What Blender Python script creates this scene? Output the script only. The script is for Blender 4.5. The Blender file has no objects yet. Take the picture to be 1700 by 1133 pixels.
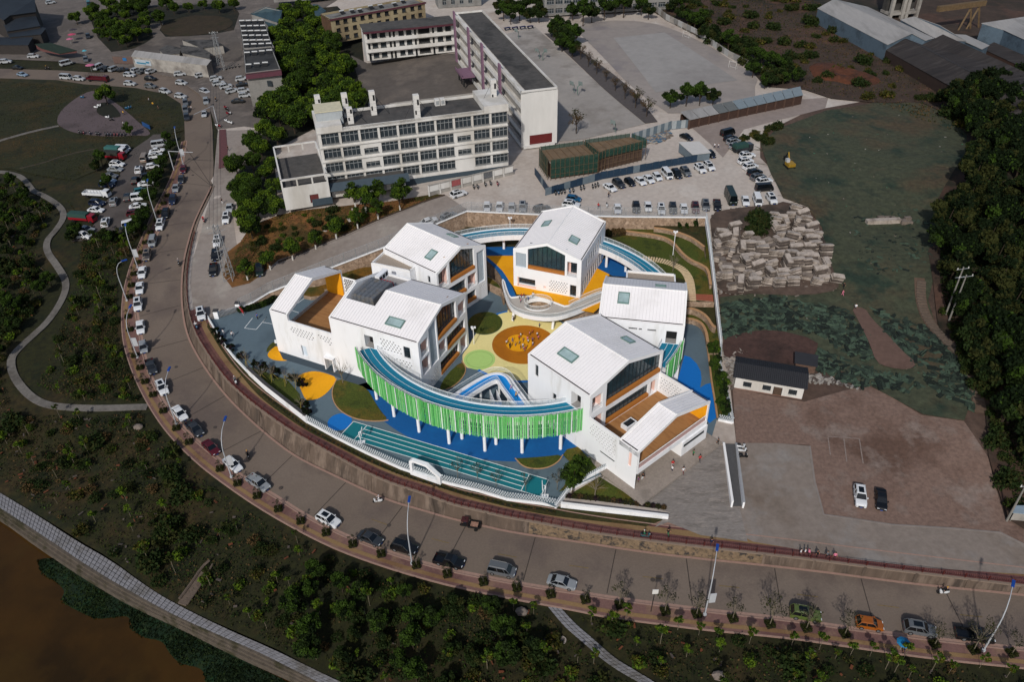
import bpy,math,random
import numpy as np
from math import sin,cos,pi,radians,atan2,hypot,sqrt
from mathutils import Vector,Matrix
from mathutils.geometry import delaunay_2d_cdt
random.seed(7)
S = bpy.context.scene
COL = S.collection
# ---------------------------------------------------------------- camera (a drone 105 m above the courtyard)
F_PX,TH,RL,HC = 1322.0,radians(36.97),radians(-1.2),105.0
_fw = Vector((0,cos(TH),-sin(TH))); _u0 = Vector((0,sin(TH),cos(TH))); _x0 = Vector((1,0,0))
_rt = _x0*cos(RL)+_u0*sin(RL); _up = _u0*cos(RL)-_x0*sin(RL)
cam_d = bpy.data.cameras.new('camera'); cam = bpy.data.objects.new('camera',cam_d); COL.objects.link(cam)
cam_d.sensor_width = 36; cam_d.lens = 36*F_PX/1700; cam_d.clip_start = 1; cam_d.clip_end = 4000
m = Matrix.Identity(4)
for i in range(3):
 m[i][0] = _rt[i]; m[i][1] = _up[i]; m[i][2] = -_fw[i]
m[0][3] = 0; m[1][3] = 0; m[2][3] = HC
cam.matrix_world = m
S.camera = cam
# ---------------------------------------------------------------- light
SUN_EL,SUN_AZ = radians(38),atan2(-0.955,-0.30)      # direction TO the sun, from +X
W = bpy.data.worlds.new('World'); S.world = W; W.use_nodes = True
nt = W.node_tree; nt.nodes.clear()
sk = nt.nodes.new('ShaderNodeTexSky'); sk.sky_type = 'NISHITA'; sk.sun_disc = False
sk.sun_elevation = SUN_EL; sk.sun_rotation = pi/2-SUN_AZ; sk.air_density = 1.0; sk.dust_density = 2.0
bg = nt.nodes.new('ShaderNodeBackground'); bg.inputs[1].default_value = 0.098
wo = nt.nodes.new('ShaderNodeOutputWorld')
nt.links.new(sk.outputs[0],bg.inputs[0]); nt.links.new(bg.outputs[0],wo.inputs[0])
sd = bpy.data.lights.new('sun','SUN'); sd.energy = 2.95; sd.angle = radians(1.4); sd.color = (1,0.96,0.905)
so = bpy.data.objects.new('sun',sd); COL.objects.link(so)
so.rotation_euler = Vector((-cos(SUN_AZ)*cos(SUN_EL),-sin(SUN_AZ)*cos(SUN_EL),-sin(SUN_EL))).to_track_quat('-Z','Y').to_euler()
S.view_settings.view_transform = 'Standard'; S.view_settings.look = 'None'
S.view_settings.exposure = 0.0; S.view_settings.gamma = 1; S.view_settings.use_curve_mapping = False
# ---------------------------------------------------------------- survey helpers: sight a point of a known height
def ray(x,y):
 return _fw+_rt*((x-850)/F_PX)-_up*((y-566.5)/F_PX)
def G(x,y,z=0.0):
 d = ray(x,y); t = (z-HC)/d.z
 return Vector((d.x*t,d.y*t,z))
ZF = {'l1':(3.74,1250,830),'l0':(3.74,850,830),'m0':(3.21,450,780),'m1':(3.21,0,780),'l2':(3.238,0,450),'l4':(3.776,0,200),
      'z1':(4,0,0),'z2':(3.7778,400,0),'z3':(3.4,400,150),'z4':(3.4,830,0),'z5':(3.4,850,180),'z6':(3.2375,1300,0),
      'z7':(2.982,1150,320),'z8':(2.502,1150,680),'ka':(4.0475,400,320),'kb':(3.8636,780,320),'kc':(3.7775,400,560),
      'kd':(3.777,780,560),'r1':(7.08,700,340),'r2':(4.925,740,470),'r3':(5.15,980,340),'r4':(5.665,1100,520),
      'r5':(5.665,330,480),'r6':(4.72,900,720),'t1':(6.538,0,0),'t2':(5.667,350,0),'t3':(4.25,1300,0),'t4':(2.4286,650,0),
      't5':(5.667,1150,560),'t6':(6.294,380,560),'t7':(4.25,560,700)}
def P(fr,pts):
 if not fr:return [tuple(p) for p in pts]
 s,ox,oy = ZF[fr]
 return [(ox+a/s,oy+b/s) for a,b in pts]
# terrain heights: smooth interpolation of spot heights (U = upper/inner ground, O = road and slope outside it)
SPU = [(380,510,0),(340,520,0),(372,430,.8),(356,320,1.6),(385,280,2),(400,200,2),(300,120,2),(200,110,2),(100,110,2),(0,60,2),(300,20,3),(120,60,2.2),
 (455,470,1.2),(470,440,2.2),(560,400,4.2),(650,360,6.4),(740,330,8),(820,340,8),(900,300,8),(1150,300,8),(1000,350,8),(850,100,8),(1100,100,8),(700,30,8),(600,250,8),(510,330,7.6),(450,400,3.2),
 (430,300,4),(440,200,3),(480,100,5),(1280,330,8),(1200,200,8),(1450,200,7.5),(1450,400,5.5),(1300,440,5),(1230,420,6),(1300,500,3.5),(1500,560,2.5),(1250,560,1.2),(1400,620,.4),(1280,660,0),
 (1400,750,-.3),(1600,700,1.2),(1300,850,-.8),(1500,900,-.8),(1680,880,-.8),(1690,960,-1),(1000,880,-1),(1180,900,-1),(1690,600,5),(1650,300,9),(1400,100,8),(1650,50,8),(1500,20,8),(1600,450,6),
 (800,850,-1),(600,770,-1),(450,690,-.8),(360,580,-.3),(1230,700,-.1),(1240,800,-.5),(1200,360,8),(1220,620,0),(1225,500,3.2)]
SPO = [(300,180,2),(150,130,2),(0,128,2),(340,250,2),(280,350,1.4),(330,350,1.5),(240,420,.2),(310,420,.4),(304,470,-.3),(225,500,-1),(304,512,-1.2),(230,560,-2.4),(312,558,-2.5),(256,648,-3.4),(337,604,-3.5),
 (350,760,-4.1),(417,697,-4.2),(512,864,-4.4),(559,788,-4.3),(700,826,-3.7),(668,930,-3.9),(850,883,-3),(855,973,-3.2),(1064,915,-2.9),(1037,1001,-3),(1300,941,-2.8),(1300,1032,-2.9),(1700,986,-2.5),(1700,1083,-2.6),
 (100,200,1.5),(50,350,0),(50,500,-2),(100,650,-4.2),(200,600,-3.2),(50,800,-6.6),(250,900,-6.6),(400,1000,-7),(550,1120,-7.4),(700,1100,-6),(900,1100,-5),(1200,1120,-4),(1600,1130,-3.5),(450,930,-5.2),
 (200,300,1.3),(150,400,.2),(0,830,-7.2),(280,1010,-7.2)]
def mkH(sp):
 pts = np.array([list(G(x,y,z)) for x,y,z in sp])
 def h(x,y):
  x = np.asarray(x,float); y = np.asarray(y,float)
  w = 1/((x[...,None]-pts[:,0])**2+(y[...,None]-pts[:,1])**2+150.0)**2
  return (w*pts[:,2]).sum(-1)/w.sum(-1)
 return h
hU,hO = mkH(SPU),mkH(SPO)
HF = {'U':hU,'O':hO}
def D(x,y,reg='U',off=0.0):
 if not isinstance(reg,str):return G(x,y,reg+off)
 z = 0.0
 for _ in range(14):
  p = G(x,y,z+off); z = float(HF[reg](p.x,p.y))
 p = G(x,y,z+off); return p
def DD(pts,reg,off=0.0):return [D(x,y,reg,off) for x,y in pts]
# ---------------------------------------------------------------- materials
def lin(h):
 if not isinstance(h,str):return tuple(h)
 h = h.lstrip('#'); o = []
 for i in (0,2,4):
  c = int(h[i:i+2],16)/255; o.append(c/12.92 if c <= .04045 else ((c+.055)/1.055)**2.4)
 return tuple(o)
MATS = {}
def M(name,col,rough=.75,var=.12,sc=1.0,col2=None,sc2=.08,mix2=.5,bump=0.0,metal=0,spec=.3,stretch=None,trans=0,col3=None,alpha=None):
 """procedural surface: fine grain noise on the colour plus an optional second (and third) colour in large uneven patches"""
 if name in MATS:return MATS[name]
 m = bpy.data.materials.new(name); m.use_nodes = True; nt = m.node_tree; N = nt.nodes; L = nt.links
 b = N['Principled BSDF']; c = lin(col)
 b.inputs['Roughness'].default_value = rough; b.inputs['Metallic'].default_value = metal
 b.inputs['Specular IOR Level'].default_value = spec
 if trans:b.inputs['Transmission Weight'].default_value = trans
 tc = N.new('ShaderNodeTexCoord'); src = tc.outputs['Object']
 if stretch:
  mp = N.new('ShaderNodeMapping'); mp.inputs['Scale'].default_value = stretch[:3]
  if len(stretch) > 3:mp.inputs['Rotation'].default_value = (0,0,radians(stretch[3]))
  L.new(src,mp.inputs[0]); src = mp.outputs[0]
 n1 = N.new('ShaderNodeTexNoise'); n1.inputs['Scale'].default_value = sc; n1.inputs['Detail'].default_value = 5; n1.inputs['Roughness'].default_value = .65
 L.new(src,n1.inputs['Vector'])
 r1 = N.new('ShaderNodeMapRange'); r1.inputs[1].default_value = .3; r1.inputs[2].default_value = .7; r1.inputs[3].default_value = 1-var; r1.inputs[4].default_value = 1+var
 L.new(n1.outputs[0],r1.inputs[0])
 base = None
 def patch(prev,colr,scale,mixv,seed):
  n = N.new('ShaderNodeTexNoise'); n.noise_dimensions = '4D'; n.inputs['W'].default_value = seed; n.inputs['Scale'].default_value = scale; n.inputs['Detail'].default_value = 6; n.inputs['Roughness'].default_value = .62
  L.new(src,n.inputs['Vector'])
  r = N.new('ShaderNodeMapRange'); r.inputs[1].default_value = .62-.25*mixv; r.inputs[2].default_value = .74-.25*mixv
  L.new(n.outputs[0],r.inputs[0])
  x = N.new('ShaderNodeMix'); x.data_type = 'RGBA'; L.new(r.outputs[0],x.inputs[0])
  if prev is None:x.inputs[6].default_value = (*c,1)
  else:L.new(prev,x.inputs[6])
  x.inputs[7].default_value = (*lin(colr),1); return x.outputs[2]
 if col2:base = patch(base,col2,sc2,mix2,1.3)
 if col3:base = patch(base,col3,sc2*2.7,mix2*.8,7.7)
 ml = N.new('ShaderNodeMix'); ml.data_type = 'RGBA'; ml.blend_type = 'MULTIPLY'; ml.inputs[0].default_value = 1
 if base is None:ml.inputs[6].default_value = (*c,1)
 else:L.new(base,ml.inputs[6])
 cm = N.new('ShaderNodeCombineColor')
 for i in range(3):L.new(r1.outputs[0],cm.inputs[i])
 L.new(cm.outputs[0],ml.inputs[7]); L.new(ml.outputs[2],b.inputs['Base Color'])
 if bump:
  bp = N.new('ShaderNodeBump'); bp.inputs['Strength'].default_value = min(1,bump); bp.inputs['Distance'].default_value = .12
  L.new(n1.outputs[0],bp.inputs['Height']); L.new(bp.outputs[0],b.inputs['Normal'])
 if alpha is not None:b.inputs['Alpha'].default_value = alpha
 MATS[name] = m; return m
def GL(name,col,rough=.06,alpha=1.0,spec=.5):
 if name in MATS:return MATS[name]
 m = M(name,col,rough=rough,var=.25,sc=.5,spec=spec); m.node_tree.nodes['Principled BSDF'].inputs['Alpha'].default_value = alpha
 return m
# ---------------------------------------------------------------- mesh building
class MB:
 def __init__(s,M4=None):s.v = []; s.f = []; s.mi = []; s.T = M4
 def add(s,vs,fs,mi=0):
  n = len(s.v)
  if s.T is not None:vs = [s.T @ Vector(v) for v in vs]
  s.v += [tuple(v) for v in vs]; s.f += [tuple(i+n for i in f) for f in fs]; s.mi += [mi]*len(fs)
  return s
 def box(s,x0,x1,y0,y1,z0,z1,mi=0):
  return s.add([(x0,y0,z0),(x1,y0,z0),(x1,y1,z0),(x0,y1,z0),(x0,y0,z1),(x1,y0,z1),(x1,y1,z1),(x0,y1,z1)],
              [(0,3,2,1),(4,5,6,7),(0,1,5,4),(1,2,6,5),(2,3,7,6),(3,0,4,7)],mi)
 def obox(s,c,d,L,Wd,z0,z1,mi=0):            # box centred at c, long axis along d
  d = Vector((d[0],d[1],0)).normalized(); n = Vector((-d.y,d.x,0)); c = Vector((c[0],c[1],0)); q = []
  for z in (z0,z1):
   for a,b in ((-1,-1),(1,-1),(1,1),(-1,1)):p = c+d*(a*L/2)+n*(b*Wd/2); q.append((p.x,p.y,z))
  return s.add(q,[(0,3,2,1),(4,5,6,7),(0,1,5,4),(1,2,6,5),(2,3,7,6),(3,0,4,7)],mi)
 def prism(s,pts,z0,z1,mi=0,mit=None):         # vertical prism over a polygon (z0/z1 numbers or lists)
  n = len(pts); a0 = sum(pts[i][0]*pts[(i+1) % n][1]-pts[(i+1) % n][0]*pts[i][1] for i in range(n))
  if a0 < 0:
   pts = pts[::-1]
   if not isinstance(z0,(int,float)):z0 = z0[::-1]
   if not isinstance(z1,(int,float)):z1 = z1[::-1]
  Z0 = [z0]*n if isinstance(z0,(int,float)) else z0; Z1 = [z1]*n if isinstance(z1,(int,float)) else z1
  vs = [(pts[i][0],pts[i][1],Z0[i]) for i in range(n)]+[(pts[i][0],pts[i][1],Z1[i]) for i in range(n)]
  s.add(vs,[(i,(i+1) % n,n+(i+1) % n,n+i) for i in range(n)]+[tuple(range(n-1,-1,-1))],mi)
  return s.add(vs,[tuple(range(n,2*n))],mi if mit is None else mit)
 def ext(s,prof,axis,a,b,mi=0):                # extrude a 2-D profile along x or y
  n = len(prof)
  if axis == 'x':v = [(a,p[0],p[1]) for p in prof]+[(b,p[0],p[1]) for p in prof]
  else:v = [(p[0],a,p[1]) for p in prof]+[(p[0],b,p[1]) for p in prof]
  return s.add(v,[tuple(range(n)),tuple(range(2*n-1,n-1,-1))]+[(i,n+i,n+(i+1) % n,(i+1) % n) for i in range(n)],mi)
 def cyl(s,c,r,z0,z1,n=10,r2=None,mi=0):
  r2 = r if r2 is None else r2
  v = [(c[0]+r*cos(2*pi*i/n),c[1]+r*sin(2*pi*i/n),z0) for i in range(n)]+[(c[0]+r2*cos(2*pi*i/n),c[1]+r2*sin(2*pi*i/n),z1) for i in range(n)]
  return s.add(v,[(i,(i+1) % n,n+(i+1) % n,n+i) for i in range(n)]+[tuple(range(n-1,-1,-1)),tuple(range(n,2*n))],mi)
 def tube(s,pts,r,n=5,mi=0,r1=None):
  pts = [Vector(p) for p in pts]; k = len(pts); rings = []
  for i,p in enumerate(pts):
   d = (pts[min(i+1,k-1)]-pts[max(i-1,0)]); d.normalize() if d.length > 0 else None
   a = d.cross(Vector((0,0,1)));  a = Vector((1,0,0)) if a.length < 1e-3 else a.normalized(); b = a.cross(d)
   rr = r if r1 is None else r+(r1-r)*i/(k-1)
   rings += [p+(a*cos(2*pi*j/n)+b*sin(2*pi*j/n))*rr for j in range(n)]
  f = [(i*n+j,i*n+(j+1) % n,(i+1)*n+(j+1) % n,(i+1)*n+j) for i in range(k-1) for j in range(n)]
  return s.add(rings,f+[tuple(range(n-1,-1,-1)),tuple(range((k-1)*n,k*n))],mi)
 def strip(s,A,B,mi=0):                          # quads between two polylines
  n = len(A); return s.add(list(A)+list(B),[(i,i+1,n+i+1,n+i) for i in range(n-1)],mi)
 def ellip(s,c,rx,ry,rz,seg=8,ring=5,mi=0,jit=0.0):
  v = [(c[0],c[1],c[2]-rz)]
  for i in range(1,ring):
   t = -pi/2+pi*i/ring
   for j in range(seg):
    k = 1+random.uniform(-jit,jit); v.append((c[0]+rx*cos(t)*cos(2*pi*j/seg)*k,c[1]+ry*cos(t)*sin(2*pi*j/seg)*k,c[2]+rz*sin(t)*k))
  v.append((c[0],c[1],c[2]+rz)); f = [(0,1+(j+1) % seg,1+j) for j in range(seg)]
  for i in range(ring-2):f += [(1+i*seg+j,1+i*seg+(j+1) % seg,1+(i+1)*seg+(j+1) % seg,1+(i+1)*seg+j) for j in range(seg)]
  l = len(v)-1; f += [(l,1+(ring-2)*seg+j,1+(ring-2)*seg+(j+1) % seg) for j in range(seg)]
  return s.add(v,f,mi)
 def mesh(s,name,mats,smooth=False):
  me = bpy.data.meshes.new(name); me.from_pydata(s.v,[],s.f)
  for m_ in (mats if isinstance(mats,(list,tuple)) else [mats]):me.materials.append(m_)
  if any(s.mi):me.polygons.foreach_set('material_index',s.mi)
  if smooth:me.polygons.foreach_set('use_smooth',[True]*len(s.f))
  me.update(); return me
 def obj(s,name,mats,parent=None,smooth=False,**kw):
  return link(name,s.mesh(name,mats,smooth),parent,**kw)
def link(name,me,parent=None,loc=None,rz=None,label=None,cat=None,group=None,kind=None,scale=None):
 o = bpy.data.objects.new(name,me); COL.objects.link(o)
 if parent is not None:o.parent = parent
 if loc is not None:o.location = loc
 if rz is not None:o.rotation_euler = (0,0,rz)
 if scale is not None:o.scale = scale
 for k,v in (('label',label),('category',cat),('group',group),('kind',kind)):
  if v:o[k] = v
 return o
def thing(name,label,cat,loc=(0,0,0),rz=0,group=None,scale=None):
 return link(name,None,None,loc,rz,label,cat,group,scale=scale)
KIDS = {}
def dup(root,loc,rz=0,label=None,group=None,scale=None,mats=None,rot=None):
 """a copy of a thing with copies of its parts and sub-parts; mats = {slot material name: replacement} set on the copied objects"""
 if root not in KIDS:
  KIDS[root] = [(c,list(c.children)) for c in root.children]
 r = root.copy(); COL.objects.link(r); r.location = loc; r.rotation_euler = rot if rot else (0,0,rz)
 if scale is not None:r.scale = scale if hasattr(scale,'__len__') else (scale,)*3
 if label:r['label'] = label
 if group:r['group'] = group
 def fix(o):
  if mats and o.type == 'MESH':
   for s_ in o.material_slots:
    if s_.material and s_.material.name in mats:
     k = mats[s_.material.name]; s_.link = 'OBJECT'; s_.material = k
 fix(r)
 for c,gs in KIDS[root]:
  d = c.copy(); COL.objects.link(d); d.parent = r; fix(d)
  for g in gs:
   e = g.copy(); COL.objects.link(e); e.parent = d; fix(e)
 return r
def discard(root):
 for c in list(root.children):
  for g in list(c.children):bpy.data.objects.remove(g)
  bpy.data.objects.remove(c)
 bpy.data.objects.remove(root)
def inside(x,y,poly):
 r = False; n = len(poly); j = n-1
 for i in range(n):
  xi,yi = poly[i][0],poly[i][1]; xj,yj = poly[j][0],poly[j][1]
  if (yi > y) != (yj > y) and x < (xj-xi)*(y-yi)/(yj-yi)+xi:r = not r
  j = i
 return r
def dens(pts,L,closed=True):                         # subdivide a polyline
 o = []; n = len(pts)
 for i in range(n if closed else n-1):
  a,b = Vector(pts[i]),Vector(pts[(i+1) % n]); k = max(1,int((b-a).length/L))
  o += [a+(b-a)*(j/k) for j in range(k)]
 if not closed:o.append(Vector(pts[-1]))
 return o
def smooth(pts,it=2,closed=False):                   # Chaikin corner cutting
 pts = [Vector(p) for p in pts]
 for _ in range(it):
  n = len(pts); q = [] if closed else [pts[0]]
  for i in range(n if closed else n-1):
   a,b = pts[i],pts[(i+1) % n]; q += [a*.75+b*.25,a*.25+b*.75]
  if not closed:q.append(pts[-1])
  pts = q
 return pts
def sheet(name,poly,reg,mat,off=0.0,res=4.0,parent=None,jig=0.0,**kw):
 """ground sheet draped on the terrain inside a polygon of world points"""
 b = dens([(p[0],p[1]) for p in poly],res)
 xs = [p[0] for p in b]; ys = [p[1] for p in b]; x0,x1,y0,y1 = min(xs),max(xs),min(ys),max(ys)
 vs = [Vector((p[0],p[1])) for p in b]; n = len(vs); ed = [(i,(i+1) % n) for i in range(n)]
 if isinstance(reg,str):
  gx,gy = np.meshgrid(np.arange(math.floor(x0/res)*res,x1,res),np.arange(math.floor(y0/res)*res,y1,res))
  gx = gx.ravel(); gy = gy.ravel(); ins = np.zeros(len(gx),bool); j = n-1
  for i in range(n):
   xi,yi,xj,yj = vs[i].x,vs[i].y,vs[j].x,vs[j].y
   if yi != yj:ins ^= ((yi > gy) != (yj > gy)) & (gx < (xj-xi)*(gy-yi)/(yj-yi)+xi)
   j = i
  vs += [Vector((a+.013,c_+.017)) for a,c_ in zip(gx[ins],gy[ins])]
 r = delaunay_2d_cdt(vs,ed,[list(range(n))],1,1e-4)
 V = np.array([(v.x,v.y) for v in r[0]])
 z = HF[reg](V[:,0],V[:,1])+off if isinstance(reg,str) else np.full(len(V),reg+off)
 if jig:z = z+np.random.RandomState(3).uniform(-jig,jig,len(z))
 fs = []
 for f in r[2]:
  a,b_,c_ = [V[i] for i in f[:3]]
  fs.append(tuple(f) if (b_[0]-a[0])*(c_[1]-a[1])-(b_[1]-a[1])*(c_[0]-a[0]) > 0 else tuple(f)[::-1])
 me = bpy.data.meshes.new(name); me.from_pydata([(float(a[0]),float(a[1]),float(b_)) for a,b_ in zip(V,z)],[],fs)
 me.materials.append(mat); me.update()
 if parent is None and 'kind' not in kw:kw['kind'] = 'structure'
 return link(name,me,parent,**kw)
def offs(line,d):                                     # offset a world polyline sideways (left positive)
 o = []; n = len(line)
 for i in range(n):
  a = Vector(line[max(0,i-1)][:2]); b = Vector(line[min(n-1,i+1)][:2]); t = (b-a).normalized()
  z = line[i][2] if len(line[i]) > 2 else 0
  o.append(Vector((line[i][0]-t.y*d,line[i][1]+t.x*d,z)))
 return o
def along(line,step,start=0.0,end=None):            # (point, direction) at regular steps on a polyline
 out = []; t = start; acc = 0.0
 L = sum((Vector(line[i+1])-Vector(line[i])).length for i in range(len(line)-1)); end = L if end is None else end
 for i in range(len(line)-1):
  a,b = Vector(line[i]),Vector(line[i+1]); l = (b-a).length
  while t <= acc+l+1e-6 and t <= end+1e-6 and l > 0:
   out.append((a+(b-a)*((t-acc)/l),(b-a).normalized())); t += step
  acc += l
 return out
# ================================================================ GROUND
RB = [(352,310),(335,345),(318,385),(307,430),(303,470),(304,512),(312,558),(337,604),(370.6,650.7),(417,697),(450,726),(492.7,758.5),(560,790.6),(607,813),(654,833),(701,846),(748,860),(795,870.6),(850,883.5),(957,898),(1064,915.6),(1184,929),(1300,941),(1410,954.3),(1544,971.7),(1700,987),(1900,1010),(2150,1040)]
WT = [(355,309),(339,345),(323,383),(313,430),(309,470),(311,512),(322,553),(347,594),(374,631.8),(400.6,656.5),(424,676),(479.4,716),(532,745),(560,760),(607,786),(654,806),(701,820),(748,839),(795,849.4),(842,861),(889,868.5),(957,882),(1064,898),(1184,912),(1300,925),(1423.8,941),(1544,955.7),(1700,974.4),(1900,997),(2150,1025)]
KE = [(307,234),(299,295),(278,348),(261,385),(238,425),(226,465),(221,500),(230,552),(238,598),(256,648),(287,697),(327,737),(364,768),(398,793),(450,823.6),(512,864),(590,901.5),(668,929.5),(761.5,954.5),(855,973),(950,987),(1037,1001),(1144,1014.5),(1300,1032),(1410,1048),(1544,1065),(1700,1083),(1900,1108),(2150,1140)]
SO = [(302,236),(292,275),(275,314),(251.6,359),(228,412),(209,465),(202.6,500),(202,555),(210,592),(228.5,641.5),(256,691),(284,728),(321,765),(355,793),(450,858),(543,908),(637,943.5),(730,970),(824,992),(950,1013.6),(1010,1028),(1117,1041),(1300,1060),(1410,1076),(1544,1094.7),(1700,1111),(1900,1138),(2150,1172)]
VG = [(344,543.5),(356.5,564.7),(374,593),(400.6,624.7),(427,656.5),(459,682),(507,715.7),(560,742),(630.6,777.6),(701,801),(772,824.7),(842,843.5),(913,857.6),(985,866),(1086,876.8),(1163,889.5),(1250,901),(1410,929),(1544,945),(1700,955.7),(1900,980)]
PW = [(346.8,531),(358,550.6),(370.6,571.8),(388,594.7),(414.7,623),(443,649.5),(469,670),(511,703),(559,729.4),(611.8,755.9),(664.7,779.7),(700,792),(743.5,805),(795,817.6),(842,831.8),(899,838.8),(922,843)]
NW = [(399,514),(421,504),(447,488),(558,443.5),(634.7,414),(728,372.5),(775,352.7),(898,358.4),(1038,362),(1172,363)]
RW = [(1172,363,8),(1178,402,7.4),(1184,452,6.2),(1188.7,495,4.6),(1192,526,3.2),(1197,566,1.8),(1197,574,1.2),(1195,610,.5),(1206,656,0),(1214.7,696,-.1),(1216,704,-.1)]
wRB = DD(RB,'O'); wWT = DD(WT,'U'); wKE = DD(KE,'O'); wSO = DD(SO,'O'); wVG = DD(VG,'U'); wPW = DD(PW,'U')
NWZ = [.3,.7,1.1,3.8,5.7,7.7,8,8,8,8]
wNW = [G(x,y,z) for (x,y),z in zip(NW,NWZ)]
wRW = [G(*p) for p in RW]
wRB,wWT,wKE,wSO,wVG = [smooth(l,2) for l in (wRB,wWT,wKE,wSO,wVG)]
for l,r in ((wRB,hO),(wKE,hO),(wSO,hO),(wWT,hU),(wVG,hU)):
 for p in l:p.z = float(r(p.x,p.y))
m_slope = M('slope_earth','#1f2009',.95,.5,.9,'#2f2611',.07,.45,.8,col3='#161b08')  # outer ground colours lowered to hold the vignette's darkness at the frame edges
m_dust = M('dusty_concrete','#aaa097',.9,.12,.8,'#978b81',.035,.5,.2,col3='#b1a9a1')
m_far = M('far_earth','#1b1c15',.95,.3,.1,'#28251b',.02,.5,.3)
# far ground under and beyond everything
g = MB(); g.add([(-4000,-1500,-14),(4000,-1500,-14),(4000,5000,-14),(-4000,5000,-14)],[(0,1,2,3)]); g.obj('far_ground',m_far,kind='structure')
seamU = DD([(350,300),(361,281),(362,217),(352,185),(330,155),(290,128),(200,112),(100,100),(0,92),(-250,85)],'U')
farU = [G(2300,700,3),G(2900,100,9),G(2100,-190,8),G(850,-230,8),G(-500,-190,8),G(-900,-60,6)]
gate = DD([(346.8,531),(361,528),(397,515)],'U')
U_main = list(reversed(seamU))+[p for p in wWT if p.y > gate[0].y and p.x < gate[0].x]+gate+wNW+wRW[1:]+[G(1190,697,0),G(1174,731,-.2),G(1000,790,-.4),G(947,811,-.4),G(922,843,-.5),G(1110,861,-.7),G(1118,903,-.9)]+[p for p in wWT if p.x > G(1118,903,-.9).x]+farU
sheet('ground',U_main,'U',m_dust,0,5.0)
south = list(reversed([p for p in wWT if p.y <= gate[0].y+1 and p.x < 36 and p.x > -70]))+wPW+[G(1112,861,-.7)]
sheet('sidewalk_bed',south,'U',M('brick_edge','#8a6f63',.9,.15,2),0,4.0)
leftO = [G(2150,1172,-3),G(2300,1500,-5),G(600,1500,-9)]
# canal edges
CU = [(-120,745),(0,819),(62,856),(125,898),(187,933),(237,970),(280,998),(374,1045),(450,1077.5),(520,1112),(600,1150),(760,1230)]
CL = [(-120,770),(0,844),(78,895),(156,948),(234,993),(296,1026),(374,1060),(436,1087),(500,1119.6),(560,1150),(720,1235)]
CWL = [(-130,785),(0,862),(62,908),(140,960),(218,1006),(296,1041),(389,1088),(500,1137),(560,1168),(700,1245)]
PZ = -7.2
wCU = smooth([G(x,y,PZ) for x,y in CU],1); wCL = smooth([G(x,y,PZ) for x,y in CL],1); wCW = smooth([G(x,y,PZ-1.9) for x,y in CWL],1)
O_main = list(reversed(wRB))+seamU+[G(-900,150,2),G(-900,500,-2),G(-600,700,-6)]+wCU+[G(1200,1300,-7),G(2300,1400,-5)]
sheet('slope_ground',O_main,'O',m_slope,-.13,3.0,jig=.1)
# main road
m_road = M('asphalt_dusty','#665a50',.85,.09,3,'#6c6056',.03,.6,.12,col3='#5b5049')
topL = DD([(306,200),(300,172),(275,156),(225,146),(185,143),(140,140),(95,133),(0,130),(-250,128)],'O'); topR = DD([(352,305),(355,281),(353,217),(349,182),(341,158),(318,137),(280,124),(205,119),(160,121),(100,117),(0,114),(-250,112)],'O')
road = wRB[1:]+list(reversed(wKE))+topL+list(reversed(topR))
sheet('road',road,'O',m_road,.07,4.0)
# upper town ground: paved lanes, grass
def px_sheet(name,fr,pts,reg,mat,off=.06,res=4.0,it=0,**kw):
 w = DD(P(fr,pts),reg)
 if it:w = smooth(w,it,True)
 return sheet(name,w,reg,mat,off,res,**kw)
m_grassd = M('dark_grass','#17190f',.95,.4,.9,'#22200f',.06,.5,.5,col3='#2b241a')
m_pink = M('pink_pavers','#6a4f49',.85,.12,3,'#5b413d',.15,.5,.1,col3='#755d4c')
m_tan = M('tan_pavers','#7a6243',.85,.12,3,'#6a5037',.15,.5,.1)
m_kerb = M('pale_pink_kerb','#8c7266',.8,.12,2)
m_white = M('white_render','#e2e3e5',.6,.025,.5,'#d2d2d1',.35,.35,stretch=(1,1,.22))
m_redpave = M('red_pavers','#5c3b38',.85,.2,1.5,'#6d4b42',.1,.5,.2,col3='#4c3231')
# outer pavement: pink field with a tan tactile strip and raised kerbs
pave = sheet('outer_pavement',list(wKE)+list(reversed(wSO)),'O',m_pink,.16,3.0)
def band(name,line,d0,d1,reg,mat,off,thick=0.0,zf=None,parent=None,**kw):
 A = offs(line,d0); B = offs(line,d1); h = HF[reg] if isinstance(reg,str) else (lambda x,y:reg)
 b = MB(); a3 = [Vector((p.x,p.y,float(h(p.x,p.y))+off)) for p in A]; b3 = [Vector((p.x,p.y,float(h(p.x,p.y))+off)) for p in B]
 b.strip(b3,a3) if d1 < d0 else b.strip(a3,b3)
 if thick:
  dz = Vector((0,0,thick)); b.strip([p-dz for p in a3],a3); b.strip(b3,[p-dz for p in b3]); b.add([a3[0]-dz,b3[0]-dz,b3[0],a3[0],a3[-1]-dz,b3[-1]-dz,b3[-1],a3[-1]],[(0,1,2,3),(7,6,5,4)])
 return b.obj(name,mat,parent,kind=None if parent else 'structure',**kw)
kd = dens(wKE,3,False); wd = dens(wWT,3,False); vd = dens(wVG,3,False); rd = dens(wRB,3,False); sodn = dens(wSO,3,False)
band('outer_kerb',kd,.12,-.12,'O',m_kerb,.2,.2)
band('outer_gutter',kd,.75,.12,'O',m_kerb,.085)
band('tactile_strip',sodn,1.35,.65,'O',m_tan,.2)
band('back_kerb',sodn,.14,-.1,'O',m_kerb,.22,.2)
band('inner_gutter',rd,-.05,-.45,'O',m_kerb,.11,.1)
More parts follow.
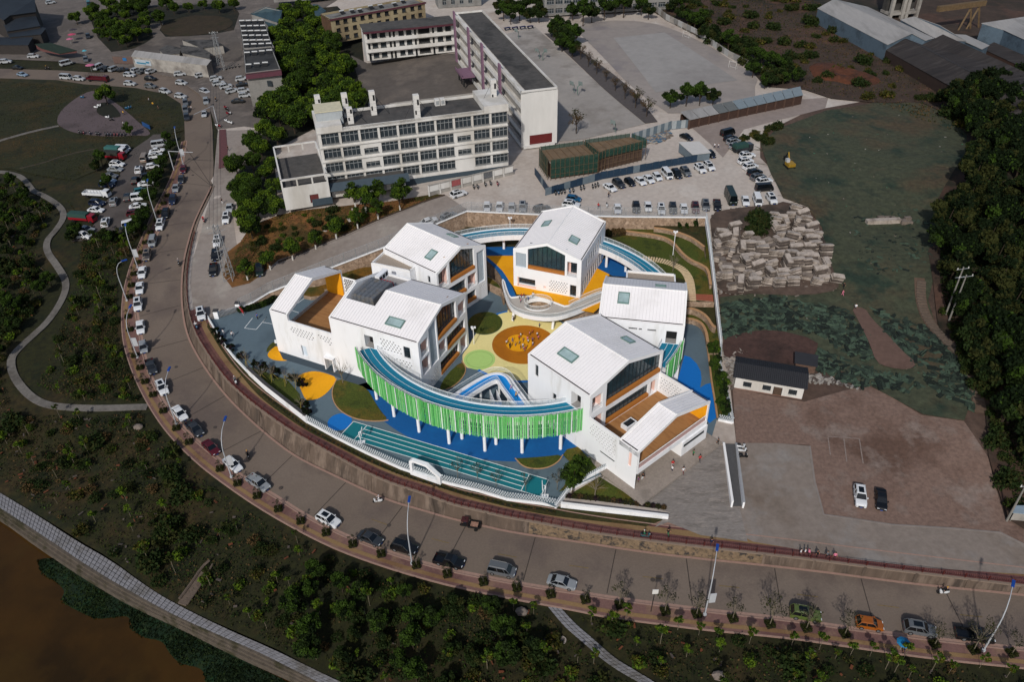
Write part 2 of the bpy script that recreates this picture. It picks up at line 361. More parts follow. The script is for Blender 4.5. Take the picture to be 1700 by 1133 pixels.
# inner pavement above the retaining wall
dS = [p for p in wd if p.x > gate[0].x-6 or p.y < gate[0].y]
dS = [p for p in dS if p.y < gate[0].y+6]
band('inner_pavement',dS,3.6,.1,'U',m_redpave,.08)
band('inner_tactile_strip',dS,3.1,1.9,'U',m_tan,.12)
band('inner_pavement_edge',dS,3.75,3.55,'U',m_kerb,.16,.2)
# verge grass between the pavement and the school wall
m_verge = M('verge_grass','#2f2c10',.95,.4,1.6,'#3a2f14',.2,.5,.8,col3='#232a0d')
vg = [p for p in wVG if p.x < G(1086,877,-.9).x]
verge = vg+[G(1108,861,-.7),G(931,840,-.5)]+list(reversed(wPW))
sheet('verge',verge,'U',m_verge,.13,2.0)
# road edge dust, centre line, joints
m_yel = M('faded_yellow_paint','#6b5a38',.8,.3,2); m_linew = M('worn_white_paint','#8a8682',.8,.25,2)
cl = []
for p in kd:
 q = min(rd,key=lambda r:(r-p).length_squared); cl.append((p+q)/2)
for i,(p,d) in enumerate(along(cl,6.0)):
 if p.x > -30 and i % 2 == 0:
  b = MB(); z = float(hO(p.x,p.y))+.095; n = Vector((-d.y,d.x,0)); a = p-d*1.6; c = p+d*1.6
  a.z = float(hO(a.x,a.y))+.095; c.z = float(hO(c.x,c.y))+.095
  b.add([a-n*.07,c-n*.07,c+n*.07,a+n*.07],[(0,1,2,3)]); b.obj('centre_line',m_yel,kind='structure')
# transverse joints, repair patches and manholes
m_joint = M('road_joint','#37312d',.9,.2,2); m_patch = M('road_patch','#433c38',.9,.15,1.5)
for i,(p,d) in enumerate(along(kd,13.5,4)):
 q = nearest2 = min(rd,key=lambda r:(r-p).length_squared); e = (q-p).normalized(); n_ = Vector((-e.y,e.x,0))*.07; pts_ = [p+e*1.0+(q-p-e*1.6)*(k/6) for k in range(7)]
 for v in pts_:v.z = float(hO(v.x,v.y))+.1
 b = MB(); b.strip([v-n_ for v in pts_],[v+n_ for v in pts_]); b.obj('road_joint',m_joint,kind='structure')
for i,(p,d) in enumerate(along(cl,23,9)):
 z = float(hO(p.x,p.y)); b = MB(); o_ = Vector((-d.y,d.x,0))*random.uniform(-3,3); b.cyl((p.x+o_.x,p.y+o_.y),.38,z-.1,z+.115,14); b.obj('manhole_lid',m_patch,kind='structure')
# ---- retaining wall between road and inner pavement
m_rw = M('stained_concrete','#574a40',.9,.2,.8,'#433a33',.25,.6,.3,stretch=(1,1,.15),col3='#6b5d52')
m_cap = M('concrete_cap','#77685c',.85,.1,1)
rw = thing('retaining_wall','long stained concrete retaining wall curving between the road and the raised brick pavement','retaining wall')
n = 150; L1 = sum((wRB[i+1]-wRB[i]).length for i in range(len(wRB)-1))
def resamp(line,n):
 L = [0.0]
 for i in range(len(line)-1):L.append(L[-1]+(line[i+1]-line[i]).length)
 out = []; j = 0
 for k in range(n):
  t = L[-1]*k/(n-1)
  while j < len(line)-2 and L[j+1] < t:j += 1
  f = (t-L[j])/max(1e-6,L[j+1]-L[j]); out.append(line[j]+(line[j+1]-line[j])*f)
 return out
def nearest(line,p):
 best = None
 for i in range(len(line)-1):
  a,b = line[i],line[i+1]; d = b-a; t = max(0,min(1,((p.x-a.x)*d.x+(p.y-a.y)*d.y)/max(1e-9,d.x*d.x+d.y*d.y))); q = a+d*t
  e = (q.x-p.x)**2+(q.y-p.y)**2
  if best is None or e < best[0]:best = (e,q)
 return best[1]
lo = [p for p in resamp(wRB,260)]; hi = [nearest(wWT,p) for p in lo]
for i,(p,q) in enumerate(zip(lo,hi)):p.z = float(hO(p.x,p.y))-.3; q.z = float(hU(q.x,q.y))+.16
seg = 7
m_rub = M('rubble_stone_face','#6d5c49',.95,.35,1.6,'#33302e',1.1,.45,.8)
for i in range(0,len(lo)-1,seg):
 a,b = lo[i:i+seg+1],hi[i:i+seg+1]
 if len(a) < 2 or a[0].y > G(352,330,1).y:continue
 c = MB(); c.strip([p.copy() for p in a],b)
 if all(p.z-q.z < .5 for p,q in zip(b,a)):continue
 stone = -5 < a[0].x < 36
 c.obj('wall_panel',m_rub if stone else m_rw,rw)
 if not stone:
  c = MB(); x,y = a[0],b[0]; t = (a[1]-a[0]).normalized()*.22; n_ = Vector((t.y,-t.x,0))*.5
  c.add([x+n_-t,x+n_+t,y+n_+t,y+n_-t,x-t,x+t,y+t,y-t],[(0,1,2,3),(1,5,6,2),(4,0,3,7)]); c.obj('buttress',m_rw,rw)
c = MB(); hi2 = offs(hi,-.1); hi3 = offs(hi,.3)
c.strip([Vector((p.x,p.y,q.z+.02)) for p,q in zip(hi2,hi)],[Vector((p.x,p.y,q.z+.02)) for p,q in zip(hi3,hi)]); c.strip([Vector((p.x,p.y,q.z-.2)) for p,q in zip(hi2,hi)],[Vector((p.x,p.y,q.z+.02)) for p,q in zip(hi2,hi)])
c.obj('coping',m_cap,rw)
# ---- red railing along it
m_rail = M('dark_red_railing','#4a1d1a',.6,.15,3)
rl = thing('pavement_railing','dark red metal railing running along the top of the curved retaining wall','railing')
rail_line = [Vector((p.x,p.y,float(hU(p.x,p.y)))) for p in dens(offs(wWT,.25),2.0,False) if p.y < G(322,386,1).y]
pst = None; pm = MB().box(-.07,.07,-.07,.07,0,1.12).mesh('post',m_rail)
for i,p in enumerate(rail_line[::1]):
 if i % 1 == 0:link('post',pm,rl,loc=(p.x,p.y,p.z+.1))
for nm,z0 in (('top_rail',1.0),('bottom_rail',.3)):
 c = MB(); c.tube([p+Vector((0,0,z0+.1)) for p in rail_line],.045,4); c.obj(nm,m_rail,rl)
c = MB()
for p,d in along(rail_line,.32):
 if p.x < 90:c.obox(p,d,.05,.05,p.z+.38,p.z+1.1)
c.obj('balusters',m_rail,rl,kind='stuff')
# ---- canal: path, stepped wall, water, weed
m_pathst = M('path_slabs','#78777a',.85,.25,1.5,'#625f5c',.2,.5,.2)
sheet('canal_path_bed',wCU+list(reversed(wCL)),PZ,M('path_joint','#2b2926',.9,.2),.03,6)
def slabpath(name,A,B,rows,step,z,mat,par=None,gap=.13,th=.09,jit=.03,maxn=290,reg=None):
 """individual paving slabs between two edges"""
 cnt = 0; rest = MB(); n = int(sum((A[i+1]-A[i]).length for i in range(len(A)-1))/step); a,b = resamp(A,n),resamp(B,n); out = []
 for i in range(n-1):
  for r in range(rows):
   f0,f1 = r/rows,(r+1)/rows; q = [a[i].lerp(b[i],f0),a[i+1].lerp(b[i+1],f0),a[i+1].lerp(b[i+1],f1),a[i].lerp(b[i],f1)]
   c = sum(q,Vector())/4; k = 1-gap/max(.1,(q[1]-q[0]).length); zz = (z if reg is None else float(HF[reg](c.x,c.y))+z)+random.uniform(0,jit)
   out.append(([((p.x-c.x)*k+c.x,(p.y-c.y)*k+c.y) for p in q],zz,c))
 return out
m_dirt_edge = M('concrete_ledge','#50483f',.9,.25,1,'#33301f',.3,.5,.3)
slabs = slabpath('slab',wCU,wCL,4,1.0,PZ+.1,m_pathst)
slabs.sort(key=lambda s:-s[2].y*0+((s[2]-Vector((-30,55,0))).length))
path = thing('canal_path','pale stone slab path running along the top of the canal wall','footpath'); rest = MB()
for i,(q,z,c) in enumerate(slabs):
 if i < 290:MB().prism(q,z-.1,z).obj('slab',m_pathst,path)
 else:rest.prism(q,z-.1,z)
rest.obj('far_slabs',m_pathst,path,kind='stuff')
cw = thing('canal_wall','stepped stone canal wall with mossy ledges below the slab path','canal wall')
for k,(f0,f1,z0,z1) in enumerate(((0,.33,PZ-.7,PZ+.05),(.33,.66,PZ-1.3,PZ-.62),(.66,1,PZ-3.2,PZ-1.25))):
 a = resamp(wCL,90); b = resamp(wCW,90); A = [p.lerp(q,f0) for p,q in zip(a,b)]; B = [p.lerp(q,f1) for p,q in zip(a,b)]
 c = MB(); c.strip([Vector((p.x,p.y,z1)) for p in B],[Vector((p.x,p.y,z1)) for p in A]); c.strip([Vector((p.x,p.y,z0)) for p in B],[Vector((p.x,p.y,z1)) for p in B])
 c.obj('ledge',m_dirt_edge,cw)
m_water = M('muddy_water','#3a270c',.12,.1,.25,'#281c09',.03,.6,.05,spec=.2,col3='#38280d')
c = MB(); wz = PZ-2.6
wpoly = [Vector((p.x,p.y,wz)) for p in wCW]
c.prism([(p.x,p.y) for p in wpoly]+[(60,-60),(-300,-60),(-300,150)],wz-.4,wz); c.obj('water',m_water,kind='structure')
m_alg = M('green_algae','#0a1f0b',.85,.45,1.2,'#0f2a10',.25,.55,.8,col3='#1d2a0e')
alg = P('m1',[(190,480),(230,560),(300,600),(350,650),(320,700),(420,760),(520,800),(600,790),(690,780),(700,840),(760,900),(870,915),(900,980),(960,1040),(1080,1060),(1100,1133),(1150,1250),(1700,1300),(1605,1165),(1250,1000),(950,845),(700,735),(450,590),(300,470)])
sheet('water_weed',smooth([G(x,y,wz) for x,y in alg],2,True),wz,m_alg,.04,5,kind='stuff')
# ---------------------------------------------------------------- overlays on the outer slope
m_lawn_o = M('park_grass','#22240e',.95,.4,1.2,'#31280f',.05,.5,.5,col3='#181b09')
wcen = lambda pts:pts
px_sheet('park_ground','',[(0,129),(95,132),(140,140),(185,143),(225,146),(275,156),(300,172),(306,200),(306,216),(290,221),(262,226),(244,236),(224,262),(180,262),(170,280),(120,300),(60,290),(20,280),(-30,280),(-120,260),(-120,128)],'O',m_lawn_o,.05,4)
m_plazap = M('grey_pink_paving','#54494a',.85,.12,2,'#453c3c',.08,.5,.1)
px_sheet('park_plaza','z1',[(630,600),(560,620),(480,670),(410,730),(378,790),(385,830),(430,860),(500,885),(600,900),(700,908),(800,908),(900,900),(960,905),(990,900),(1000,880),(940,830),(850,750),(780,690),(700,640)],'O',m_plazap,.12,3,1)
px_sheet('plaza_planting_bed','z1',[(680,680),(740,690),(780,730),(810,775),(760,785),(700,780),(650,760),(640,730),(655,700)],'O',m_grassd,.2,3,1)
m_pathc = M('pale_path','#64605b',.9,.2,1.5,'#524e49',.15,.5,.2)
def path_px(name,fr,pts,w,reg,mat,off=.1,it=2):
 l = dens(smooth(DD(P(fr,pts),reg),it),2.0,False); b = MB()
 A = offs(l,w/2); B = offs(l,-w/2)
 for q in (A,B):
  for p in q:p.z = (float(HF[reg](p.x,p.y)) if isinstance(reg,str) else reg)+off
 dz = Vector((0,0,.15)); b.strip(A,B); b.strip([p-dz for p in A],A); b.strip(B,[p-dz for p in B]); o = b.obj(name,mat,kind='structure'); return l
path_px('footpath','z1',[(-40,950),(0,935),(120,900),(240,868),(390,836)],1.6,'O',m_pathc)
EXC = []
p1 = path_px('footpath','',[(-60,288),(0,285),(18,288),(35,293),(47,306),(55,318),(72,324),(100,342),(108,360),(92,384),(78,398),(77,418),(96,443),(112,470),(103,500),(80,535),(52,560),(25,585),(17,600),(22,625),(45,655),(72,672),(110,677),(170,679),(245,676)],1.7,'O',m_pathc)
path_px('dirt_track','z1',[(130,1120),(300,1080),(390,1045),(520,1010),(640,990)],.7,'O',M('worn_track','#3a332a',.95,.2),.08)
# stone path at the bottom: individual slabs
A = smooth(DD(P('l0',[(222,668),(330,800),(440,890),(560,1000),(680,1080),(800,1145),(900,1220)]),'O'),2); B = smooth(DD(P('l0',[(300,672),(400,780),(520,880),(640,990),(760,1060),(880,1133),(990,1210)]),'O'),2)
sp = thing('stepping_path','grey stone slab path leading down the dark slope below the pavement','footpath')
for q,z,c in slabpath('slab',A,B,3,.75,.12,None,reg='O')[:280]:MB().prism(q,z-.12,z).obj('slab',m_pathst,sp)
for l_,r_ in ((p1,1.5),([a.lerp(b,.5) for a,b in zip(resamp(A,30),resamp(B,30))],1.7)):EXC += [(p.x,p.y,r_) for p in dens(l_,1.0,False)]
EX = np.array(EXC)
def clear(x,y):return ((EX[:,0]-x)**2+(EX[:,1]-y)**2 > EX[:,2]**2).all()
# parking strip beside the road
m_lotL = M('parking_concrete','#4d4744',.9,.12,.6,'#413b38',.06,.5,.2)
px_sheet('side_parking_surface','l4',[(1035,85),(960,90),(925,120),(880,150),(830,185),(790,240),(760,320),(730,400),(690,470),(640,560),(600,640),(540,720),(445,762),(700,745),(790,730),(815,640),(850,560),(870,460),(900,350),(930,260),(1000,190),(1050,130)],'O',m_lotL,.1,3,0)
# ---------------------------------------------------------------- overlays on upper ground
m_dirt = M('red_dirt','#6e5a50',.95,.25,1.4,'#574339',.05,.45,.6,col3='#75675f')
px_sheet('market_paving','',[(-200,-90),(560,-90),(560,0),(470,60),(455,180),(440,215),(405,210),(360,215),(350,185),(330,155),(290,128),(200,112),(100,102),(-200,90)],'U',M('market_paving_dust','#5f5853',.9,.15,.6,'#514b47',.05,.5,.2,col3='#6b635d'),.05,5)
px_sheet('side_lane','',[(362,217),(440,215),(400,290),(385,350),(400,455),(470,430),(620,367),(740,324),(775,348),(728,368),(634,410),(558,440),(447,484),(400,508),(362,525),(347,531),(322,520),(316,470),(320,430),(335,380),(352,320)],'U',M('lane_concrete','#847b74',.9,.12,.8,'#776d65',.05,.5,.2,col3='#8f8880'),.05,4)
px_sheet('right_ground','',[(1186,372),(1300,335),(1345,345),(1262,262),(1262,225),(1340,185),(1450,165),(1620,165),(1700,300),(1700,880),(1640,880),(1222,735),(1212,640),(1200,565),(1190,470)],'U',M('dull_red_earth','#4a3b33',.95,.25,.9,'#5b4a40',.06,.5,.5,col3='#3a302a'),.05,4)
px_sheet('dirt_lot','',[(1216,640),(1260,655),(1335,668),(1400,650),(1440,640),(1480,660),(1530,690),(1600,700),(1640,760),(1668,860),(1700,872),(1700,905),(1660,885),(1580,878),(1480,872),(1367,855),(1350,800),(1345,740),(1290,737),(1240,738),(1222,735)],'U',m_dirt,.08,4)
m_conc = M('grey_concrete_drive','#776d65',.9,.14,1.0,'#695d53',.05,.5,.2,col3='#7c7671')
px_sheet('concrete_drive','',[(1225,737),(1290,737),(1344,742),(1352,800),(1367,856),(1480,873),(1580,879),(1660,886),(1700,906),(1760,930),(1760,962),(1700,955),(1544,945),(1410,929),(1250,901),(1235,893),(1225,850),(1218,790)],'U',m_conc,.14,4)
m_edge = M('pale_kerb_edge','#78706a',.9,.12,1)
path_px('drive_kerb','',[(1344,742),(1352,800),(1367,856),(1480,873),(1580,879),(1660,886),(1700,906)],.35,'U',m_edge,.2,0)
m_net = M('green_dust_net','#393d2e',.95,.35,.9,'#433a2b',.04,.5,.9,col3='#222f25')
px_sheet('dust_net_ground','',[(1262,240),(1290,215),(1370,185),(1450,172),(1530,172),(1570,190),(1605,225),(1602,255),(1580,290),(1555,335),(1556,380),(1540,420),(1548,470),(1540,500),(1560,560),(1600,620),(1615,660),(1600,700),(1530,690),(1480,662),(1440,640),(1400,620),(1345,605),(1290,590),(1262,570),(1205,560),(1196,540),(1195,495),(1250,490),(1390,482),(1370,430),(1365,380),(1340,345),(1300,330),(1280,290)],'U',m_net,.3,2.6,0,jig=.14)
px_sheet('bare_dirt_streak','z7',[(780,575),(850,580),(880,630),(960,710),(1030,790),(1110,860),(1060,890),(960,875),(905,850),(870,750),(820,650)],'U',M('pinkish_dirt','#59463e',.95,.15,1,'#4c3a33',.1,.5),.55,3,1)
px_sheet('bare_dirt_patch','z7',[(150,735),(250,700),(400,685),(620,740),(610,800),(560,870),(400,850),(250,820),(160,830),(145,780)],'U',M('dark_red_dirt','#412f2a',.95,.3,1,'#2c211e',.1,.5,.4),.5,3,1)
px_sheet('lot_dirt_apron','z7',[(80,110),(200,85),(440,60),(560,100),(640,200),(700,420),(730,490),(560,520),(300,510),(130,510),(110,400),(95,250)],'U',M('rubble_dirt','#4d4038',.95,.3,.8,'#332d28',.1,.5,.5),.5,3,1)
px_sheet('upper_lane_strip','',[(1140,205),(1330,165),(1375,162),(1370,180),(1290,200),(1235,215),(1200,262),(1180,240)],'U',M('pale_dust','#837872',.9,.12,.6,'#766a63',.05,.5),.08,4)
m_court = M('court_concrete','#8b8681',.9,.08,.4,'#97918b',.025,.55,.15,col3='#7c7670')
px_sheet('sports_court','z4',[(0,200),(40,190),(200,150),(240,190),(560,480),(820,700),(720,725),(540,770),(460,790),(325,800),(325,600),(330,510)],'U',m_court,.1,5,0)
px_sheet('sports_field','z4',[(440,150),(520,125),(640,115),(760,118),(880,135),(960,160),(1060,200),(1200,270),(1350,370),(1430,420),(1455,450),(1440,490),(1440,545),(1300,575),(1020,640),(950,640),(830,560),(700,450),(560,300),(450,190)],'U',M('field_concrete','#857e79',.9,.08,.4,'#908882',.02,.55,.15,col3='#767070'),.1,5,0)
px_sheet('field_panel','z4',[(640,215),(930,185),(1340,455),(880,525)],'U',M('field_pale','#8a8784',.9,.1,.3,'#7e7a77',.02,.5),.18,5,0)
px_sheet('tree_strip','z4',[(250,190),(290,190),(460,290),(640,420),(760,520),(890,690),(820,700),(560,480)],'U',M('dark_paving_strip','#4b4645',.9,.15,1),.2,4,0)
m_yard = M('school_yard_concrete','#544e49',.9,.14,.5,'#48423e',.03,.55,.2,col3='#625a53')
px_sheet('school_yard','',[(583,92),(610,105),(762,88),(800,120),(820,160),(815,190),(640,190),(600,150)],'U',m_yard,.1,5)
m_scrub = M('scrub_earth','#3a2e26',.95,.3,.3,'#1c1c12',.02,.62,.5,col3='#4a352b')
px_sheet('scrubland','',[(1050,-60),(1075,15),(1130,45),(1240,110),(1270,145),(1335,150),(1380,165),(1450,172),(1530,172),(1570,190),(1605,225),(1602,255),(1580,290),(1555,335),(1556,380),(1540,420),(1548,470),(1560,560),(1600,620),(1635,680),(1640,760),(1672,865),(1760,920),(2300,900),(2500,100),(1900,-120),(1300,-120)],'U',m_scrub,.4,6)
m_bank = M('orange_bank_earth','#664523',.95,.3,.8,'#3a3015',.09,.55,.6,col3='#6b4528')
px_sheet('road_bank','ka',[(0,330),(60,230),(230,160),(500,110),(780,80),(1000,60),(1300,10),(1370,15),(1100,110),(900,190),(600,320),(250,455),(130,560),(60,610),(-60,640),(-120,560),(-90,400)],'U',m_bank,.08,3)
px_sheet('wooded_ground','',[(430,20),(560,10),(600,60),(612,180),(560,230),(520,215),(455,250),(460,330),(395,350),(385,300),(440,215),(430,130),(400,60)],'U',m_grassd,.08,4)
px_sheet('market_garden_ground','z1',[(600,130),(720,60),(1000,40),(1550,20),(1590,90),(1550,210),(1400,230),(1000,300),(850,330),(740,345),(650,250)],'U',m_grassd,.08,5)
px_sheet('garden_drive','z1',[(990,160),(1090,150),(1060,200),(1100,245),(1250,240),(1400,230),(1560,200),(1610,330),(1600,400),(1100,400),(860,335),(960,290),(1020,250)],'U',m_yard,.12,5)
px_sheet('round_garden','z1',[(1060,190),(1100,150),(1180,120),(1300,105),(1450,105),(1540,130),(1550,165),(1480,205),(1350,230),(1200,245),(1100,235)],'U',M('garden_earth','#2f2618',.95,.3,.5,'#25220f',.1,.5),.2,4,1)
# faded parking bays painted on the dirt lot, red brick islands by the road
for a,b in (((562,118),(572,190)),((628,122),(640,218)),((692,122),(708,225)),((562,113),(692,122))):
 l = DD(P('z8',[a,b]),'U',.16); d = (l[1]-l[0]); n = Vector((-d.y,d.x,0)).normalized()*.11
 k = MB(); k.add([l[0]-n,l[1]-n,l[1]+n,l[0]+n],[(0,1,2,3)]); k.obj('bay_line',M('faded_bay_paint','#7a6d66',.9,.3,2),kind='structure')
px_sheet('red_brick_island','',[(364,216),(375,215),(378,250),(377,277),(363,281),(364,250)],'U',M('red_island_pavers','#59393a',.9,.2,3),.16,3)
# side lane kerbs: dark edge along the upper side of the sloping lane
path_px('lane_gutter','ka',[(250,470),(420,400),(600,322),(760,255),(900,192),(1100,112),(1370,17)],.7,'U',M('gutter_dark','#3a2e25',.95,.3),.16,1)
path_px('lane_kerb','ka',[(240,490),(420,415),(600,337),(760,270),(900,207),(1100,125),(1230,70)],.3,'U',m_edge,.2,1)
# ================================================================ KINDERGARTEN
m_blue = M('blue_grey_rubber','#56666f',.85,.06,1.5,'#4d5c65',.08,.5,.05)
m_yrub = M('yellow_rubber','#dd9a06',.85,.05,2,'#d08d05',.1,.5,.05)
m_dblue = M('deep_blue_rubber','#07508a',.85,.06,2,'#085a96',.1,.5,.05)
m_bblue = M('bright_blue_rubber','#0a66b2',.85,.05,2)
m_pyel = M('pale_yellow_rubber','#dccf8e',.85,.05,2,'#d3c684',.1,.5,.05)
m_orub = M('ochre_rubber','#a8660a',.85,.07,2,'#9a5c09',.12,.5,.05)
m_pgr = M('pale_green_rubber','#a6c774',.85,.05,2)
m_lawn = M('lawn','#3e4711',.95,.45,4,'#564a17',.15,.5,1,col3='#2f390d')
m_track = M('teal_track','#0a6670',.8,.05,2)
m_deckb = M('bridge_track_blue','#0b6c88',.75,.05,2)
m_line = M('white_line_paint','#d8dcdc',.7,.06,2)
m_roof = M('white_seam_roof','#e3e0e0',.5,.02,.4,'#d8d5d4',.12,.45,spec=.25)
m_seam = M('roof_seam','#cac8c8',.5,.03,1)
m_gut = M('gutter_shadow_gap','#2a2726',.8,.1,1)
m_deckw = M('timber_deck','#9c7044',.8,.1,1.2,'#8c623a',.2,.5,.1,stretch=(1,6,1))
m_orange = M('orange_wall','#e39a12',.7,.05,1)
m_pink = MATS['pink_pavers']; m_pinkw = M('pale_pink_wall','#dcb9ad',.7,.05,1)
m_wood = M('orange_wood_sill','#a4682e',.65,.15,2,stretch=(1,8,1))
m_glass = GL('dark_glass','#16242b',.08,1,.6)
m_glt = GL('tinted_glass','#203a44',.08,.72,.6)
m_mull = M('dark_mullion','#20252a',.5,.05,1)
m_scr = M('perforated_metal_screen','#a9b4bd',.5,.06,4,metal=.2)
m_rail = MATS['dark_red_railing']
m_gr = M('glass_rail','#c3d2d8',.15,.05,1,alpha=.24,spec=.5)
m_steel = M('pale_steel','#b9bcbe',.4,.05,2,metal=.3)
m_dark = M('dark_opening','#1a1b1d',.8,.2,1)
m_capw = M('white_cap','#e2e1df',.6,.02,1)
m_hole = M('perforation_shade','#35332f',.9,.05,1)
m_green = M('green_louvre','#4ea456',.6,.1,2,'#62b966',.5,.5)
m_stonew = M('tan_stone_wall','#8a7562',.9,.3,1.8,'#a08b78',.7,.5,.7,col3='#6e5c4c')
m_sky = GL('skylight_glass','#93a8a8',.1,1,.6)
# flat interior ground of the compound
comp = wPW[:-1]+[G(922,843,0),G(947,811,0),G(1005,785,0),G(1062,800,0),G(1150,748,0),G(1180,732,0),G(1190,697,0)]+list(reversed(wRW))[1:]+list(reversed(wNW))+[G(397,515,0),G(361,528,0)]
ksheet = lambda name,pts,mat,off,z=0.0,it=0,fr='',**kw:sheet(name,smooth([G(x,y,z) for x,y in P(fr,pts)],it,True) if it else [G(x,y,z) for x,y in P(fr,pts)],z,mat,off,6,**kw)
sheet('courtyard_ground',[Vector((p.x,p.y,0)) for p in comp],0.0,m_blue,.02,8)
def disc(name,c,rx,ry,z,mat,off,rot=0,n=40,th=0):
 b = MB(); p = [(c.x+rx*cos(2*pi*i/n)*cos(rot)-ry*sin(2*pi*i/n)*sin(rot),c.y+rx*cos(2*pi*i/n)*sin(rot)+ry*sin(2*pi*i/n)*cos(rot)) for i in range(n)]
 b.prism(p,z-.01+th*0,z+off); return b.obj(name,mat,kind='structure')
def face(a0,a1,top,ops,depth,mp,mb=None,zb=0.0,extra=()):
 """solid wall face with recessed openings; top is a function of a; mp(a, z, d) -> point"""
 mb = mb or MB(); cuts = sorted({round(v,4) for o in ops for v in o[:2]} | {a0,a1} | set(extra)); cuts = [c for c in cuts if a0 <= c <= a1]
 for s,t in zip(cuts,cuts[1:]):
  m_ = (s+t)/2; iv = sorted([(o[2],o[3]) for o in ops if o[0] <= m_ <= o[1]],key=lambda q:q[0]); z = zb
  for lo_,hi_ in iv+[(None,None)]:
   if lo_ is None:
    if z is not None:
     mb.add([mp(s,z,0),mp(t,z,0),mp(t,top(t),0),mp(s,top(s),0)],[(0,1,2,3)])
   else:
    if lo_ > z:mb.add([mp(s,z,0),mp(t,z,0),mp(t,lo_,0),mp(s,lo_,0)],[(0,1,2,3)])
    if hi_ is None:
     mb.add([mp(s,top(s)-.5,0),mp(t,top(t)-.5,0),mp(t,top(t),0),mp(s,top(s),0)],[(0,1,2,3)]); 
     mb.add([mp(s,top(s)-.5,0),mp(t,top(t)-.5,0),mp(t,top(t)-.5,depth),mp(s,top(s)-.5,depth)],[(0,1,2,3)]); z = None; break
    z = hi_
 for o in ops:
  a,b,lo_,hi_ = o[:4]; d = o[4] if len(o) > 4 else depth; ta = hi_ if hi_ is not None else top(a)-.5; tb = hi_ if hi_ is not None else top(b)-.5
  mb.add([mp(a,lo_,0),mp(a,ta,0),mp(a,ta,d),mp(a,lo_,d)],[(0,1,2,3)]); mb.add([mp(b,lo_,0),mp(b,tb,0),mp(b,tb,d),mp(b,lo_,d)],[(3,2,1,0)])
  mb.add([mp(a,lo_,0),mp(b,lo_,0),mp(b,lo_,d),mp(a,lo_,d)],[(0,1,2,3)])
  if hi_ is not None:mb.add([mp(a,hi_,0),mp(b,hi_,0),mp(b,hi_,d),mp(a,hi_,d)],[(3,2,1,0)])
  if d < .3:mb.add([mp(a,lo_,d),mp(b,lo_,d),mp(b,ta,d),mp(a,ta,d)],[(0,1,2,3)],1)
 return mb
def holes(a0,a1,z0,z1,da=.74,dz=.56,s=.33,fn=None):
 o = []; r = 0; z = z0
 while z < z1:
  a = a0+(da/2 if r % 2 else 0)
  while a < a1-s:
   if fn is None or fn(a,z):o.append((round(a,3),round(a+s,3),z,z+s,.16))
   a += da
  z += dz; r += 1
 return o
def pane(root,name,mp,a,b,z0,z1,d,top,mat=None,mull=1.05,bars=None,frame=m_mull):
 """glazing set back in an opening, with mullions standing on it"""
 ta = z1 if z1 is not None else top(a)-.5; tb = z1 if z1 is not None else top(b)-.5
 pts = [mp(a,z0,d-.12),mp(b,z0,d-.12)]
 apex = (a+b)/2
 if z1 is None:
  k = PK[0]
  if a < k < b:pts += [mp(b,tb,d-.12),mp(k,top(k)-.5,d-.12),mp(a,ta,d-.12)]
  else:pts += [mp(b,tb,d-.12),mp(a,ta,d-.12)]
 else:pts += [mp(b,tb,d-.12),mp(a,ta,d-.12)]
 w = MB(); w.add(pts,[tuple(range(len(pts)))]); g_ = w.obj(name,mat or m_glass,root)
 f = MB(); n = max(1,round((b-a)/mull)); tt = lambda v:(z1 if z1 is not None else top(v)-.5)
 def bar(p,q,r=.05):
  f.tube([p,q],r,4)
 for i in range(n+1):
  v = a+(b-a)*i/n; bar(mp(v,z0,d-.2),mp(v,tt(v),d-.2),.06)
 for zz in (bars or [z0+.05,z0+1.1]):
  bar(mp(a,zz,d-.2),mp(b,zz,d-.2),.05)
 if z1 is not None:bar(mp(a,z1-.05,d-.2),mp(b,z1-.05,d-.2))
 f.obj('mullions',frame,g_); return g_
PK = [0]
def niche(root,mp,a,b,z0,z1,top,win=True,rail=True,col=None):
 zt = z1 if z1 is not None else min(top(a),top(b))-.5
 w = MB(); w.add([mp(a,z0,1.6),mp(b,z0,1.6),mp(b,zt,1.6),mp(a,zt,1.6)],[(0,1,2,3)])
 for v in (a+.01,b-.01):w.add([mp(v,z0,.5),mp(v,zt,.5),mp(v,zt,1.6),mp(v,z0,1.6)],[(0,1,2,3)])
 w.obj('balcony_wall',col or m_pinkw,root)
 w = MB(); w.add([mp(a,z0+.01,.05),mp(b,z0+.01,.05),mp(b,z0+.01,1.6),mp(a,z0+.01,1.6)],[(0,1,2,3)]); w.obj('balcony_floor',m_white,root)
 if win:
  w = MB(); w.add([mp(a+.5,z0+.3,1.5),mp(b-.5,z0+.3,1.5),mp(b-.5,zt-.5,1.5),mp(a+.5,zt-.5,1.5)],[(0,1,2,3)]); o = w.obj('window',m_glass,root)
  f = MB(); c_ = (a+b)/2
  for v in (a+.5,c_,b-.5):f.tube([mp(v,z0+.3,1.45),mp(v,zt-.5,1.45)],.05,4)
  f.obj('frame',m_mull,o)
 if rail:
  w = MB(); w.add([mp(a,z0+.05,.12),mp(b,z0+.05,.12),mp(b,z0+1.1,.12),mp(a,z0+1.1,.12)],[(0,1,2,3)]); o = w.obj('balcony_glass',m_gr,root)
  w = MB(); w.tube([mp(a,z0+1.12,.12),mp(b,z0+1.12,.12)],.04,4); w.obj('handrail',m_steel,o)
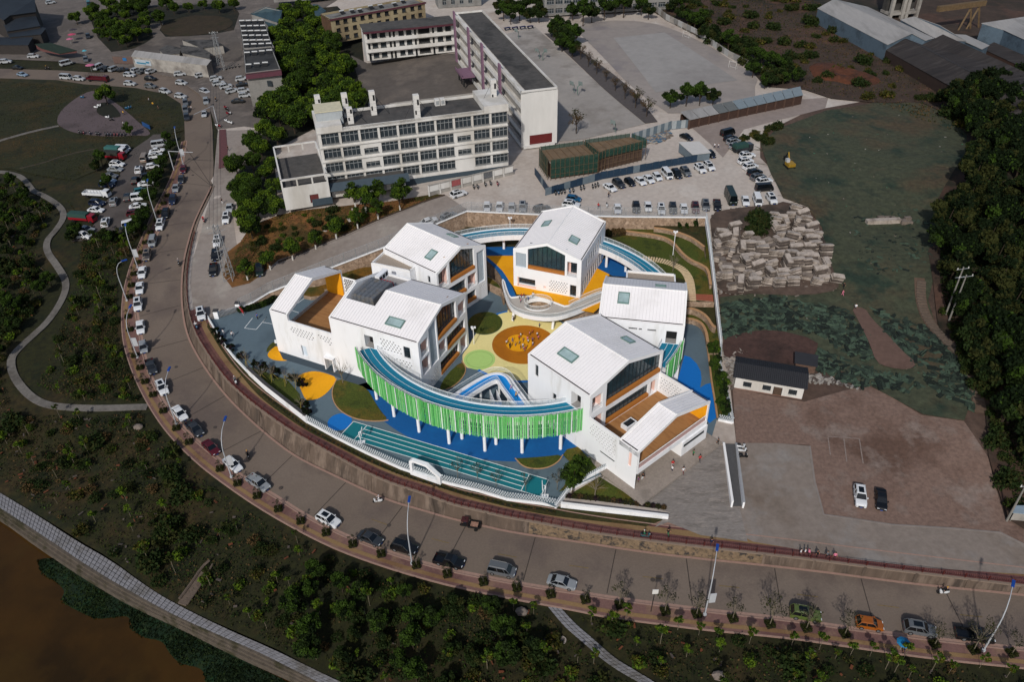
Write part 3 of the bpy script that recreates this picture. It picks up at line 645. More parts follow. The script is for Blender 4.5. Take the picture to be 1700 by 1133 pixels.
def roofs(root,x0,x1,W,e,r,ov=.0,seam=.66,sky=(),well=None,verge=.35):
 """two pitched slabs with standing seams, dark gutters, raised white verges"""
 k = (r-e)/(W/2); zf = lambda y:e+k*y if y <= W/2 else e+k*(W-y)
 for side in (0,1):
  ya,yb = (.0,W/2) if side == 0 else (W,W/2)
  b = MB()
  def q(xa,xb,y0_,y1_):b.add([(xa,y0_,zf(y0_)+.02),(xb,y0_,zf(y0_)+.02),(xb,y1_,zf(y1_)+.02),(xa,y1_,zf(y1_)+.02)],[(0,1,2,3) if side == 0 else (3,2,1,0)])
  if well:
   wx0,wx1,wy0,wy1 = well
   if side == 0:q(x0,x1,0,wy0); q(wx1,x1,wy0,W/2)
   else:q(wx1,x1,W,W/2)
  else:q(x0,x1,ya,yb)
  b.obj('roof_slope',m_roof,root)
  s = MB(); x = x0+seam
  while x < x1-.1:
   lo_,hi_ = ya+(.5 if side == 0 else -.5),yb
   if well and well[0]-.1 < x < well[1]:
    if side == 1:x += seam; continue
    hi_ = well[2]
   s.add([(x-.03,lo_,zf(lo_)+.02),(x+.03,lo_,zf(lo_)+.02),(x+.03,hi_,zf(hi_)+.02),(x-.03,hi_,zf(hi_)+.02),(x-.02,lo_,zf(lo_)+.09),(x+.02,lo_,zf(lo_)+.09),(x+.02,hi_,zf(hi_)+.09),(x-.02,hi_,zf(hi_)+.09)],[(4,5,6,7),(0,4,7,3),(5,1,2,6)])
   x += seam
  s.obj('roof_seams',m_seam,root,kind='stuff')
  c = MB(); yg = .28 if side == 0 else W-.28
  xg0 = well[1] if (well and side == 1) else x0+.4
  c.box(xg0,x1-.4,yg-.09,yg+.09,zf(yg)+.0,zf(yg)+.1); c.obj('gutter',m_gut,root)
 for xe,s_ in ((x0,1),(x1,-1)):
  v = MB(); xa,xb = (xe,xe+verge) if s_ > 0 else (xe-verge,xe)
  prof = [(-.0,e+.0),(W/2,r+.0),(W,e+.0),(W,e+.2),(W/2,r+.22),(0,e+.2)]
  v.add([(xa,)+p for p in prof]+[(xb,)+p for p in prof],[(0,1,4,5),(1,2,3,4),(6,11,10,7),(7,10,9,8),(5,4,10,11),(4,3,9,10),(0,5,11,6),(2,8,9,3)]); v.obj('verge',m_capw,root)
 c = MB(); c.box((well[1] if well else x0)+.3,x1-.3,W/2-.1,W/2+.1,r-.02,r+.1); c.obj('ridge_cap',m_capw,root)
 for sx,sy,lx,ly in sky:
  cz = zf(sy); s = MB(); dz = k*ly/2*(1 if sy <= W/2 else -1)
  def pt(u,v,h):return (sx+u*lx/2,sy+v*ly/2,cz+v*dz+h)
  for (u0,u1,v0,v1) in ((-1,1,-1,-.86),(-1,1,.86,1),(-1,-.88,-.86,.86),(.88,1,-.86,.86)):
   s.add([pt(u0,v0,0),pt(u1,v0,0),pt(u1,v1,0),pt(u0,v1,0),pt(u0,v0,.28),pt(u1,v0,.28),pt(u1,v1,.28),pt(u0,v1,.28)],[(4,5,6,7),(0,1,5,4),(1,2,6,5),(2,3,7,6),(3,0,4,7)])
  o = s.obj('skylight',M('skylight_frame','#5f7a74',.5,.1,1),root)
  g_ = MB(); g_.add([pt(-.88,-.86,.16),pt(.88,-.86,.16),pt(.88,.86,.16),pt(-.88,.86,.16)],[(0,1,2,3)]); g_.obj('pane',m_sky,o)
 return zf
def house(key,label,O,ang,x0,x1,W,e,r,front=(),back=(),endl=(),gable=(),sky=(),well=None,zb=0.0,holes_f=(),holes_b=(),holes_g=()):
 root = thing('gabled_classroom_block',label,'school building',O,radians(ang)); zf = lambda y:e+(r-e)/(W/2)*(y if y <= W/2 else W-y)
 PK[0] = W/2
 mpf = lambda a,z,d:(a,d,z); mpb = lambda a,z,d:(a,W-d,z); mpg = lambda a,z,d:(x1-d,a,z); mpl = lambda a,z,d:(x0+d,a,z)
 flat = lambda v:e
 for nm,a0,a1,tp,ops,hl,mp in (('front_wall',x0,x1,flat,front,holes_f,mpf),('rear_wall',x0,x1,flat,back,holes_b,mpb),('end_wall',0,W,zf,endl,(),mpl),('gable_wall',0,W,zf,gable,holes_g,mpg)):
  rect = [(o[0],o[1],o[2],o[3],o[5] if len(o) > 5 else (.5 if o[4] == 'W' else 1.7)) for o in ops]
  mb = face(a0,a1,tp,rect+list(hl),1.7,mp,extra=(W/2,) if tp is zf else ())
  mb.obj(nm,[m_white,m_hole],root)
  for o in ops:
   a,b,z0,z1,kd_ = o[:5]; d = o[5] if len(o) > 5 else (.5 if kd_ == 'W' else 1.7)
   if kd_ == 'W':pane(root,'window',mp,a,b,z0,z1,d,tp,mull=max(.9,(b-a)/2) if b-a < 2.5 else 1.3)
   elif kd_ == 'D':
    w = MB(); w.add([mp(a,z0,1.65),mp(b,z0,1.65),mp(b,z1,1.65),mp(a,z1,1.65)],[(0,1,2,3)]); w.obj('door',m_dark,root)
    w = MB(); w.add([mp(a,z0+.02,0),mp(b,z0+.02,0),mp(b,z0+.02,1.7),mp(a,z0+.02,1.7)],[(0,1,2,3)]); w.obj('threshold',M('grey_floor','#8e8c8a',.8),root)
   elif kd_ == 'G':
    zs = z0+.75; w = MB(); p0,p1 = mp(a+.02,z0,-.12),mp(b-.02,zs,.5)
    w.box(min(p0[0],p1[0]),max(p0[0],p1[0]),min(p0[1],p1[1]),max(p0[1],p1[1]),z0+.02,zs); w.obj('timber_sill',m_wood,root)
    pane(root,'glazing',mp,a,b,zs,z1,.7,tp,mat=m_glt)
    w = MB(); zt = z1 if z1 is not None else min(tp(a),tp(b))-.5
    w.add([mp(a,z0,1.6),mp(b,z0,1.6),mp(b,zt+.8,1.6),mp(a,zt+.8,1.6)],[(0,1,2,3)]); w.obj('interior_wall',M('interior_'+key,{'B':'#a8640c','C':'#a8700f'}.get(key,'#5d6a70'),.8,.35,.6,'#2e3a40',.25,.5),root)
   elif kd_ == 'N':niche(root,mp,a,b,z0,z1,tp)
   elif kd_ == 'n':niche(root,mp,a,b,z0,z1,tp,win=True,rail=False)
   elif kd_ == 'S':
    zt = z1 if z1 is not None else min(tp(a),tp(b))-.5; w = MB(); ta,tb = (z1,z1) if z1 is not None else (tp(a)-.5,tp(b)-.5)
    w.add([mp(a,z0,.35),mp(b,z0,.35),mp(b,tb,.35),mp(a,ta,.35)],[(0,1,2,3)]); o_ = w.obj('metal_screen',m_scr,root)
    w = MB(); n_ = int((b-a)/.3)
    for i in range(n_+1):v = a+(b-a)*i/n_; w.tube([mp(v,z0,.3),mp(v,ta+(tb-ta)*i/n_,.3)],.03,3)
    w.obj('fins',m_scr,o_)
   elif kd_ == 'P':
    w = MB(); w.add([mp(a,z0,.3),mp(b,z0,.3),mp(b,z1,.3),mp(a,z1,.3)],[(0,1,2,3)]); w.obj('niche_back',m_pinkw,root)
 roofs(root,x0,x1,W,e,r,sky=sky,well=well)
 return root
AB_O,AB_A = (-50.62,137.54,0),-26.57
# ---- block B (large left block)
hB = holes(27.7,32.6,9.6,12.0,fn=lambda a,z:z < 12.2-.12*(a-27.7))+holes(29.5,35,5.6,8.2,fn=lambda a,z:z > 8.6-.45*(a-29))
B = house('B','white gabled block with a grey tank sunk into its roof beside the green bridge',AB_O,AB_A,15.7,36.5,19.2,13.5,16.5,
  front=[(23.9,26,9,11.9,'D'),(33,34.5,9.05,11.9,'W')],
  gable=[(.7,3.5,9.3,12.9,'N'),(.7,3.5,5,8.8,'N'),(4,6.8,4.9,None,'S'),(7.2,14.8,9.4,None,'G'),(15.6,18.5,9.3,12.7,'N'),(7.2,10.1,4.9,8.4,'N'),(10.5,17.9,4.7,8,'G'),(7.3,14.9,.4,3.7,'G'),(15.6,18.4,.1,3.9,'n')],
  sky=[(29.6,3.0,3.7,1.9)],well=(16.3,23.4,5.4,19.2),holes_f=hB,holes_g=holes(2.2,6.6,1,4.4,fn=lambda a,z:z < 1.0+.8*(a-2.2)))
w = MB(); w.box(16.3,23.4,5.4,18.9,12.7,13.0); w.obj('roof_well_floor',M('grey_roof_floor','#8f8c8a',.9,.1,1),B)
w = MB(); zq = lambda y:13.5+3/9.6*(y if y < 9.6 else 19.2-y)
w.ext([(5.4,13),(18.9,13),(19.2,13.5),(9.6,16.5),(5.4,15.2)],'x',16.0,16.3)
w.ext([(5.4,13),(18.9,13),(19.2,13.5),(9.6,16.5),(5.4,15.2)],'x',23.4,23.5); w.box(16.3,23.4,18.9,19.2,12.7,13.6); w.box(16.3,23.4,5.3,5.4,13,15.2); w.obj('well_parapet',m_white,B)
root = thing('rooftop_water_tank','grey panelled water tank sunk in the roof of the large left block','water tank',Vector(AB_O)+Matrix.Rotation(radians(AB_A),3,'Z')@Vector((16.9,6.9,13.0)),radians(AB_A))
m_tank = M('tank_metal','#6a6e73',.5,.15,1.5,'#7a736a',.5,.5,metal=.3)
for i in range(5):
 w = MB(); w.box(i*1.02+.03,i*1.02+.99,0,6.9,.45,2.5)
 for j in range(6):
  for z in (.55,1.25,1.9):w.box(i*1.02+.2,i*1.02+.82,-.05,0,z,z+.5) if j == 0 else None
  w.box(i*1.02+.2,i*1.02+.82,j*1.15+.15,j*1.15+1.0,2.5,2.56)
 w.obj('tank_panel',m_tank,root)
for i in range(4):w = MB(); w.box(.5+i*1.3,.8+i*1.3,-.5,6.8,0,.45); w.obj('support_beam',m_dark,root)
root = thing('rooftop_air_unit','white rooftop air conditioning unit with dark fan grilles behind the water tank','air conditioner',Vector(AB_O)+Matrix.Rotation(radians(AB_A),3,'Z')@Vector((16.5,15.5,13.0)),radians(AB_A))
w = MB(); w.box(0,1.1,0,3.4,0,1.7); w.obj('casing',m_white,root)
for j in range(3):w = MB(); w.box(1.1,1.14,.2+j*1.1,1.0+j*1.1,.5,1.4); w.obj('fan_grille',m_dark,root)
root = thing('red_pipework','red curved pipes and valves between the rooftop tank and the white air unit','pipes',Vector(AB_O)+Matrix.Rotation(radians(AB_A),3,'Z')@Vector((18.6,14.4,13.0)),radians(AB_A))
m_redp = M('red_pipe','#9c1f2c',.5,.1,1)
for j in range(4):
 w = MB(); w.tube([(j*.7,0,0),(j*.7,0,1.2),(j*.7+.1,.6,1.8),(j*.7+.2,1.2,1.2),(j*.7+.2,1.5,0)],.1,5); w.obj('pipe',m_redp,root)
# ---- arch A (open terrace frame left of block B)
A_ = thing('gabled_terrace_block','white block with open roof frame over a brown deck, leftmost of the kindergarten','school building',AB_O,radians(AB_A))
mpf = lambda a,z,d:(a,d,z); mpb = lambda a,z,d:(a,19.2-d,z)
hA = holes(4.8,10.9,6.1,7.9,fn=lambda a,z:z < 8.0-.02*a and z > 7.2-.18*(10.9-a)*0-.3*(a-4.8)*0-1.4*(1 if a > 6 else .5))+holes(11.6,15.4,6.2,8.0,fn=lambda a,z:z > 7.9-.5*(a-11)*1)
mb = face(0,15.7,lambda v:9.45,[(6.6,8.0,1.0,3.8,.4),(13.2,15.2,0,2.9,1.2)]+hA,.4,mpf); mb.box(.05,15.7,.05,.35,9.2,9.45); mb.obj('front_wall',[m_white,m_hole],A_)
w = MB(); w.box(6.7,7.9,.3,.36,1.05,3.75); w.obj('window',M('pale_panel','#c4d0da',.3),A_)
w = MB(); w.box(13.0,13.25,-.9,0,0,3.2); w.box(15.15,15.4,-.9,0,0,3.2); w.box(13.0,15.4,-.9,0,3.0,3.25); w.obj('porch',m_white,A_)
w = MB(); w.box(13.3,15.1,1.1,1.15,0,2.8); w.obj('door',M('pale_door','#b9b6ae',.6),A_)
face(0,15.7,lambda v:9.3,[(5.6,6.9,4.4,7)][:0]+holes(4.9,8.6,5.5,9,.5,.45),.4,mpb).obj('rear_wall',[m_white,m_hole],A_)
face(0,19.2,lambda v:4.4,[],.4,lambda a,z,d:(d,a,z)).obj('end_wall',m_white,A_)
w = MB(); w.box(.1,15.6,.3,18.9,4.1,4.4); w.obj('deck',m_deckw,A_)
w = MB(); w.box(.0,4.6,18.6,18.85,4.4,10.7); w.obj('orange_end_panel',m_orange,A_)
w = MB(); w.box(.0,.25,.35,18.9,4.4,4.6); w.box(.25,.5,3,18,4.4,5.1); w.obj('deck_kerb',M('grey_kerb','#a5a3a0',.8),A_)
zA = lambda y:10.8+3.4/9.6*(y if y <= 9.6 else 19.2-y)
w = MB()   # portal frame: thick sloping roof shell on two short walls
prof = [(0,9.46),(0,10.8),(9.6,14.2),(19.2,10.8),(19.2,9.3)]; inn = [(.5,9.3),(.5,10.55),(9.6,13.75),(18.7,10.55),(18.7,9.3)]
v = [(0.0,)+p for p in prof]+[(0.0,)+p for p in inn]+[(4.6,)+p for p in prof]+[(4.6,)+p for p in inn]
f = []
for i in range(4):f += [(i,i+1,i+6,i+5),(10+i,15+i,16+i,11+i),(i,10+i,11+i,i+1),(5+i,6+i,16+i,15+i)]
w.add(v,f); w.box(.01,4.6,.02,.5,4.4,9.44); w.box(0,4.6,18.86,19.19,4.4,9.3); w.obj('portal_frame',m_white,A_)
roofs(A_,0,4.6,19.2,10.82,14.22,verge=.3)
# ---- block C
C_ = house('C','white gabled block at the back left with a tall grey metal screen on its gable',Vector((-5.61,157.76,0))+Matrix.Rotation(radians(-41.4),3,'Z')@Vector((0,-15.7,0)),-41.4,-17.05,0,15.8,13.5,16.7,
  front=[(-2.9,-2.1,10.3,12.1,'W')],
  gable=[(.5,3.4,9.3,None,'N'),(4,11.9,9.4,None,'G'),(12.7,15.1,4.6,13.0,'S'),(9.4,12.3,4.8,8.4,'N'),(1,8.8,4.8,8.2,'G'),(9,11.9,1.1,3.8,'G'),(1,8.5,.8,3.8,'G')],
  sky=[(-4.9,3.4,2.0,2.4),(-7.5,12.8,2.4,1.6)],holes_g=holes(12.9,15.2,1.2,4.0,.5,.55,.26,fn=lambda a,z:z > 3.8-1.2*(a-12.6)))
an = [G(615.8,436.5,12.8),G(638.5,416.2,12.8),G(692.7,441.3,12.8),G(680,450,12.8)]
ann = thing('flat_roof_annex','low white flat roofed annex attached to the left of the back left block','school annex')
w = MB(); w.prism([(p.x,p.y) for p in an],0,12.3,0,1)
def ring(b,pts,z0,z1,t,mi=0):
 n = len(pts)
 for i in range(n):
  a,c = Vector((pts[i][0],pts[i][1],0)),Vector((pts[(i+1) % n][0],pts[(i+1) % n][1],0)); d = (c-a).normalized(); m_ = (a+c)/2
  cen = sum((Vector((p[0],p[1],0)) for p in pts),Vector())/n; nn = Vector((-d.y,d.x,0)); nn = nn if (cen-m_).dot(nn) > 0 else -nn
  m_ = m_+nn*(t/2); b.obox((m_.x,m_.y),(d.x,d.y),(c-a).length,t,z0,z1,mi)
 return b
w.obj('walls',[m_white,M('gravel_roof','#94887b',.95,.2,3)],ann); ring(MB(),an,12.31,12.85,.3).obj('parapet',m_capw,ann)
# ---- block D on the yellow terrace
D_ = house('D','white gabled block with a wide glazed gable standing on the yellow terrace',Vector((15.62,149.6,4))+Matrix.Rotation(radians(-22),3,'Z')@Vector((-16.1,0,0))+Matrix.Rotation(radians(68),3,'Z')@Vector((19.2,0,0)),-112,0,19.2,16.1,9.7,12.6,
  gable=[(.6,3.1,5.3,9.1,'S'),(3.5,12.3,5.4,None,'G'),(12.8,15.1,5.3,9.1,'N'),(1.2,5.3,.8,2.6,'W',.8),(13.6,15.1,.1,3.2,'W',.8),(7.3,7.9,.8,1.5,'P',.3)],
  back=[(x,x+.8,z,z+2.4,'W',.35) for z in (5.6,) for x in (3.5,5.3,7.1,8.9,10.7,12.5,14.3)]+[(x,x+.9,.4,3.6,'W',.35) for x in (3.0,4.7,6.4,8.1,9.8,11.5,13.2,14.9,16.6)],
  sky=[(8.0,4.0,2.6,1.9),(13.0,12.4,2.6,2.1)],holes_g=holes(8.7,13.2,.6,3.2,.62,.5,.28))
w = MB(); w.add([(19.22,1.2,2.6),(19.22,5.3,2.6),(19.22,5.3,2.62),(19.22,3.25,3.3)][:0] or [(19.19,.9,.3),(19.19,5.6,.3),(19.19,5.6,.75),(19.19,.9,.75)],[(0,1,2,3)]); w.box(19.15,19.24,.95,1.2,.3,2.7); w.box(19.15,19.24,.95,5.5,.3,.75); w.obj('pink_surround',m_pinkw,D_)
E_ = house('E','white gabled block at the right of the ring with its broad roof facing the viewer',(33.73,125.17,0),-11.6,-16.9,0,15.65,13.5,16.5,
  front=[(-10.8,-9.1,11.5,11.95,'W'),(-8.8,-8.2,11.5,11.95,'W'),(-7.1,-5.4,11.5,11.95,'W'),(-3.4,-1.3,9,11.95,'D')],sky=[(-12.4,4.9,2.3,2.5),(-5.3,10.6,2.2,1.3)])
an = [G(1040,449,11.5),G(1121,455.5,11.5),G(1120,475,11.5),G(1039,466,11.5)]
an = [an[0],an[1],Vector(an[1])+Vector((-1.0,-7,0)),Vector(an[0])+Vector((-1.0,-7,0))]
ann = thing('flat_roof_annex','narrow flat roofed annex with a tan gravel roof behind the right block','school annex')
w = MB(); w.prism([(p[0],p[1]) for p in an],0,11.1,0,1); w.obj('walls',[m_white,MATS['gravel_roof']],ann); ring(MB(),an,11.11,11.6,.3).obj('parapet',m_capw,ann)
# ---- block F + entrance block G
F_O,F_A = (20.88,95.49,0),-49.68
F_ = house('F','white gabled block with a dark glazed gable above the brown roof terrace',F_O,F_A,-27.8,-11.6,19.4,13.9,16.7,
  front=[(-25.8,-24.9,10.1,12.9,'W'),(-21,-20,7.4,9,'W'),(-16.2,-13.8,9.2,12.5,'D')],
  gable=[(.6,3.3,9.7,13.2,'N'),(4.2,19.0,9.3,None,'G'),(.8,3.7,4.6,8.3,'n'),(4.4,16.2,4.7,8,'G'),(16.7,18.6,4.4,7.9,'n')],
  sky=[(-21.5,4.2,3.9,1.9),(-17.5,16.0,2.4,1.7)])
G_ = thing('entrance_block','white entrance block with open roof frame and forecourt beneath, nearest the paved square','school building',F_O,radians(F_A))
mpf = lambda a,z,d:(a,d,z)
hG = holes(-11.3,-4.9,3.1,8.6,.66,.6,.3,fn=lambda a,z:z < 7.9+.1*(a+11) and z > 5.3-.33*(a+11.3))
face(-11.6,0,lambda v:8.9,[(-8.6,-5.0,2.85,3.25,.3),(-2.0,-1.3,4.5,7.8,.25)]+hG,.3,mpf).obj('side_wall',[m_white,m_hole],G_)
w = MB(); w.box(-2.0,-1.3,.2,.24,4.5,7.8); w.obj('pink_slot_panel',m_pinkw,G_); w = MB(); w.box(-8.6,-5,.12,.28,2.85,3.3); w.obj('strip_window',m_dark,G_)
face(-11.6,0,lambda v:8.9,[],.3,lambda a,z,d:(a,19.4-d,z)).obj('side_wall',m_white,G_)
face(-11.6,-4.3,lambda v:8.7,holes(-11.2,-6.0,5.4,8.3,.66,.6,.3),.2,lambda a,z,d:(a,19.0+d,z)).obj('inner_wall',[m_white,m_hole],G_)
w = MB(); w.box(-11.6,-4.3,.05,.4,8.7,9.0); w.box(-11.6,-4.3,19.0,19.35,8.7,9.0); w.obj('wall_coping',m_capw,G_)
w = MB(); w.box(-11.6,-4.3,.3,.4,4.4,8.7); w.obj('inner_wall',m_white,G_)
w = MB(); w.box(-11.6,-.4,.3,19.1,4.15,4.4); w.obj('deck',m_deckw,G_)
w = MB(); w.box(-.35,0,.3,19.1,3.5,4.6); w.box(-11,-.35,.3,19.1,3.5,4.1); w.obj('front_slab',m_white,G_)
w = MB(); w.box(-4.3,-.2,18.75,18.98,4.4,8.7); w.obj('orange_end_panel',m_orange,G_)
w = MB(); w.box(-.2,-.14,.6,18.9,4.6,5.7); w.obj('balustrade',M('rose_glass_rail','#c9a9a4',.2,.05,1,alpha=.6),G_); w = MB(); w.box(-.22,-.1,.5,18.9,5.7,5.8); w.obj('handrail',m_capw,G_)
zG = lambda y:8.9+2.7/9.7*(y if y <= 9.7 else 19.4-y)
w = MB(); prof = [(0,7.9),(0,8.9),(9.7,11.6),(19.4,8.9),(19.4,7.9)]; inn = [(.45,7.9),(.45,8.6),(9.7,11.15),(18.95,8.6),(18.95,7.9)]
v = [(-4.3,)+p for p in prof]+[(-4.3,)+p for p in inn]+[(0.0,)+p for p in prof]+[(0.0,)+p for p in inn]; f = []
for i in range(4):f += [(i,i+1,i+6,i+5),(10+i,15+i,16+i,11+i),(i,10+i,11+i,i+1),(5+i,6+i,16+i,15+i)]
w.add(v,f); w.box(-4.3,0,.31,.5,4.4,7.9); w.box(-4.3,0,18.98,19.39,4.4,7.9); w.obj('portal_frame',m_white,G_)
roofs(G_,-4.3,0,19.4,8.92,11.62,verge=.3)
# ground floor volume under the slab, recessed entrance glazing, corner walls
w = MB(); w.box(-11,.3,12.2,19.4,0,3.5); w.obj('gatehouse',m_white,G_)
w = MB(); w.box(.3,.36,12.6,18.4,2.2,2.75); w.obj('strip_window',m_glass,G_)
w = MB(); w.box(-7.1,-7,.4,12.2,0,3.5); w.obj('entrance_glazing',m_glass,G_)
for j in range(9):w = MB(); w.box(-7,-6.9,.6+j*1.4,.7+j*1.4,0,3.5); w.obj('mullion',m_mull,G_)
w = MB(); w.box(-9.4,-7.8,6.2,8.9,4.4,5.3); w.obj('skylight_box',m_white,G_); w = MB(); w.box(-9.2,-8.0,6.5,8.6,5.3,5.34); w.obj('skylight_glass',m_glass,G_)
sheetc = M('forecourt_paving','#8a8077',.85,.15,2.5,'#7d746b',.3,.5,.1)
w = MB(); w.box(-11,3.2,-1.6,20.8,-.3,.09); w.obj('plinth',sheetc,G_)
# ---------------------------------------------------------------- kindergarten grounds
K = lambda fr,pts,z=0.0,it=1:smooth([G(x,y,z) for x,y in P(fr,pts)],it,True) if it else [G(x,y,z) for x,y in P(fr,pts)]
def kpatch(name,fr,pts,mat,off,z=0.0,it=1,**kw):return sheet(name,K(fr,pts,z,it),z,mat,off,6,**kw)
def kerbline(name,fr,pts,z,w=.18,h=.12,mat=None,it=2,closed=False):
 l = smooth([G(x,y,z) for x,y in P(fr,pts)],it,closed)
 if closed:l.append(l[0].copy())
 A,B = offs(l,w/2),offs(l,-w/2); b = MB(); up = Vector((0,0,h)); b.strip([p+up for p in A],[p+up for p in B]); b.strip(A,[p+up for p in A]); b.strip([p+up for p in B],B)
 return b.obj(name,mat or m_tankerb,kind='structure')
m_tankerb = M('tan_stone_kerb','#a5805c',.85,.15,2)
kpatch('play_plaza','r2',[(235,425),(330,330),(440,250),(505,230),(545,190),(985,300),(1010,560),(760,800),(675,800),(540,805),(440,785),(300,722),(265,712),(150,690),(135,620),(140,580),(190,520)],m_pyel,.035,0,1)
def wdisc(name,fr,c,rx,z,mat,off,ry=None):
 cc = G(*P(fr,[c])[0],z); ex = G(*P(fr,[(c[0]+rx,c[1])])[0],z); R_ = (ex-cc).length; R2 = R_
 if ry:ey = G(*P(fr,[(c[0],c[1]-ry)])[0],z); R2 = (ey-cc).length
 b = MB(); b.prism([(cc.x+R_*cos(t*pi/24),cc.y+R2*sin(t*pi/24)) for t in range(48)],z-.05,z+off); b.obj(name,mat,kind='structure'); return cc,R_
OC,OR_ = wdisc('ochre_circle','r2',(640,502),262,0,m_orub,.05)
wdisc('yellow_circle','r2',(597,492),107,0,m_yrub,.065,68)
wdisc('pale_green_circle','r2',(277,628),128,0,m_pgr,.05,80); wdisc('green_ring_line','r2',(277,628),108,0,M('green_line','#7fa056',.8),.058,66); wdisc('pale_green_inner','r2',(277,628),105,0,m_pgr,.066,63)
lawnc,lawnr = wdisc('round_lawn_kerb','r2',(322,330),142,0,M('dark_kerb','#4c5a4a',.8),.08,92); wdisc('round_lawn','r2',(322,330),138,0,m_lawn,.12,89)
kpatch('small_lawn','r2',[(130,640),(165,690),(160,740),(120,800),(60,850),(0,872),(-60,880),(0,760)],m_lawn,.1,0,1)
kerbline('lawn_kerb','r2',[(130,640),(165,690),(160,740),(120,800),(60,850),(0,872)],.05)
kerbline('blue_edge_line','r2',[(400,262),(450,245),(505,232)],.03,.5,.04,m_bblue); kerbline('blue_edge_line','r2',[(265,712),(310,735),(365,762)],.03,.6,.04,m_bblue); kerbline('blue_edge_line','r2',[(540,806),(600,808),(672,806)],.03,.6,.04,m_bblue)
kpatch('orange_rubber_patch','t6',[(400,185),(430,140),(500,88),(560,120),(710,213),(640,243),(560,252),(480,245),(420,220)],m_yrub,.04,0,1)
kpatch('corner_lawn','t6',[(390,170),(398,120),(430,78),(470,50),(500,85),(440,130)],m_lawn,.06,0,1)
kpatch('yellow_lens','t6',[(700,425),(760,385),(850,360),(930,360),(1010,378),(1130,425),(1095,500),(1030,580),(950,640),(860,662),(800,660),(755,560)],m_yrub,.04,0,1)
kpatch('plinth_strip','',[(463,583),(545,606),(604,628),(690,655),(690,672),(600,644),(545,620),(500,606),(470,597)],M('dark_blue_grey_rubber','#36424b',.85,.05,1),.045,0,0)
kpatch('kidney_lawn','kc',[(600,262),(572,330),(578,400),(620,460),(700,505),(780,522),(860,526),(925,520),(880,470),(835,400),(790,320),(690,285)],m_lawn,.09,0,1)
kerbline('lawn_kerb','kc',[(602,262),(570,330),(576,400),(618,462),(698,508),(778,526),(860,530),(925,522)],.05)
wdisc('blue_circle','kc',(620,533),75,0,m_bblue,.05,52)
RC = Vector((1.4,139.0,0)); RI,RO,RZ = 31.2,34.8,8.9
pol = lambda r,a,z:Vector((RC.x+r*cos(radians(a)),RC.y+r*sin(radians(a)),z))
def arc(r,a0,a1,z,n=None):
 n = n or max(4,int(abs(a1-a0)/2)); return [pol(r,a0+(a1-a0)*i/n,z) for i in range(n+1)]
b = MB(); b.strip(arc(29.5,-158,-66,.045),arc(36.2,-158,-66,.045)); b.obj('deep_blue_floor',m_dblue,kind='structure')
# running track with lanes
tc = [G(587,700.5,0),G(910.5,797.5,0),G(897.5,826,0),G(564.5,724.5,0)]
b = MB(); b.prism([(p.x,p.y) for p in tc],0,.06); b.obj('running_track',m_track,kind='structure')
tl = MB()
def tline(p,q,w=.14,z=.075):
 d = (q-p).normalized(); n = Vector((-d.y,d.x,0))*w/2; tl.add([Vector((v.x,v.y,z)) for v in (p-n,q-n,q+n,p+n)],[(0,1,2,3)])
lp = lambda u,v:(tc[0].lerp(tc[1],u)).lerp(tc[3].lerp(tc[2],u),v)
for u0,u1,v0,v1 in ((0,1,0,0),(0,1,1,1),(0,0,0,1),(1,1,0,1),(.075,.075,0,1),(.91,.91,0,1),(.075,.91,.25,.25),(.075,.91,.5,.5),(.075,.91,.75,.75)):tline(lp(u0,v0),lp(u1,v1))
tl.obj('track_lines',m_line,kind='structure')
cl_ = MB(); tl = cl_
for a,c in (((430,370),(540,383)),((540,383),(640,265)),((430,370),(505,275)),((600,315),(690,330)),((640,265),(600,315)),((930,135),(1010,75)),((880,205),(940,225))):
 tline(G(*P('r5',[a])[0],0),G(*P('r5',[c])[0],0),.14,.04)
cl_.obj('court_lines',m_line,kind='structure')
# right side blue shapes, lawn strip
kpatch('bright_blue_shape','r4',[(140,640),(205,400),(262,418),(322,480),(358,550),(366,620),(352,705),(405,672),(455,660),(478,760),(505,985),(440,1040),(380,960),(200,680)],m_bblue,.045,0,0)
kpatch('side_lawn','r4',[(360,120),(400,170),(408,260),(425,330),(440,480),(460,660),(490,830),(515,1000),(640,960),(620,760),(580,520),(545,290),(530,160),(500,140)],m_lawn,.1,0,1)
kerbline('lawn_kerb','r4',[(225,50),(290,65),(350,90),(395,150),(402,230),(418,310),(440,480),(460,660),(490,830),(515,1000)],.05,.35,.35)
kpatch('crescent_lawn','t7',[(1255,262),(1300,262),(1450,252),(1590,235),(1560,285),(1490,325),(1400,338),(1310,320)],m_lawn,.09,0,1); kerbline('lawn_kerb','t7',[(1255,262),(1310,322),(1400,340),(1490,328),(1560,288),(1592,238)],.05)
kpatch('corner_planting','t7',[(1590,240),(1640,290),(1640,370),(1600,460),(1560,500),(1640,480),(1760,390),(1830,330),(1700,180),(1620,200)],m_lawn,.1,0,0)
kpatch('front_lawn_strip','t6',[(210,315),(340,355),(480,400),(620,460),(740,600),(770,760),(850,830),(700,760),(560,660),(430,520),(300,400)],m_lawn,.09,0,0)
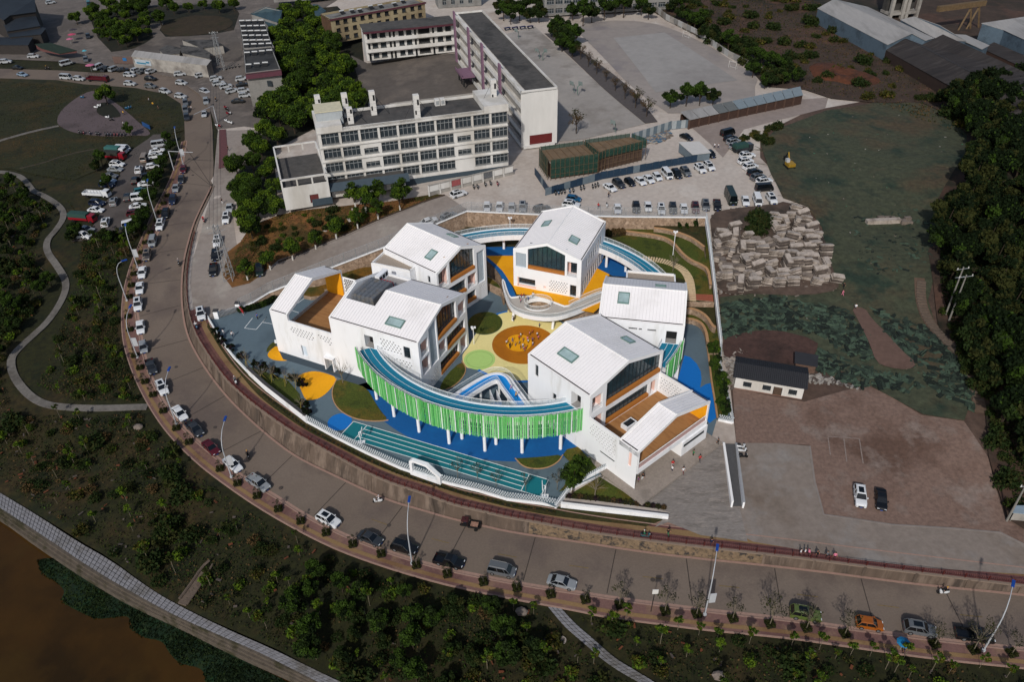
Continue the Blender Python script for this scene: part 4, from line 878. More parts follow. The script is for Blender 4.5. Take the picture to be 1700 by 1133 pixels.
# ---- upper terrace (z = 4)
m_edge4 = m_stonew
T4 = [G(700,398,4)]+[G(*p,4) for p in P('r1',[(740,450),(768,655),(860,745),(925,835),(965,930),(1000,1030),(1030,1100)])]+[G(*p,4) for p in P('r2',[(600,118),(720,112),(840,145),(960,195)])]+[G(*p,4) for p in P('kb',[(640,748),(760,730),(900,700)])]+[G(1142,501,4),G(1186,502,4),G(1182,448,4.0)]+[Vector((p.x,p.y,4)) for p in (wRW[0],wNW[-2],wNW[-3],wNW[-4],wNW[-5])]
b = MB(); b.prism([(p.x,p.y) for p in T4],0,4.0,0,1); ter = b.obj('upper_terrace',[m_stonew,MATS['verge_grass']],kind='structure')
kpatch('yellow_terrace','',[(808,424),(852,424),(880,395),(960,395),(1003,438),(1012,450),(1008,500),(985,520),(945,512),(915,500),(885,491),(858,489),(852,476),(842,463),(834,450),(822,438),(808,428)],m_yrub,.03,4,0)
kpatch('blue_walk','r1',[(762,610),(870,700),(950,780),(1010,870),(1065,975),(1120,1095),(1035,1102),(1003,1030),(967,930),(927,835),(862,745),(765,655)],m_dblue,.045,4,0)
kpatch('deep_blue_floor','r1',[(755,500),(1090,495),(1075,600),(762,602)],m_dblue,.045,4,0)
kpatch('deep_blue_floor','r3',[(60,545),(110,470),(150,440),(260,500),(330,560),(320,620),(190,610)],m_dblue,.045,4,0)
kpatch('mid_lawn','r1',[(770,850),(820,870),(900,930),(935,990),(860,960),(772,915)],m_lawn,.03,2,0)
b = MB(); q = K('r1',[(765,840),(820,862),(905,925),(945,1000),(975,1090),(955,1100),(930,1000),(860,968),(768,920)],2,0); b.prism([(p.x,p.y) for p in q],0,2); b.obj('stone_ledge',m_stonew,kind='structure')
# back lawn, low curving stone walls, stepping path
kpatch('back_lawn','r3',[(180,290),(300,262),(420,270),(520,290),(620,310),(700,340),(745,390),(800,450),(860,490),(950,520),(1005,560),(1032,690),(1045,775),(890,772),(800,640),(640,600),(450,480),(330,350),(230,300)],m_lawn,.04,4,0)
def lowwall(name,label,fr,pts,z0,z1,w=.45,par=None):
 l = dens(smooth([G(x,y,z1) for x,y in P(fr,pts)],2),1.2,False); A,B = offs(l,w/2),offs(l,-w/2)
 root = thing('garden_wall',label,'garden wall'); up = Vector((0,0,z0-z1)); c = MB()
 c.strip([p+up for p in A],A); c.strip(B,[p+up for p in B]); c.add([A[0],B[0],B[0]+up,A[0]+up,A[-1],B[-1],B[-1]+up,A[-1]+up],[(0,1,2,3),(7,6,5,4)]); c.obj('stone_face',m_stonew,root)
 A,B = offs(l,w/2+.08),offs(l,-w/2-.08); c = MB(); dz = Vector((0,0,.12)); c.strip([p+dz for p in A],[p+dz for p in B]); c.strip(A,[p+dz for p in A]); c.strip([p+dz for p in B],B); c.obj('coping',m_tankerb,root)
w1 = [(285,222),(400,238),(520,252),(620,272),(700,312),(742,362),(792,422),(860,474),(950,512),(1008,552),(1030,690)]; w2 = [(545,198),(640,208),(740,232),(850,272),(920,318),(975,362)]
b = MB(); q = K('r3',w1+[(1040,560),(1020,350),(1000,120),(640,110),(285,112)],5,0); b.prism([(p.x,p.y) for p in q],4,4.95,0,1); b.obj('garden_terrace',[m_stonew,m_lawn],kind='structure')
b = MB(); q = K('r3',w2+[(990,440),(985,300),(985,100),(545,100)],6,0); b.prism([(p.x,p.y) for p in q],4.9,5.95,0,1); b.obj('garden_terrace',[m_stonew,MATS['verge_grass']],kind='structure')
lowwall('w','long low stone garden wall winding across the back lawn','r3',w1,4,5.02); lowwall('w','short upper stone garden wall under the shrubs in the back right corner','r3',w2,4.9,6.02)
sp2 = thing('stepping_path','curved path of pale slabs crossing the back lawn beside the right block','footpath')
l = smooth([G(x,y,4.1) for x,y in P('r3',[(455,458),(560,468),(660,490),(740,522),(800,562),(840,620),(856,680),(862,740),(866,815)])],2); m_plank = M('pale_slab','#c3ab88',.8,.12,2)
for p,d in along(l,.62):
 b = MB(); b.obox(p,(-d.y,d.x),2.0,.42,4.0,4.14); b.obj('slab',m_plank,sp2)
b = MB(); q = K('r3',[(838,765),(1048,772),(1052,832),(838,812)],4,0); b.prism([(p.x,p.y) for p in q],.1,4.1,0,1); b.obj('brick_landing',[m_stonew,M('brick_red_paving','#8b4d38',.85,.15,2)],kind='structure')
b = MB(); q = K('r3',[(825,845),(1060,855),(1075,1050),(1040,1030),(1000,960),(940,915),(880,890),(825,888)],2.6,0); b.prism([(p.x,p.y) for p in q],.1,2.6,0,1); b.obj('garden_terrace',[m_stonew,MATS['verge_grass']],kind='structure')
b = MB(); q = K('r3',[(825,900),(880,905),(940,935),(1000,985),(1040,1050),(1100,1100),(1110,1250),(1010,1250),(1000,1120),(960,1020),(890,985),(825,972)],1.2,0); b.prism([(p.x,p.y) for p in q],.1,1.2,0,1); b.obj('garden_terrace',[m_stonew,m_lawn],kind='structure')
lowwall('w','curving stone garden wall on the slope right of the right block','r3',[(825,888),(880,890),(940,915),(1000,960),(1040,1030),(1070,1050)],1.2,2.7)
lowwall('w','lowest curving stone garden wall beside the blue side yard','r3',[(820,972),(890,982),(950,1010),(990,1080),(1005,1180)],0,1.3)
# left rear terraces seen between the blocks
b = MB(); q = K('ka',[(560,650),(640,560),(720,530),(830,500),(960,500),(1080,480),(1000,640),(700,640)],2.2,0); b.prism([(p.x,p.y) for p in q],0,2.2,0,1); b.obj('garden_terrace',[m_stonew,M('dry_grass','#6a4a14',.95,.35,2.5,'#3d3d10',.2,.5,.8)],kind='structure')
b = MB(); q = K('ka',[(440,640),(520,630),(620,600),(560,690),(470,700),(420,690)],1.0,0); b.prism([(p.x,p.y) for p in q],0,1.0,0,1); b.obj('garden_terrace',[m_stonew,MATS['dry_grass']],kind='structure')
# boundary stone wall on the north side and its netting fence
nwall = thing('stone_retaining_wall','tan stone retaining wall behind the kindergarten below the car park','retaining wall')
top = [Vector((p.x,p.y,z+.25)) for p,z in zip(wNW,NWZ)]
for i in range(len(top)-1):
 a,c = top[i],top[i+1]; k = max(1,int((c-a).length/9)); dirn = (c-a).normalized(); nn = Vector((dirn.y,-dirn.x,0))*.35
 for j in range(k):
  p,q = a.lerp(c,j/k),a.lerp(c,(j+1)/k); b = MB()
  b.add([p,q,Vector((q.x,q.y,-.1))+nn*2,Vector((p.x,p.y,-.1))+nn*2,p-nn,q-nn],[(0,1,2,3),(0,4,5,1)]); b.obj('wall_section',m_stonew,nwall)
b = MB(); b.strip([p+Vector((0,0,.15)) for p in offs(top,.3)],[p+Vector((0,0,.15)) for p in offs(top,-.25)]); b.strip([p+Vector((0,0,.15)) for p in offs(top,-.25)],offs(top,-.25)); b.obj('coping',m_capw,nwall)
m_netf = M('fence_netting','#9a9c9e',.6,.1,2,alpha=.3); m_gal = M('galvanised_steel','#8d9092',.5,.05,1,metal=.3)
def netfence(label,line,h,step=3.0,cat='fence'):
 root = thing('netting_fence',label,cat); pm_ = MB().box(-.05,.05,-.05,.05,0,h).mesh('post',m_gal)
 for p,d in along(line,step):link('post',pm_,root,loc=p)
 for i in range(len(line)-1):
  a,c = Vector(line[i]),Vector(line[i+1]); b = MB(); u = Vector((0,0,h)); b.add([a,c,c+u,a+u],[(0,1,2,3)]); b.obj('netting',m_netf,root)
 b = MB(); b.tube([Vector(p)+Vector((0,0,h)) for p in line],.04,4); b.tube([Vector(p)+Vector((0,0,.15)) for p in line],.03,4); b.obj('rails',m_gal,root)
 return root
netfence('tall grey netting fence on top of the stone wall between the car park and kindergarten',[p+Vector((0,0,.3)) for p in top],2.4)
# right boundary wall, white with a lattice top
def lattice_wall(name,label,line,base_h,lat_h,cat='boundary wall',z_is_ground=True,dens_=.42,cap=m_capw,w=.35,root=None,solid=False):
 root = root or thing('boundary_wall',label,cat); l = dens(line,2.5,False)
 A,B = offs(l,w/2),offs(l,-w/2); up = Vector((0,0,base_h)); dn = Vector((0,0,-1.2)); b = MB()
 b.strip([p+dn for p in A],[p+up for p in A]); b.strip([p+up for p in B],[p+dn for p in B]); b.strip([p+up for p in A],[p+up for p in B]); b.add([A[0]+dn,B[0]+dn,B[0]+up,A[0]+up,A[-1]+dn,B[-1]+dn,B[-1]+up,A[-1]+up],[(0,1,2,3),(7,6,5,4)]); b.obj('wall_base',m_white,root)
 if lat_h:
  b = MB(); rows = max(1,int(lat_h/.42))
  for r in range(rows):
   for p,d in along(l,dens_,dens_/2 if r % 2 else 0):
    z = p.z+base_h+r*.42; n = Vector((-d.y,d.x,0)); t = Vector((d.x,d.y,0))
    q_ = Vector((p.x,p.y,z)); c_ = [q_-t*.13,q_-n*.1,q_+t*.13,q_+n*.1]; b.add(c_+[v+Vector((0,0,.3)) for v in c_],[(4,5,6,7),(0,1,5,4),(1,2,6,5),(2,3,7,6),(3,0,4,7)])
  b.obj('lattice_blocks',M('lattice_grey','#b4babe',.7,.05,2),root,kind='stuff')
 if solid or not lat_h:
  b = MB(); u2 = Vector((0,0,base_h+.1)); A,B = offs(l,w/2+.1),offs(l,-w/2-.1); b.strip([p+u2 for p in A],[p+u2 for p in B]); b.strip([p+up for p in A],[p+u2 for p in A]); b.strip([p+u2 for p in B],[p+up for p in B]); b.obj('coping',cap,root)
 return root
lattice_wall('r','pale lattice boundary wall running down the right side of the kindergarten',wRW,.4,1.6,dens_=.5)
lattice_wall('r','short pale lattice wall closing the corner beside the entrance block',[G(1216,704,-.1),G(1192,699,-.1)],.5,1.3)
z_ = lambda p:Vector((p.x,p.y,float(hU(p.x,p.y))))
pwl = [z_(p) for p in wPW]
lattice_wall('f','low white lattice wall beside the gate at the left of the kindergarten',pwl[:5],.5,.9)
lattice_wall('f','plain white wall with a dark cap along the left front of the kindergarten',pwl[4:8],2.0,0,cap=M('dark_cap','#3c3b3c',.8),w=.5)
fw = lattice_wall('f','white front wall with a long lattice band and a house shaped frame facing the road',pwl[7:],.6,1.9,dens_=.46)
# house shaped frame in that wall
fp = [G(683,785,-.6),G(733,802.5,-.6)]; d = (fp[1]-fp[0]); Lf = d.length; d.normalize(); nn = Vector((-d.y,d.x,0))
b = MB(Matrix(((d.x,nn.x,0,fp[0].x),(d.y,nn.y,0,fp[0].y),(0,0,1,-.8),(0,0,0,1))))
oo = [(0,0),(0,3.4),(.6,3.9),(3.6,3.9),(Lf,1.9),(Lf,0)]; ii = [(.55,.9),(.55,3.1),(.9,3.4),(3.4,3.4),(Lf-.55,1.65),(Lf-.55,.9)]
v = [(p[0],-.35,p[1]) for p in oo]+[(p[0],-.35,p[1]) for p in ii]+[(p[0],.35,p[1]) for p in oo]+[(p[0],.35,p[1]) for p in ii]; f = []
for i in range(6):j = (i+1) % 6; f += [(i,j,6+j,6+i),(12+i,18+i,18+j,12+j),(i,12+i,12+j,j),(6+i,6+j,18+j,18+i)]
b.add(v,f); b.obj('house_shaped_frame',m_white,fw)
lattice_wall('c','white lattice wall running from the front wall up to the entrance block',[G(922,843,-.5),G(947,811,-.3),G(1006,779,-.1)],.7,.9)
lattice_wall('c','long low white planter wall below the entrance lawn',[G(931,841,-.6),G(1109,862,-.75)],.75,0)
hed = smooth(DD(P('r6',[(715,510),(450,345),(235,470),(180,505),(420,520),(720,560)]),'U'),0,True)
sheet('entrance_lawn',hed,'U',m_lawn,.12,3)
m_fore = M('dark_stone_paving','#77716c',.85,.22,2.2,'#69635e',.3,.5,.3,stretch=(.7,2.2,1,38),col3='#847c75')
sheet('forecourt',DD(P('r6',[(705,510),(1330,60),(1400,100),(1470,100),(1550,600),(1610,855),(1240,803),(985,702),(880,742),(1002,625),(700,545)]),'U'),'U',m_fore,.16,4)
for (a,c,lab) in (((1420,88),(1482,585),'left'),((1518,92),(1572,590),'right')):
 p,q = [D(*x,'U') for x in P('r6',[a,c])]; r_ = thing('ramp_wall',f'white wedge shaped {lab} parapet of the ramp beside the forecourt','ramp wall'); dd = (q-p).normalized(); n_ = Vector((-dd.y,dd.x,0))*.15
 b = MB(); b.prism([(p-n_)[:2],(q-n_)[:2],(q+n_)[:2],(p+n_)[:2]],-1.6,[.3,.9,.9,.3]); b.obj('wall',m_white,r_)
 b = MB(); n2 = n_*1.35; b.prism([(p-n2)[:2],(q-n2)[:2],(q+n2)[:2],(p+n2)[:2]],[.3,.9,.9,.3],[.38,.98,.98,.38]); b.obj('coping',m_capw if lab == 'left' else M('grey_coping','#8f9092',.7),r_)
sheet('ramp_surface',DD(P('r6',[(1425,90),(1515,92),(1568,580),(1485,580)]),'U'),'U',M('ramp_grey','#4a4a4b',.85,.15,2),.28,3)
# ---------------------------------------------------------------- ring bridges
def bridge(label,a0,a1,slats=False,cols=(),zc=0.0,green_fill=False):
 root = thing('ring_bridge',label,'bridge',(RC.x,RC.y,0)); T = Matrix.Translation((-RC.x,-RC.y,0))
 I,O_ = arc(RI,a0,a1,RZ),arc(RO,a0,a1,RZ); dn = Vector((0,0,-1.1))
 b = MB(T); b.strip(I,O_); b.obj('deck',m_deckb,root)
 b = MB(T); b.strip([p+dn for p in O_],[p+dn for p in I]); b.strip(arc(RO+.12,a0,a1,RZ-1.1),arc(RO+.12,a0,a1,RZ+.25)); b.strip(arc(RO+.12,a0,a1,RZ+.25),arc(RO-.1,a0,a1,RZ+.25)); b.strip(arc(RO-.1,a0,a1,RZ+.25),arc(RO-.1,a0,a1,RZ))
 b.strip(arc(RI-.12,a0,a1,RZ+.25),arc(RI-.12,a0,a1,RZ-1.1)); b.strip(arc(RI+.1,a0,a1,RZ+.25),arc(RI-.12,a0,a1,RZ+.25)); b.strip(arc(RI+.1,a0,a1,RZ),arc(RI+.1,a0,a1,RZ+.25)); b.obj('white_fascia',m_white,root)
 b = MB(T)
 for r in (RI+1.2,RI+2.4):b.strip(arc(r-.04,a0,a1,RZ+.012),arc(r+.04,a0,a1,RZ+.012))
 b.obj('lane_lines',m_line,root)
 for r in (RI,RO):
  b = MB(T); b.strip(arc(r,a0,a1,RZ+.25),arc(r,a0,a1,RZ+1.25)); b.obj('glass_balustrade',m_gr,root)
  b = MB(T); b.tube(arc(r,a0,a1,RZ+1.28),.05,4); b.obj('handrail',m_capw,root)
  pm_ = MB().box(-.03,.03,-.03,.03,0,1.25).mesh('rail_post',m_steel); k = int(abs(a1-a0)*pi/180*r/1.6)
  for i in range(k+1):p = T @ pol(r,a0+(a1-a0)*i/k,RZ); link('rail_post',pm_,root,loc=p)
 for ang,rad in cols:
  b = MB(T); p = pol(rad,ang,0); b.cyl((p.x,p.y),.31,zc,RZ-1.1,14); b.obj('column',m_white,root,smooth=False)
 if slats:
  ms = [MB().box(-.06,.06,-.095,.095,0,h_).mesh('slat',mt) for h_,mt in ((5.2,m_green),(5.0,M('light_green_louvre','#86cc84',.6,.1,2)),(5.35,M('lime_louvre','#66b865',.6,.1,2)))]
  a = a0; rr = RO+.42; i = 0
  while a < a1:
   p = T @ pol(rr,a,4.85+random.uniform(-.12,.12)); link('slat',random.choice(ms),root,loc=p,rz=radians(a)+random.uniform(-.25,.25)); a += random.choice((.4,.44,.5,.56,.66))
  b = MB(T)
  for z in (5.1,6.9,9.95):b.strip(arc(rr-.12,a0,a1,z),arc(rr-.12,a0,a1,z+.1)); b.strip(arc(rr-.12,a0,a1,z+.1),arc(rr-.25,a0,a1,z+.1))
  b.obj('slat_rail',m_steel,root)
  b = MB(T); b.strip(arc(rr-.2,a0,a1,8.7),arc(rr-.2,a0,a1,10.0)); b.obj('green_fascia',MATS['light_green_louvre'],root)
  pm_ = MB().box(-.07,.07,-.04,.04,0,5.2).mesh('white_post',m_white); k = int(abs(a1-a0)/4.2)
  for i in range(k+1):ang = a0+(a1-a0)*i/k; link('white_post',pm_,root,loc=T @ pol(rr+.1,ang,4.9),rz=radians(ang)+pi/2)
 return root
cols = []
for x,y in ((623,664),(649,695),(691,722),(743,741),(803,756),(867,758),(932,750)):
 p = G(x,y,0)-RC; cols.append((math.degrees(atan2(p.y,p.x)),33.9))
cols += [(a+3,31.9) for a,_ in cols[3:5]]
bridge('curved blue decked bridge with green slats sweeping round the front of the kindergarten',-157,-71,True,cols)
bridge('short blue decked bridge with green slats between the front and right blocks',-37,-22,True,[(-30,33)])
bridge('blue decked bridge between the right block and the terrace block at the back',10,62,False,[(22,33),(31,32.2),(40,33.8),(48,32.2)],4)
bridge('blue decked bridge behind the yellow terrace between the two back blocks',62,128,False,[(66,33),(75,33),(82,32),(88,32.2),(95,33.6)],4)
# ---- white spiral walkway at terrace level
sw = thing('curved_white_walkway','white curving walkway with an oval opening at the edge of the yellow terrace','walkway')
outer = smooth([G(x,y,4) for x,y in P('r2',[(455,-20),(470,50),(485,110),(510,170),(545,225),(620,262),(720,285),(830,295),(930,285),(1010,262),(1110,225),(1215,180),(1330,130),(1330,60),(1180,110),(1060,165),(985,200),(930,180),(840,145),(720,112),(600,116),(560,122),(530,124),(505,70),(480,-20)])],1,True)
hc = G(*P('r2',[(755,182)])[0],4); hx = (G(*P('r2',[(868,182)])[0],4)-hc).length; hy = (G(*P('r2',[(755,128)])[0],4)-hc).length
hole_ = [Vector((hc.x+hx*cos(t*pi/18),hc.y+hy*.92*sin(t*pi/18),4)) for t in range(36)]
def holed(outer,hole,z,flip=False):
 vs = [Vector(p[:2]) for p in outer]+[Vector(p[:2]) for p in hole]; n,k = len(outer),len(hole)
 ed = [(i,(i+1) % n) for i in range(n)]+[(n+i,n+(i+1) % k) for i in range(k)]
 r = delaunay_2d_cdt(vs,ed,[list(range(n))],1,1e-4); b = MB(); fs = []
 for f in r[2]:
  c = sum((r[0][i] for i in f),Vector((0,0)))/len(f)
  if not inside(c.x,c.y,hole):fs.append(tuple(f))
 b.add([(v.x,v.y,z) for v in r[0]],fs); return b
holed(outer,hole_,4.06).obj('walkway_floor',M('pale_grey_floor','#a9a39b',.8,.08,2),sw)
b = holed(outer,hole_,3.3); cl2 = outer+[outer[0]]; h2 = hole_+[hole_[0]]
for L_,s_ in ((cl2,1),(h2,-1)):b.strip([Vector((p.x,p.y,3.3)) for p in L_],[Vector((p.x,p.y,4.35)) for p in L_])
o2 = offs(cl2,.22); b.strip([Vector((p.x,p.y,4.35)) for p in cl2],[Vector((p.x,p.y,4.35)) for p in o2]); b.strip([Vector((p.x,p.y,4.35)) for p in o2],[Vector((p.x,p.y,4.06)) for p in o2])
b.obj('white_fascia',m_white,sw)
for L_ in (outer[3:-18]+[],h2):
 b = MB(); b.strip([Vector((p.x,p.y,4.35)) for p in L_],[Vector((p.x,p.y,5.3)) for p in L_]); b.obj('glass_balustrade',m_gr,sw); b = MB(); b.tube([Vector((p.x,p.y,5.33)) for p in L_],.05,4); b.obj('handrail',m_capw,sw)
for x,y in ((548,310),(872,380),(640,290)):
 p = G(*P('r2',[(x,y)])[0],0); b = MB(); b.tube([(p.x,p.y,0),(p.x+.5,p.y+2.2,3.4)],.3,8); b.obj('leaning_leg',m_white,sw)
fence_y = smooth([G(x,y,4) for x,y in P('kb',[(645,745),(680,722),(840,655)])],1)
# ---- V shaped raised blue walkway in the courtyard
vw = thing('folded_blue_walkway','raised blue walkway folded into a V with white sides and glass rails in the courtyard','walkway')
vl = smooth([G(x,y,4.4) for x,y in P('r2',[(60,975),(200,880),(330,800),(400,772),(455,775),(500,850),(560,930),(640,1040)])],2)
for nm,o0,o1,z0,mt in (('floor',-.8,.8,4.4,M('sky_blue_floor','#1485cf',.7,.04,2)),('side_beam',.8,1.15,4.6,m_white),('side_beam',-1.15,-.8,4.6,m_white),('outer_ledge',1.15,2.0,4.1,m_white),):
 A,B = offs(vl,o1),offs(vl,o0); b = MB(); s_ = lambda L_,z:[Vector((p.x,p.y,z)) for p in L_]
 b.strip(s_(A,z0),s_(B,z0)); b.strip(s_(A,3.7),s_(A,z0)); b.strip(s_(B,z0),s_(B,3.7)); b.strip(s_(B,3.7),s_(A,3.7)); b.obj(nm,mt,vw)
for o_ in (-1.0,1.9):
 A = offs(vl,o_); b = MB(); b.strip([p+Vector((0,0,.2)) for p in A],[p+Vector((0,0,1.1)) for p in A]); b.obj('glass_balustrade',m_gr,vw); b = MB(); b.tube([p+Vector((0,0,1.12)) for p in A],.04,4); b.obj('handrail',m_capw,vw)
for t in (8,16,22):p = vl[min(t,len(vl)-1)]; b = MB(); b.cyl((p.x,p.y),.22,0,3.7,8); b.obj('column',m_white,vw)
fs_ = thing('small_blue_slide','small blue slide between two white fins under the folded walkway','slide')
for dx in (0,55):p,q = [G(*P('r2',[c])[0],2.2) for c in ((362+dx,905),(400+dx,1010))]; b = MB(); b.prism([(p.x-.06,p.y),(p.x+.06,p.y),(q.x+.06,q.y),(q.x-.06,q.y)],0,[3.2,3.2,3.6,3.6]); b.obj('fin',m_white,fs_)
p,q = G(*P('r2',[(395,950)])[0],1.5),G(*P('r2',[(430,1020)])[0],2); b = MB(); b.prism([(p.x-.7,p.y),(p.x+.7,p.y),(q.x+.7,q.y),(q.x-.7,q.y)],0,[.6,.6,3.4,3.4]); b.obj('slide_bed',m_bblue,fs_)
# fence beside the yellow terrace, gate and lamp masts
fz = thing('glass_fence','glass fence with pale rail along the yellow terrace edge near the right block','fence'); A = [p for p in fence_y]
b = MB(); b.strip([p+Vector((0,0,.05)) for p in A],[p+Vector((0,0,1.2)) for p in A]); b.obj('glass_panel',m_gr,fz); b = MB(); b.tube([p+Vector((0,0,1.22)) for p in A],.05,4); b.obj('handrail',m_capw,fz)
# ================================================================ SCHOOL CAMPUS AND TOWN
m_wc = M('cream_white_wall','#c6c4c0',.85,.06,.5,'#b1ada6',.1,.5,stretch=(1,1,.3)); m_wg = M('grey_stained_wall','#8f8b85',.9,.15,.6,'#706b66',.15,.5)
m_rg = M('dark_roof_felt','#474543',.95,.25,.6,'#353433',.1,.5,.3,col3='#4c4845'); m_bgl = M('blue_grey_paint','#38444d',.8,.1,1)
m_gw = GL('window_glass_dull','#2c3338',.15,1,.4); m_wfr = M('aluminium_frame','#8c8f90',.5,.05,2)
m_mar = M('maroon_tile','#4a2630',.8,.15,2); m_cream = M('cream_wall','#8f8368',.9,.12,.6,'#7a6c54',.1,.5); m_cg = M('pale_grey_wall','#7c7b78',.9,.1,.6,'#6b6966',.12,.5)
def grid_block(name,label,O,ang,L,Wd,H,rows,wall,roof,sides=None,cat='building',par=.7,depth=.45,bands=None,front_only=True):
 root = thing(name,label,cat,O,radians(ang)); ops = [r for r in rows]
 face(0,L,lambda v:H,[o[:4]+(depth,) for o in ops],depth,lambda a,z,d:(a,d,z)).obj('front_wall',[wall,wall],root)
 for nm,a1,mp in (('end_wall',Wd,lambda a,z,d:(d,a,z)),('end_wall',Wd,lambda a,z,d:(L-d,a,z)),('rear_wall',L,lambda a,z,d:(a,Wd-d,z))):
  face(0,a1,lambda v:H,[],.3,mp).obj(nm,sides or wall,root)
 for o in ops:
  a,b,z0,z1 = o[:4]; w = MB(); w.add([(a,depth,z0),(b,depth,z0),(b,depth,z1),(a,depth,z1)],[(0,1,2,3)]); g_ = w.obj('window',o[4] if len(o) > 4 else m_gw,root)
  f = MB(); n_ = max(2,round((b-a)/1.1))
  for i in range(n_+1):v = a+(b-a)*i/n_; f.box(v-.05,v+.05,depth-.12,depth-.02,z0,z1)
  f.box(a,b,depth-.12,depth-.02,z0+(z1-z0)*.62,z0+(z1-z0)*.62+.1); f.box(a-.1,b+.1,-.18,depth-.15,z0-.14,z0); f.obj('frame',m_wfr if len(o) < 5 else m_mull,g_)
 w = MB(); w.box(.3,L-.3,.3,Wd-.3,H-par-.2,H-par); w.obj('roof',roof,root)
 w = MB(); ring(w,[(0,0),(L,0),(L,Wd),(0,Wd)],H-par,H+.02,.3); w.obj('parapet',wall,root)
 return root
bx = lambda i:-50.2+5.08*i+51
rows = []
for r,(z0,z1) in enumerate(((13.7,16.6),(9.8,12.4),(5.9,8.5),(2.2,4.6))):
 for i in range(10):
  a,b = bx(i),bx(i)+4.5
  if r in (1,2) and i in (2,7):rows.append((a+.4,b-.3,z0-.1+.2,z1-1.0))
  elif r == 3 and i == 7:continue
  else:rows.append((a,b,z0,z1))
MBK = Matrix.Rotation(radians(15.5),3,'Z'); mO = Vector((0.02,210.75,8))+MBK@Vector((-51,0,0))
sch = grid_block('school_block','long four storey white school block with ribbon windows facing the kindergarten',mO,15.5,51,12.5,17.8,rows,m_wc,m_rg,cat='school building')
w = MB(); 
for z in (4.9,8.9,12.8,16.9):w.box(-.1,51.1,-.35,0,z,z+.22)
w.box(-.15,6.5,-.3,12.6,16.9,18.6); w.obj('string_course',m_wc,sch)
w = MB(); w.box(-.02,51.02,-.04,0,-1,.9); w.obj('plinth',m_bgl,sch)
w = MB(); w.box(44.5,51.3,-.3,12.7,16.95,18.9)
for i in range(9):w.box(45+i*.7,45.05+i*.7,12,12.2,17,18)
w.obj('raised_parapet',m_wc,sch)
def mloc(x,y,z=0):return mO+MBK@Vector((x,y,z))
ph = thing('stair_penthouse','cream roofed stair house on the left end of the long school block','penthouse',mloc(.5,4,17.3),radians(15.5))
w = MB(); w.box(0,6.8,0,6,0,3.6); w.obj('walls',M('pale_blue_wall','#9aa0a3',.8,.1,1),ph); w = MB(); w.box(-.2,7,-.2,6.2,3.6,3.85); w.obj('roof',M('cream_roof','#b9b39b',.8,.12,1),ph)
for k,(fr,bt,tp) in enumerate((('z2',(490,690),(475,590)),('z2',(665,730),(640,565)),('z2',(690,770),(678,645)),('z2',(835,715),(815,545)),('z2',(1108,740),(1092,580)),('z2',(1585,640),(1578,475)))):
 p = G(*P(fr,[bt])[0],25.2); q = P(fr,[tp])[0]; h = 3.0
 for _ in range(40):
  v = Vector((p.x,p.y,25.2+h))-Vector((0,0,HC)); yy = 566.5-F_PX*(v@_up)/(v@_fw)
  if yy > q[1]:h += .3
 names = ['leftmost, behind the stair house','tall one beside the green trees','short one next to the tall left mast','one in front of the dark yard edge','one near the rooftop boxes','one at the far right end']
 mast = thing('telecom_mast','white panelled telecom mast on the school roof, '+names[k],'telecom mast',(p.x,p.y,25.0),radians(15.5),'telecom masts on the school roof')
 n_ = int(h/1.1); 
 for j in range(n_):w = MB(); w.box(-.75,.75,-.7,.7,j*1.1+.04,j*1.1+1.08); w.obj('mast_panel',m_wc,mast)
 w = MB(); w.box(.1,.6,-.76,-.7,h*.55,h*.75); w.box(-.6,-.2,-.76,-.7,h*.2,h*.35); w.obj('dark_slot',m_dark,mast)
 w = MB()
 for sx in (-1,1):w.tube([(sx*.7,0,h*.7),(sx*4,-1,.2)],.05,4)
 w.obj('guy_wire',m_dark,mast)
for k,x in enumerate((31.5,33.0)):
 r_ = thing('roof_box',['white equipment box on the school roof, left of the pair','white equipment box on the school roof, right of the pair'][k],'equipment box',mloc(x+1.5,9,17.1),radians(15.5),'boxes on the school roof'); w = MB(); w.box(0,1.3,0,1.5,0,1.7); w.obj('casing',m_wc,r_); w = MB(); w.box(.2,1.1,-.04,0,.3,1.4); w.obj('door',m_wfr,r_)
# annex with open roof frame
ax = thing('school_annex','low white annex with open concrete roof frames left of the long school block','school building',(-58.9,189.6,7),radians(17.5))
face(0,12,lambda v:6.5,[(6.6,8.9,1.0,3.4,.2)],.2,lambda a,z,d:(a,d,z)).obj('front_wall',[m_wc,M('faded_red_panel','#5c2b2a',.8)],ax)
for mp in (lambda a,z,d:(d,a,z),lambda a,z,d:(12-d,a,z)):face(0,23,lambda v:6.5,[],.2,mp).obj('side_wall',m_wc,ax)
w = MB(); w.box(.2,11.8,.2,23,4.6,4.9); w.obj('terrace_floor',m_rg,ax); w = MB(); w.box(7,12.3,-.05,0,0,2.0); w.obj('plinth',m_bgl,ax)
w = MB(); w.box(0,12,-.1,.4,8.3,8.7); w.box(0,.4,0,23,8.3,8.7); w.box(0,12,22.6,23,8.3,8.7); w.box(11.6,12,0,23,8.3,8.7); w.obj('roof_frame',m_wc,ax)
for x in (0,3.9,7.8,11.6):
 for y in (0,22.6):w = MB(); w.box(x,x+.4,y,y+.4,6.5,8.3); w.obj('frame_post',m_wc,ax)
cn = thing('boiler_house','low building with blue grey sloping canopy in front of the long school block','boiler house',(-47.0,193.5,7.6),radians(15.5))
w = MB(); w.box(0,20,2,12,0,3.8); w.obj('walls',m_wc,cn); w = MB(); w.ext([(0,2.6),(2,4.1),(2,4.2),(0,2.7)],'x',-.5,21); w.obj('canopy',m_bgl,cn); w = MB(); w.box(0,20,2,12,3.82,4.0); w.obj('roof',m_rg,cn)
for x in (4,8,12,16):w = MB(); w.box(x,x+2.8,1.9,2,.2,2.6); w.obj('shopfront',m_wfr,cn)
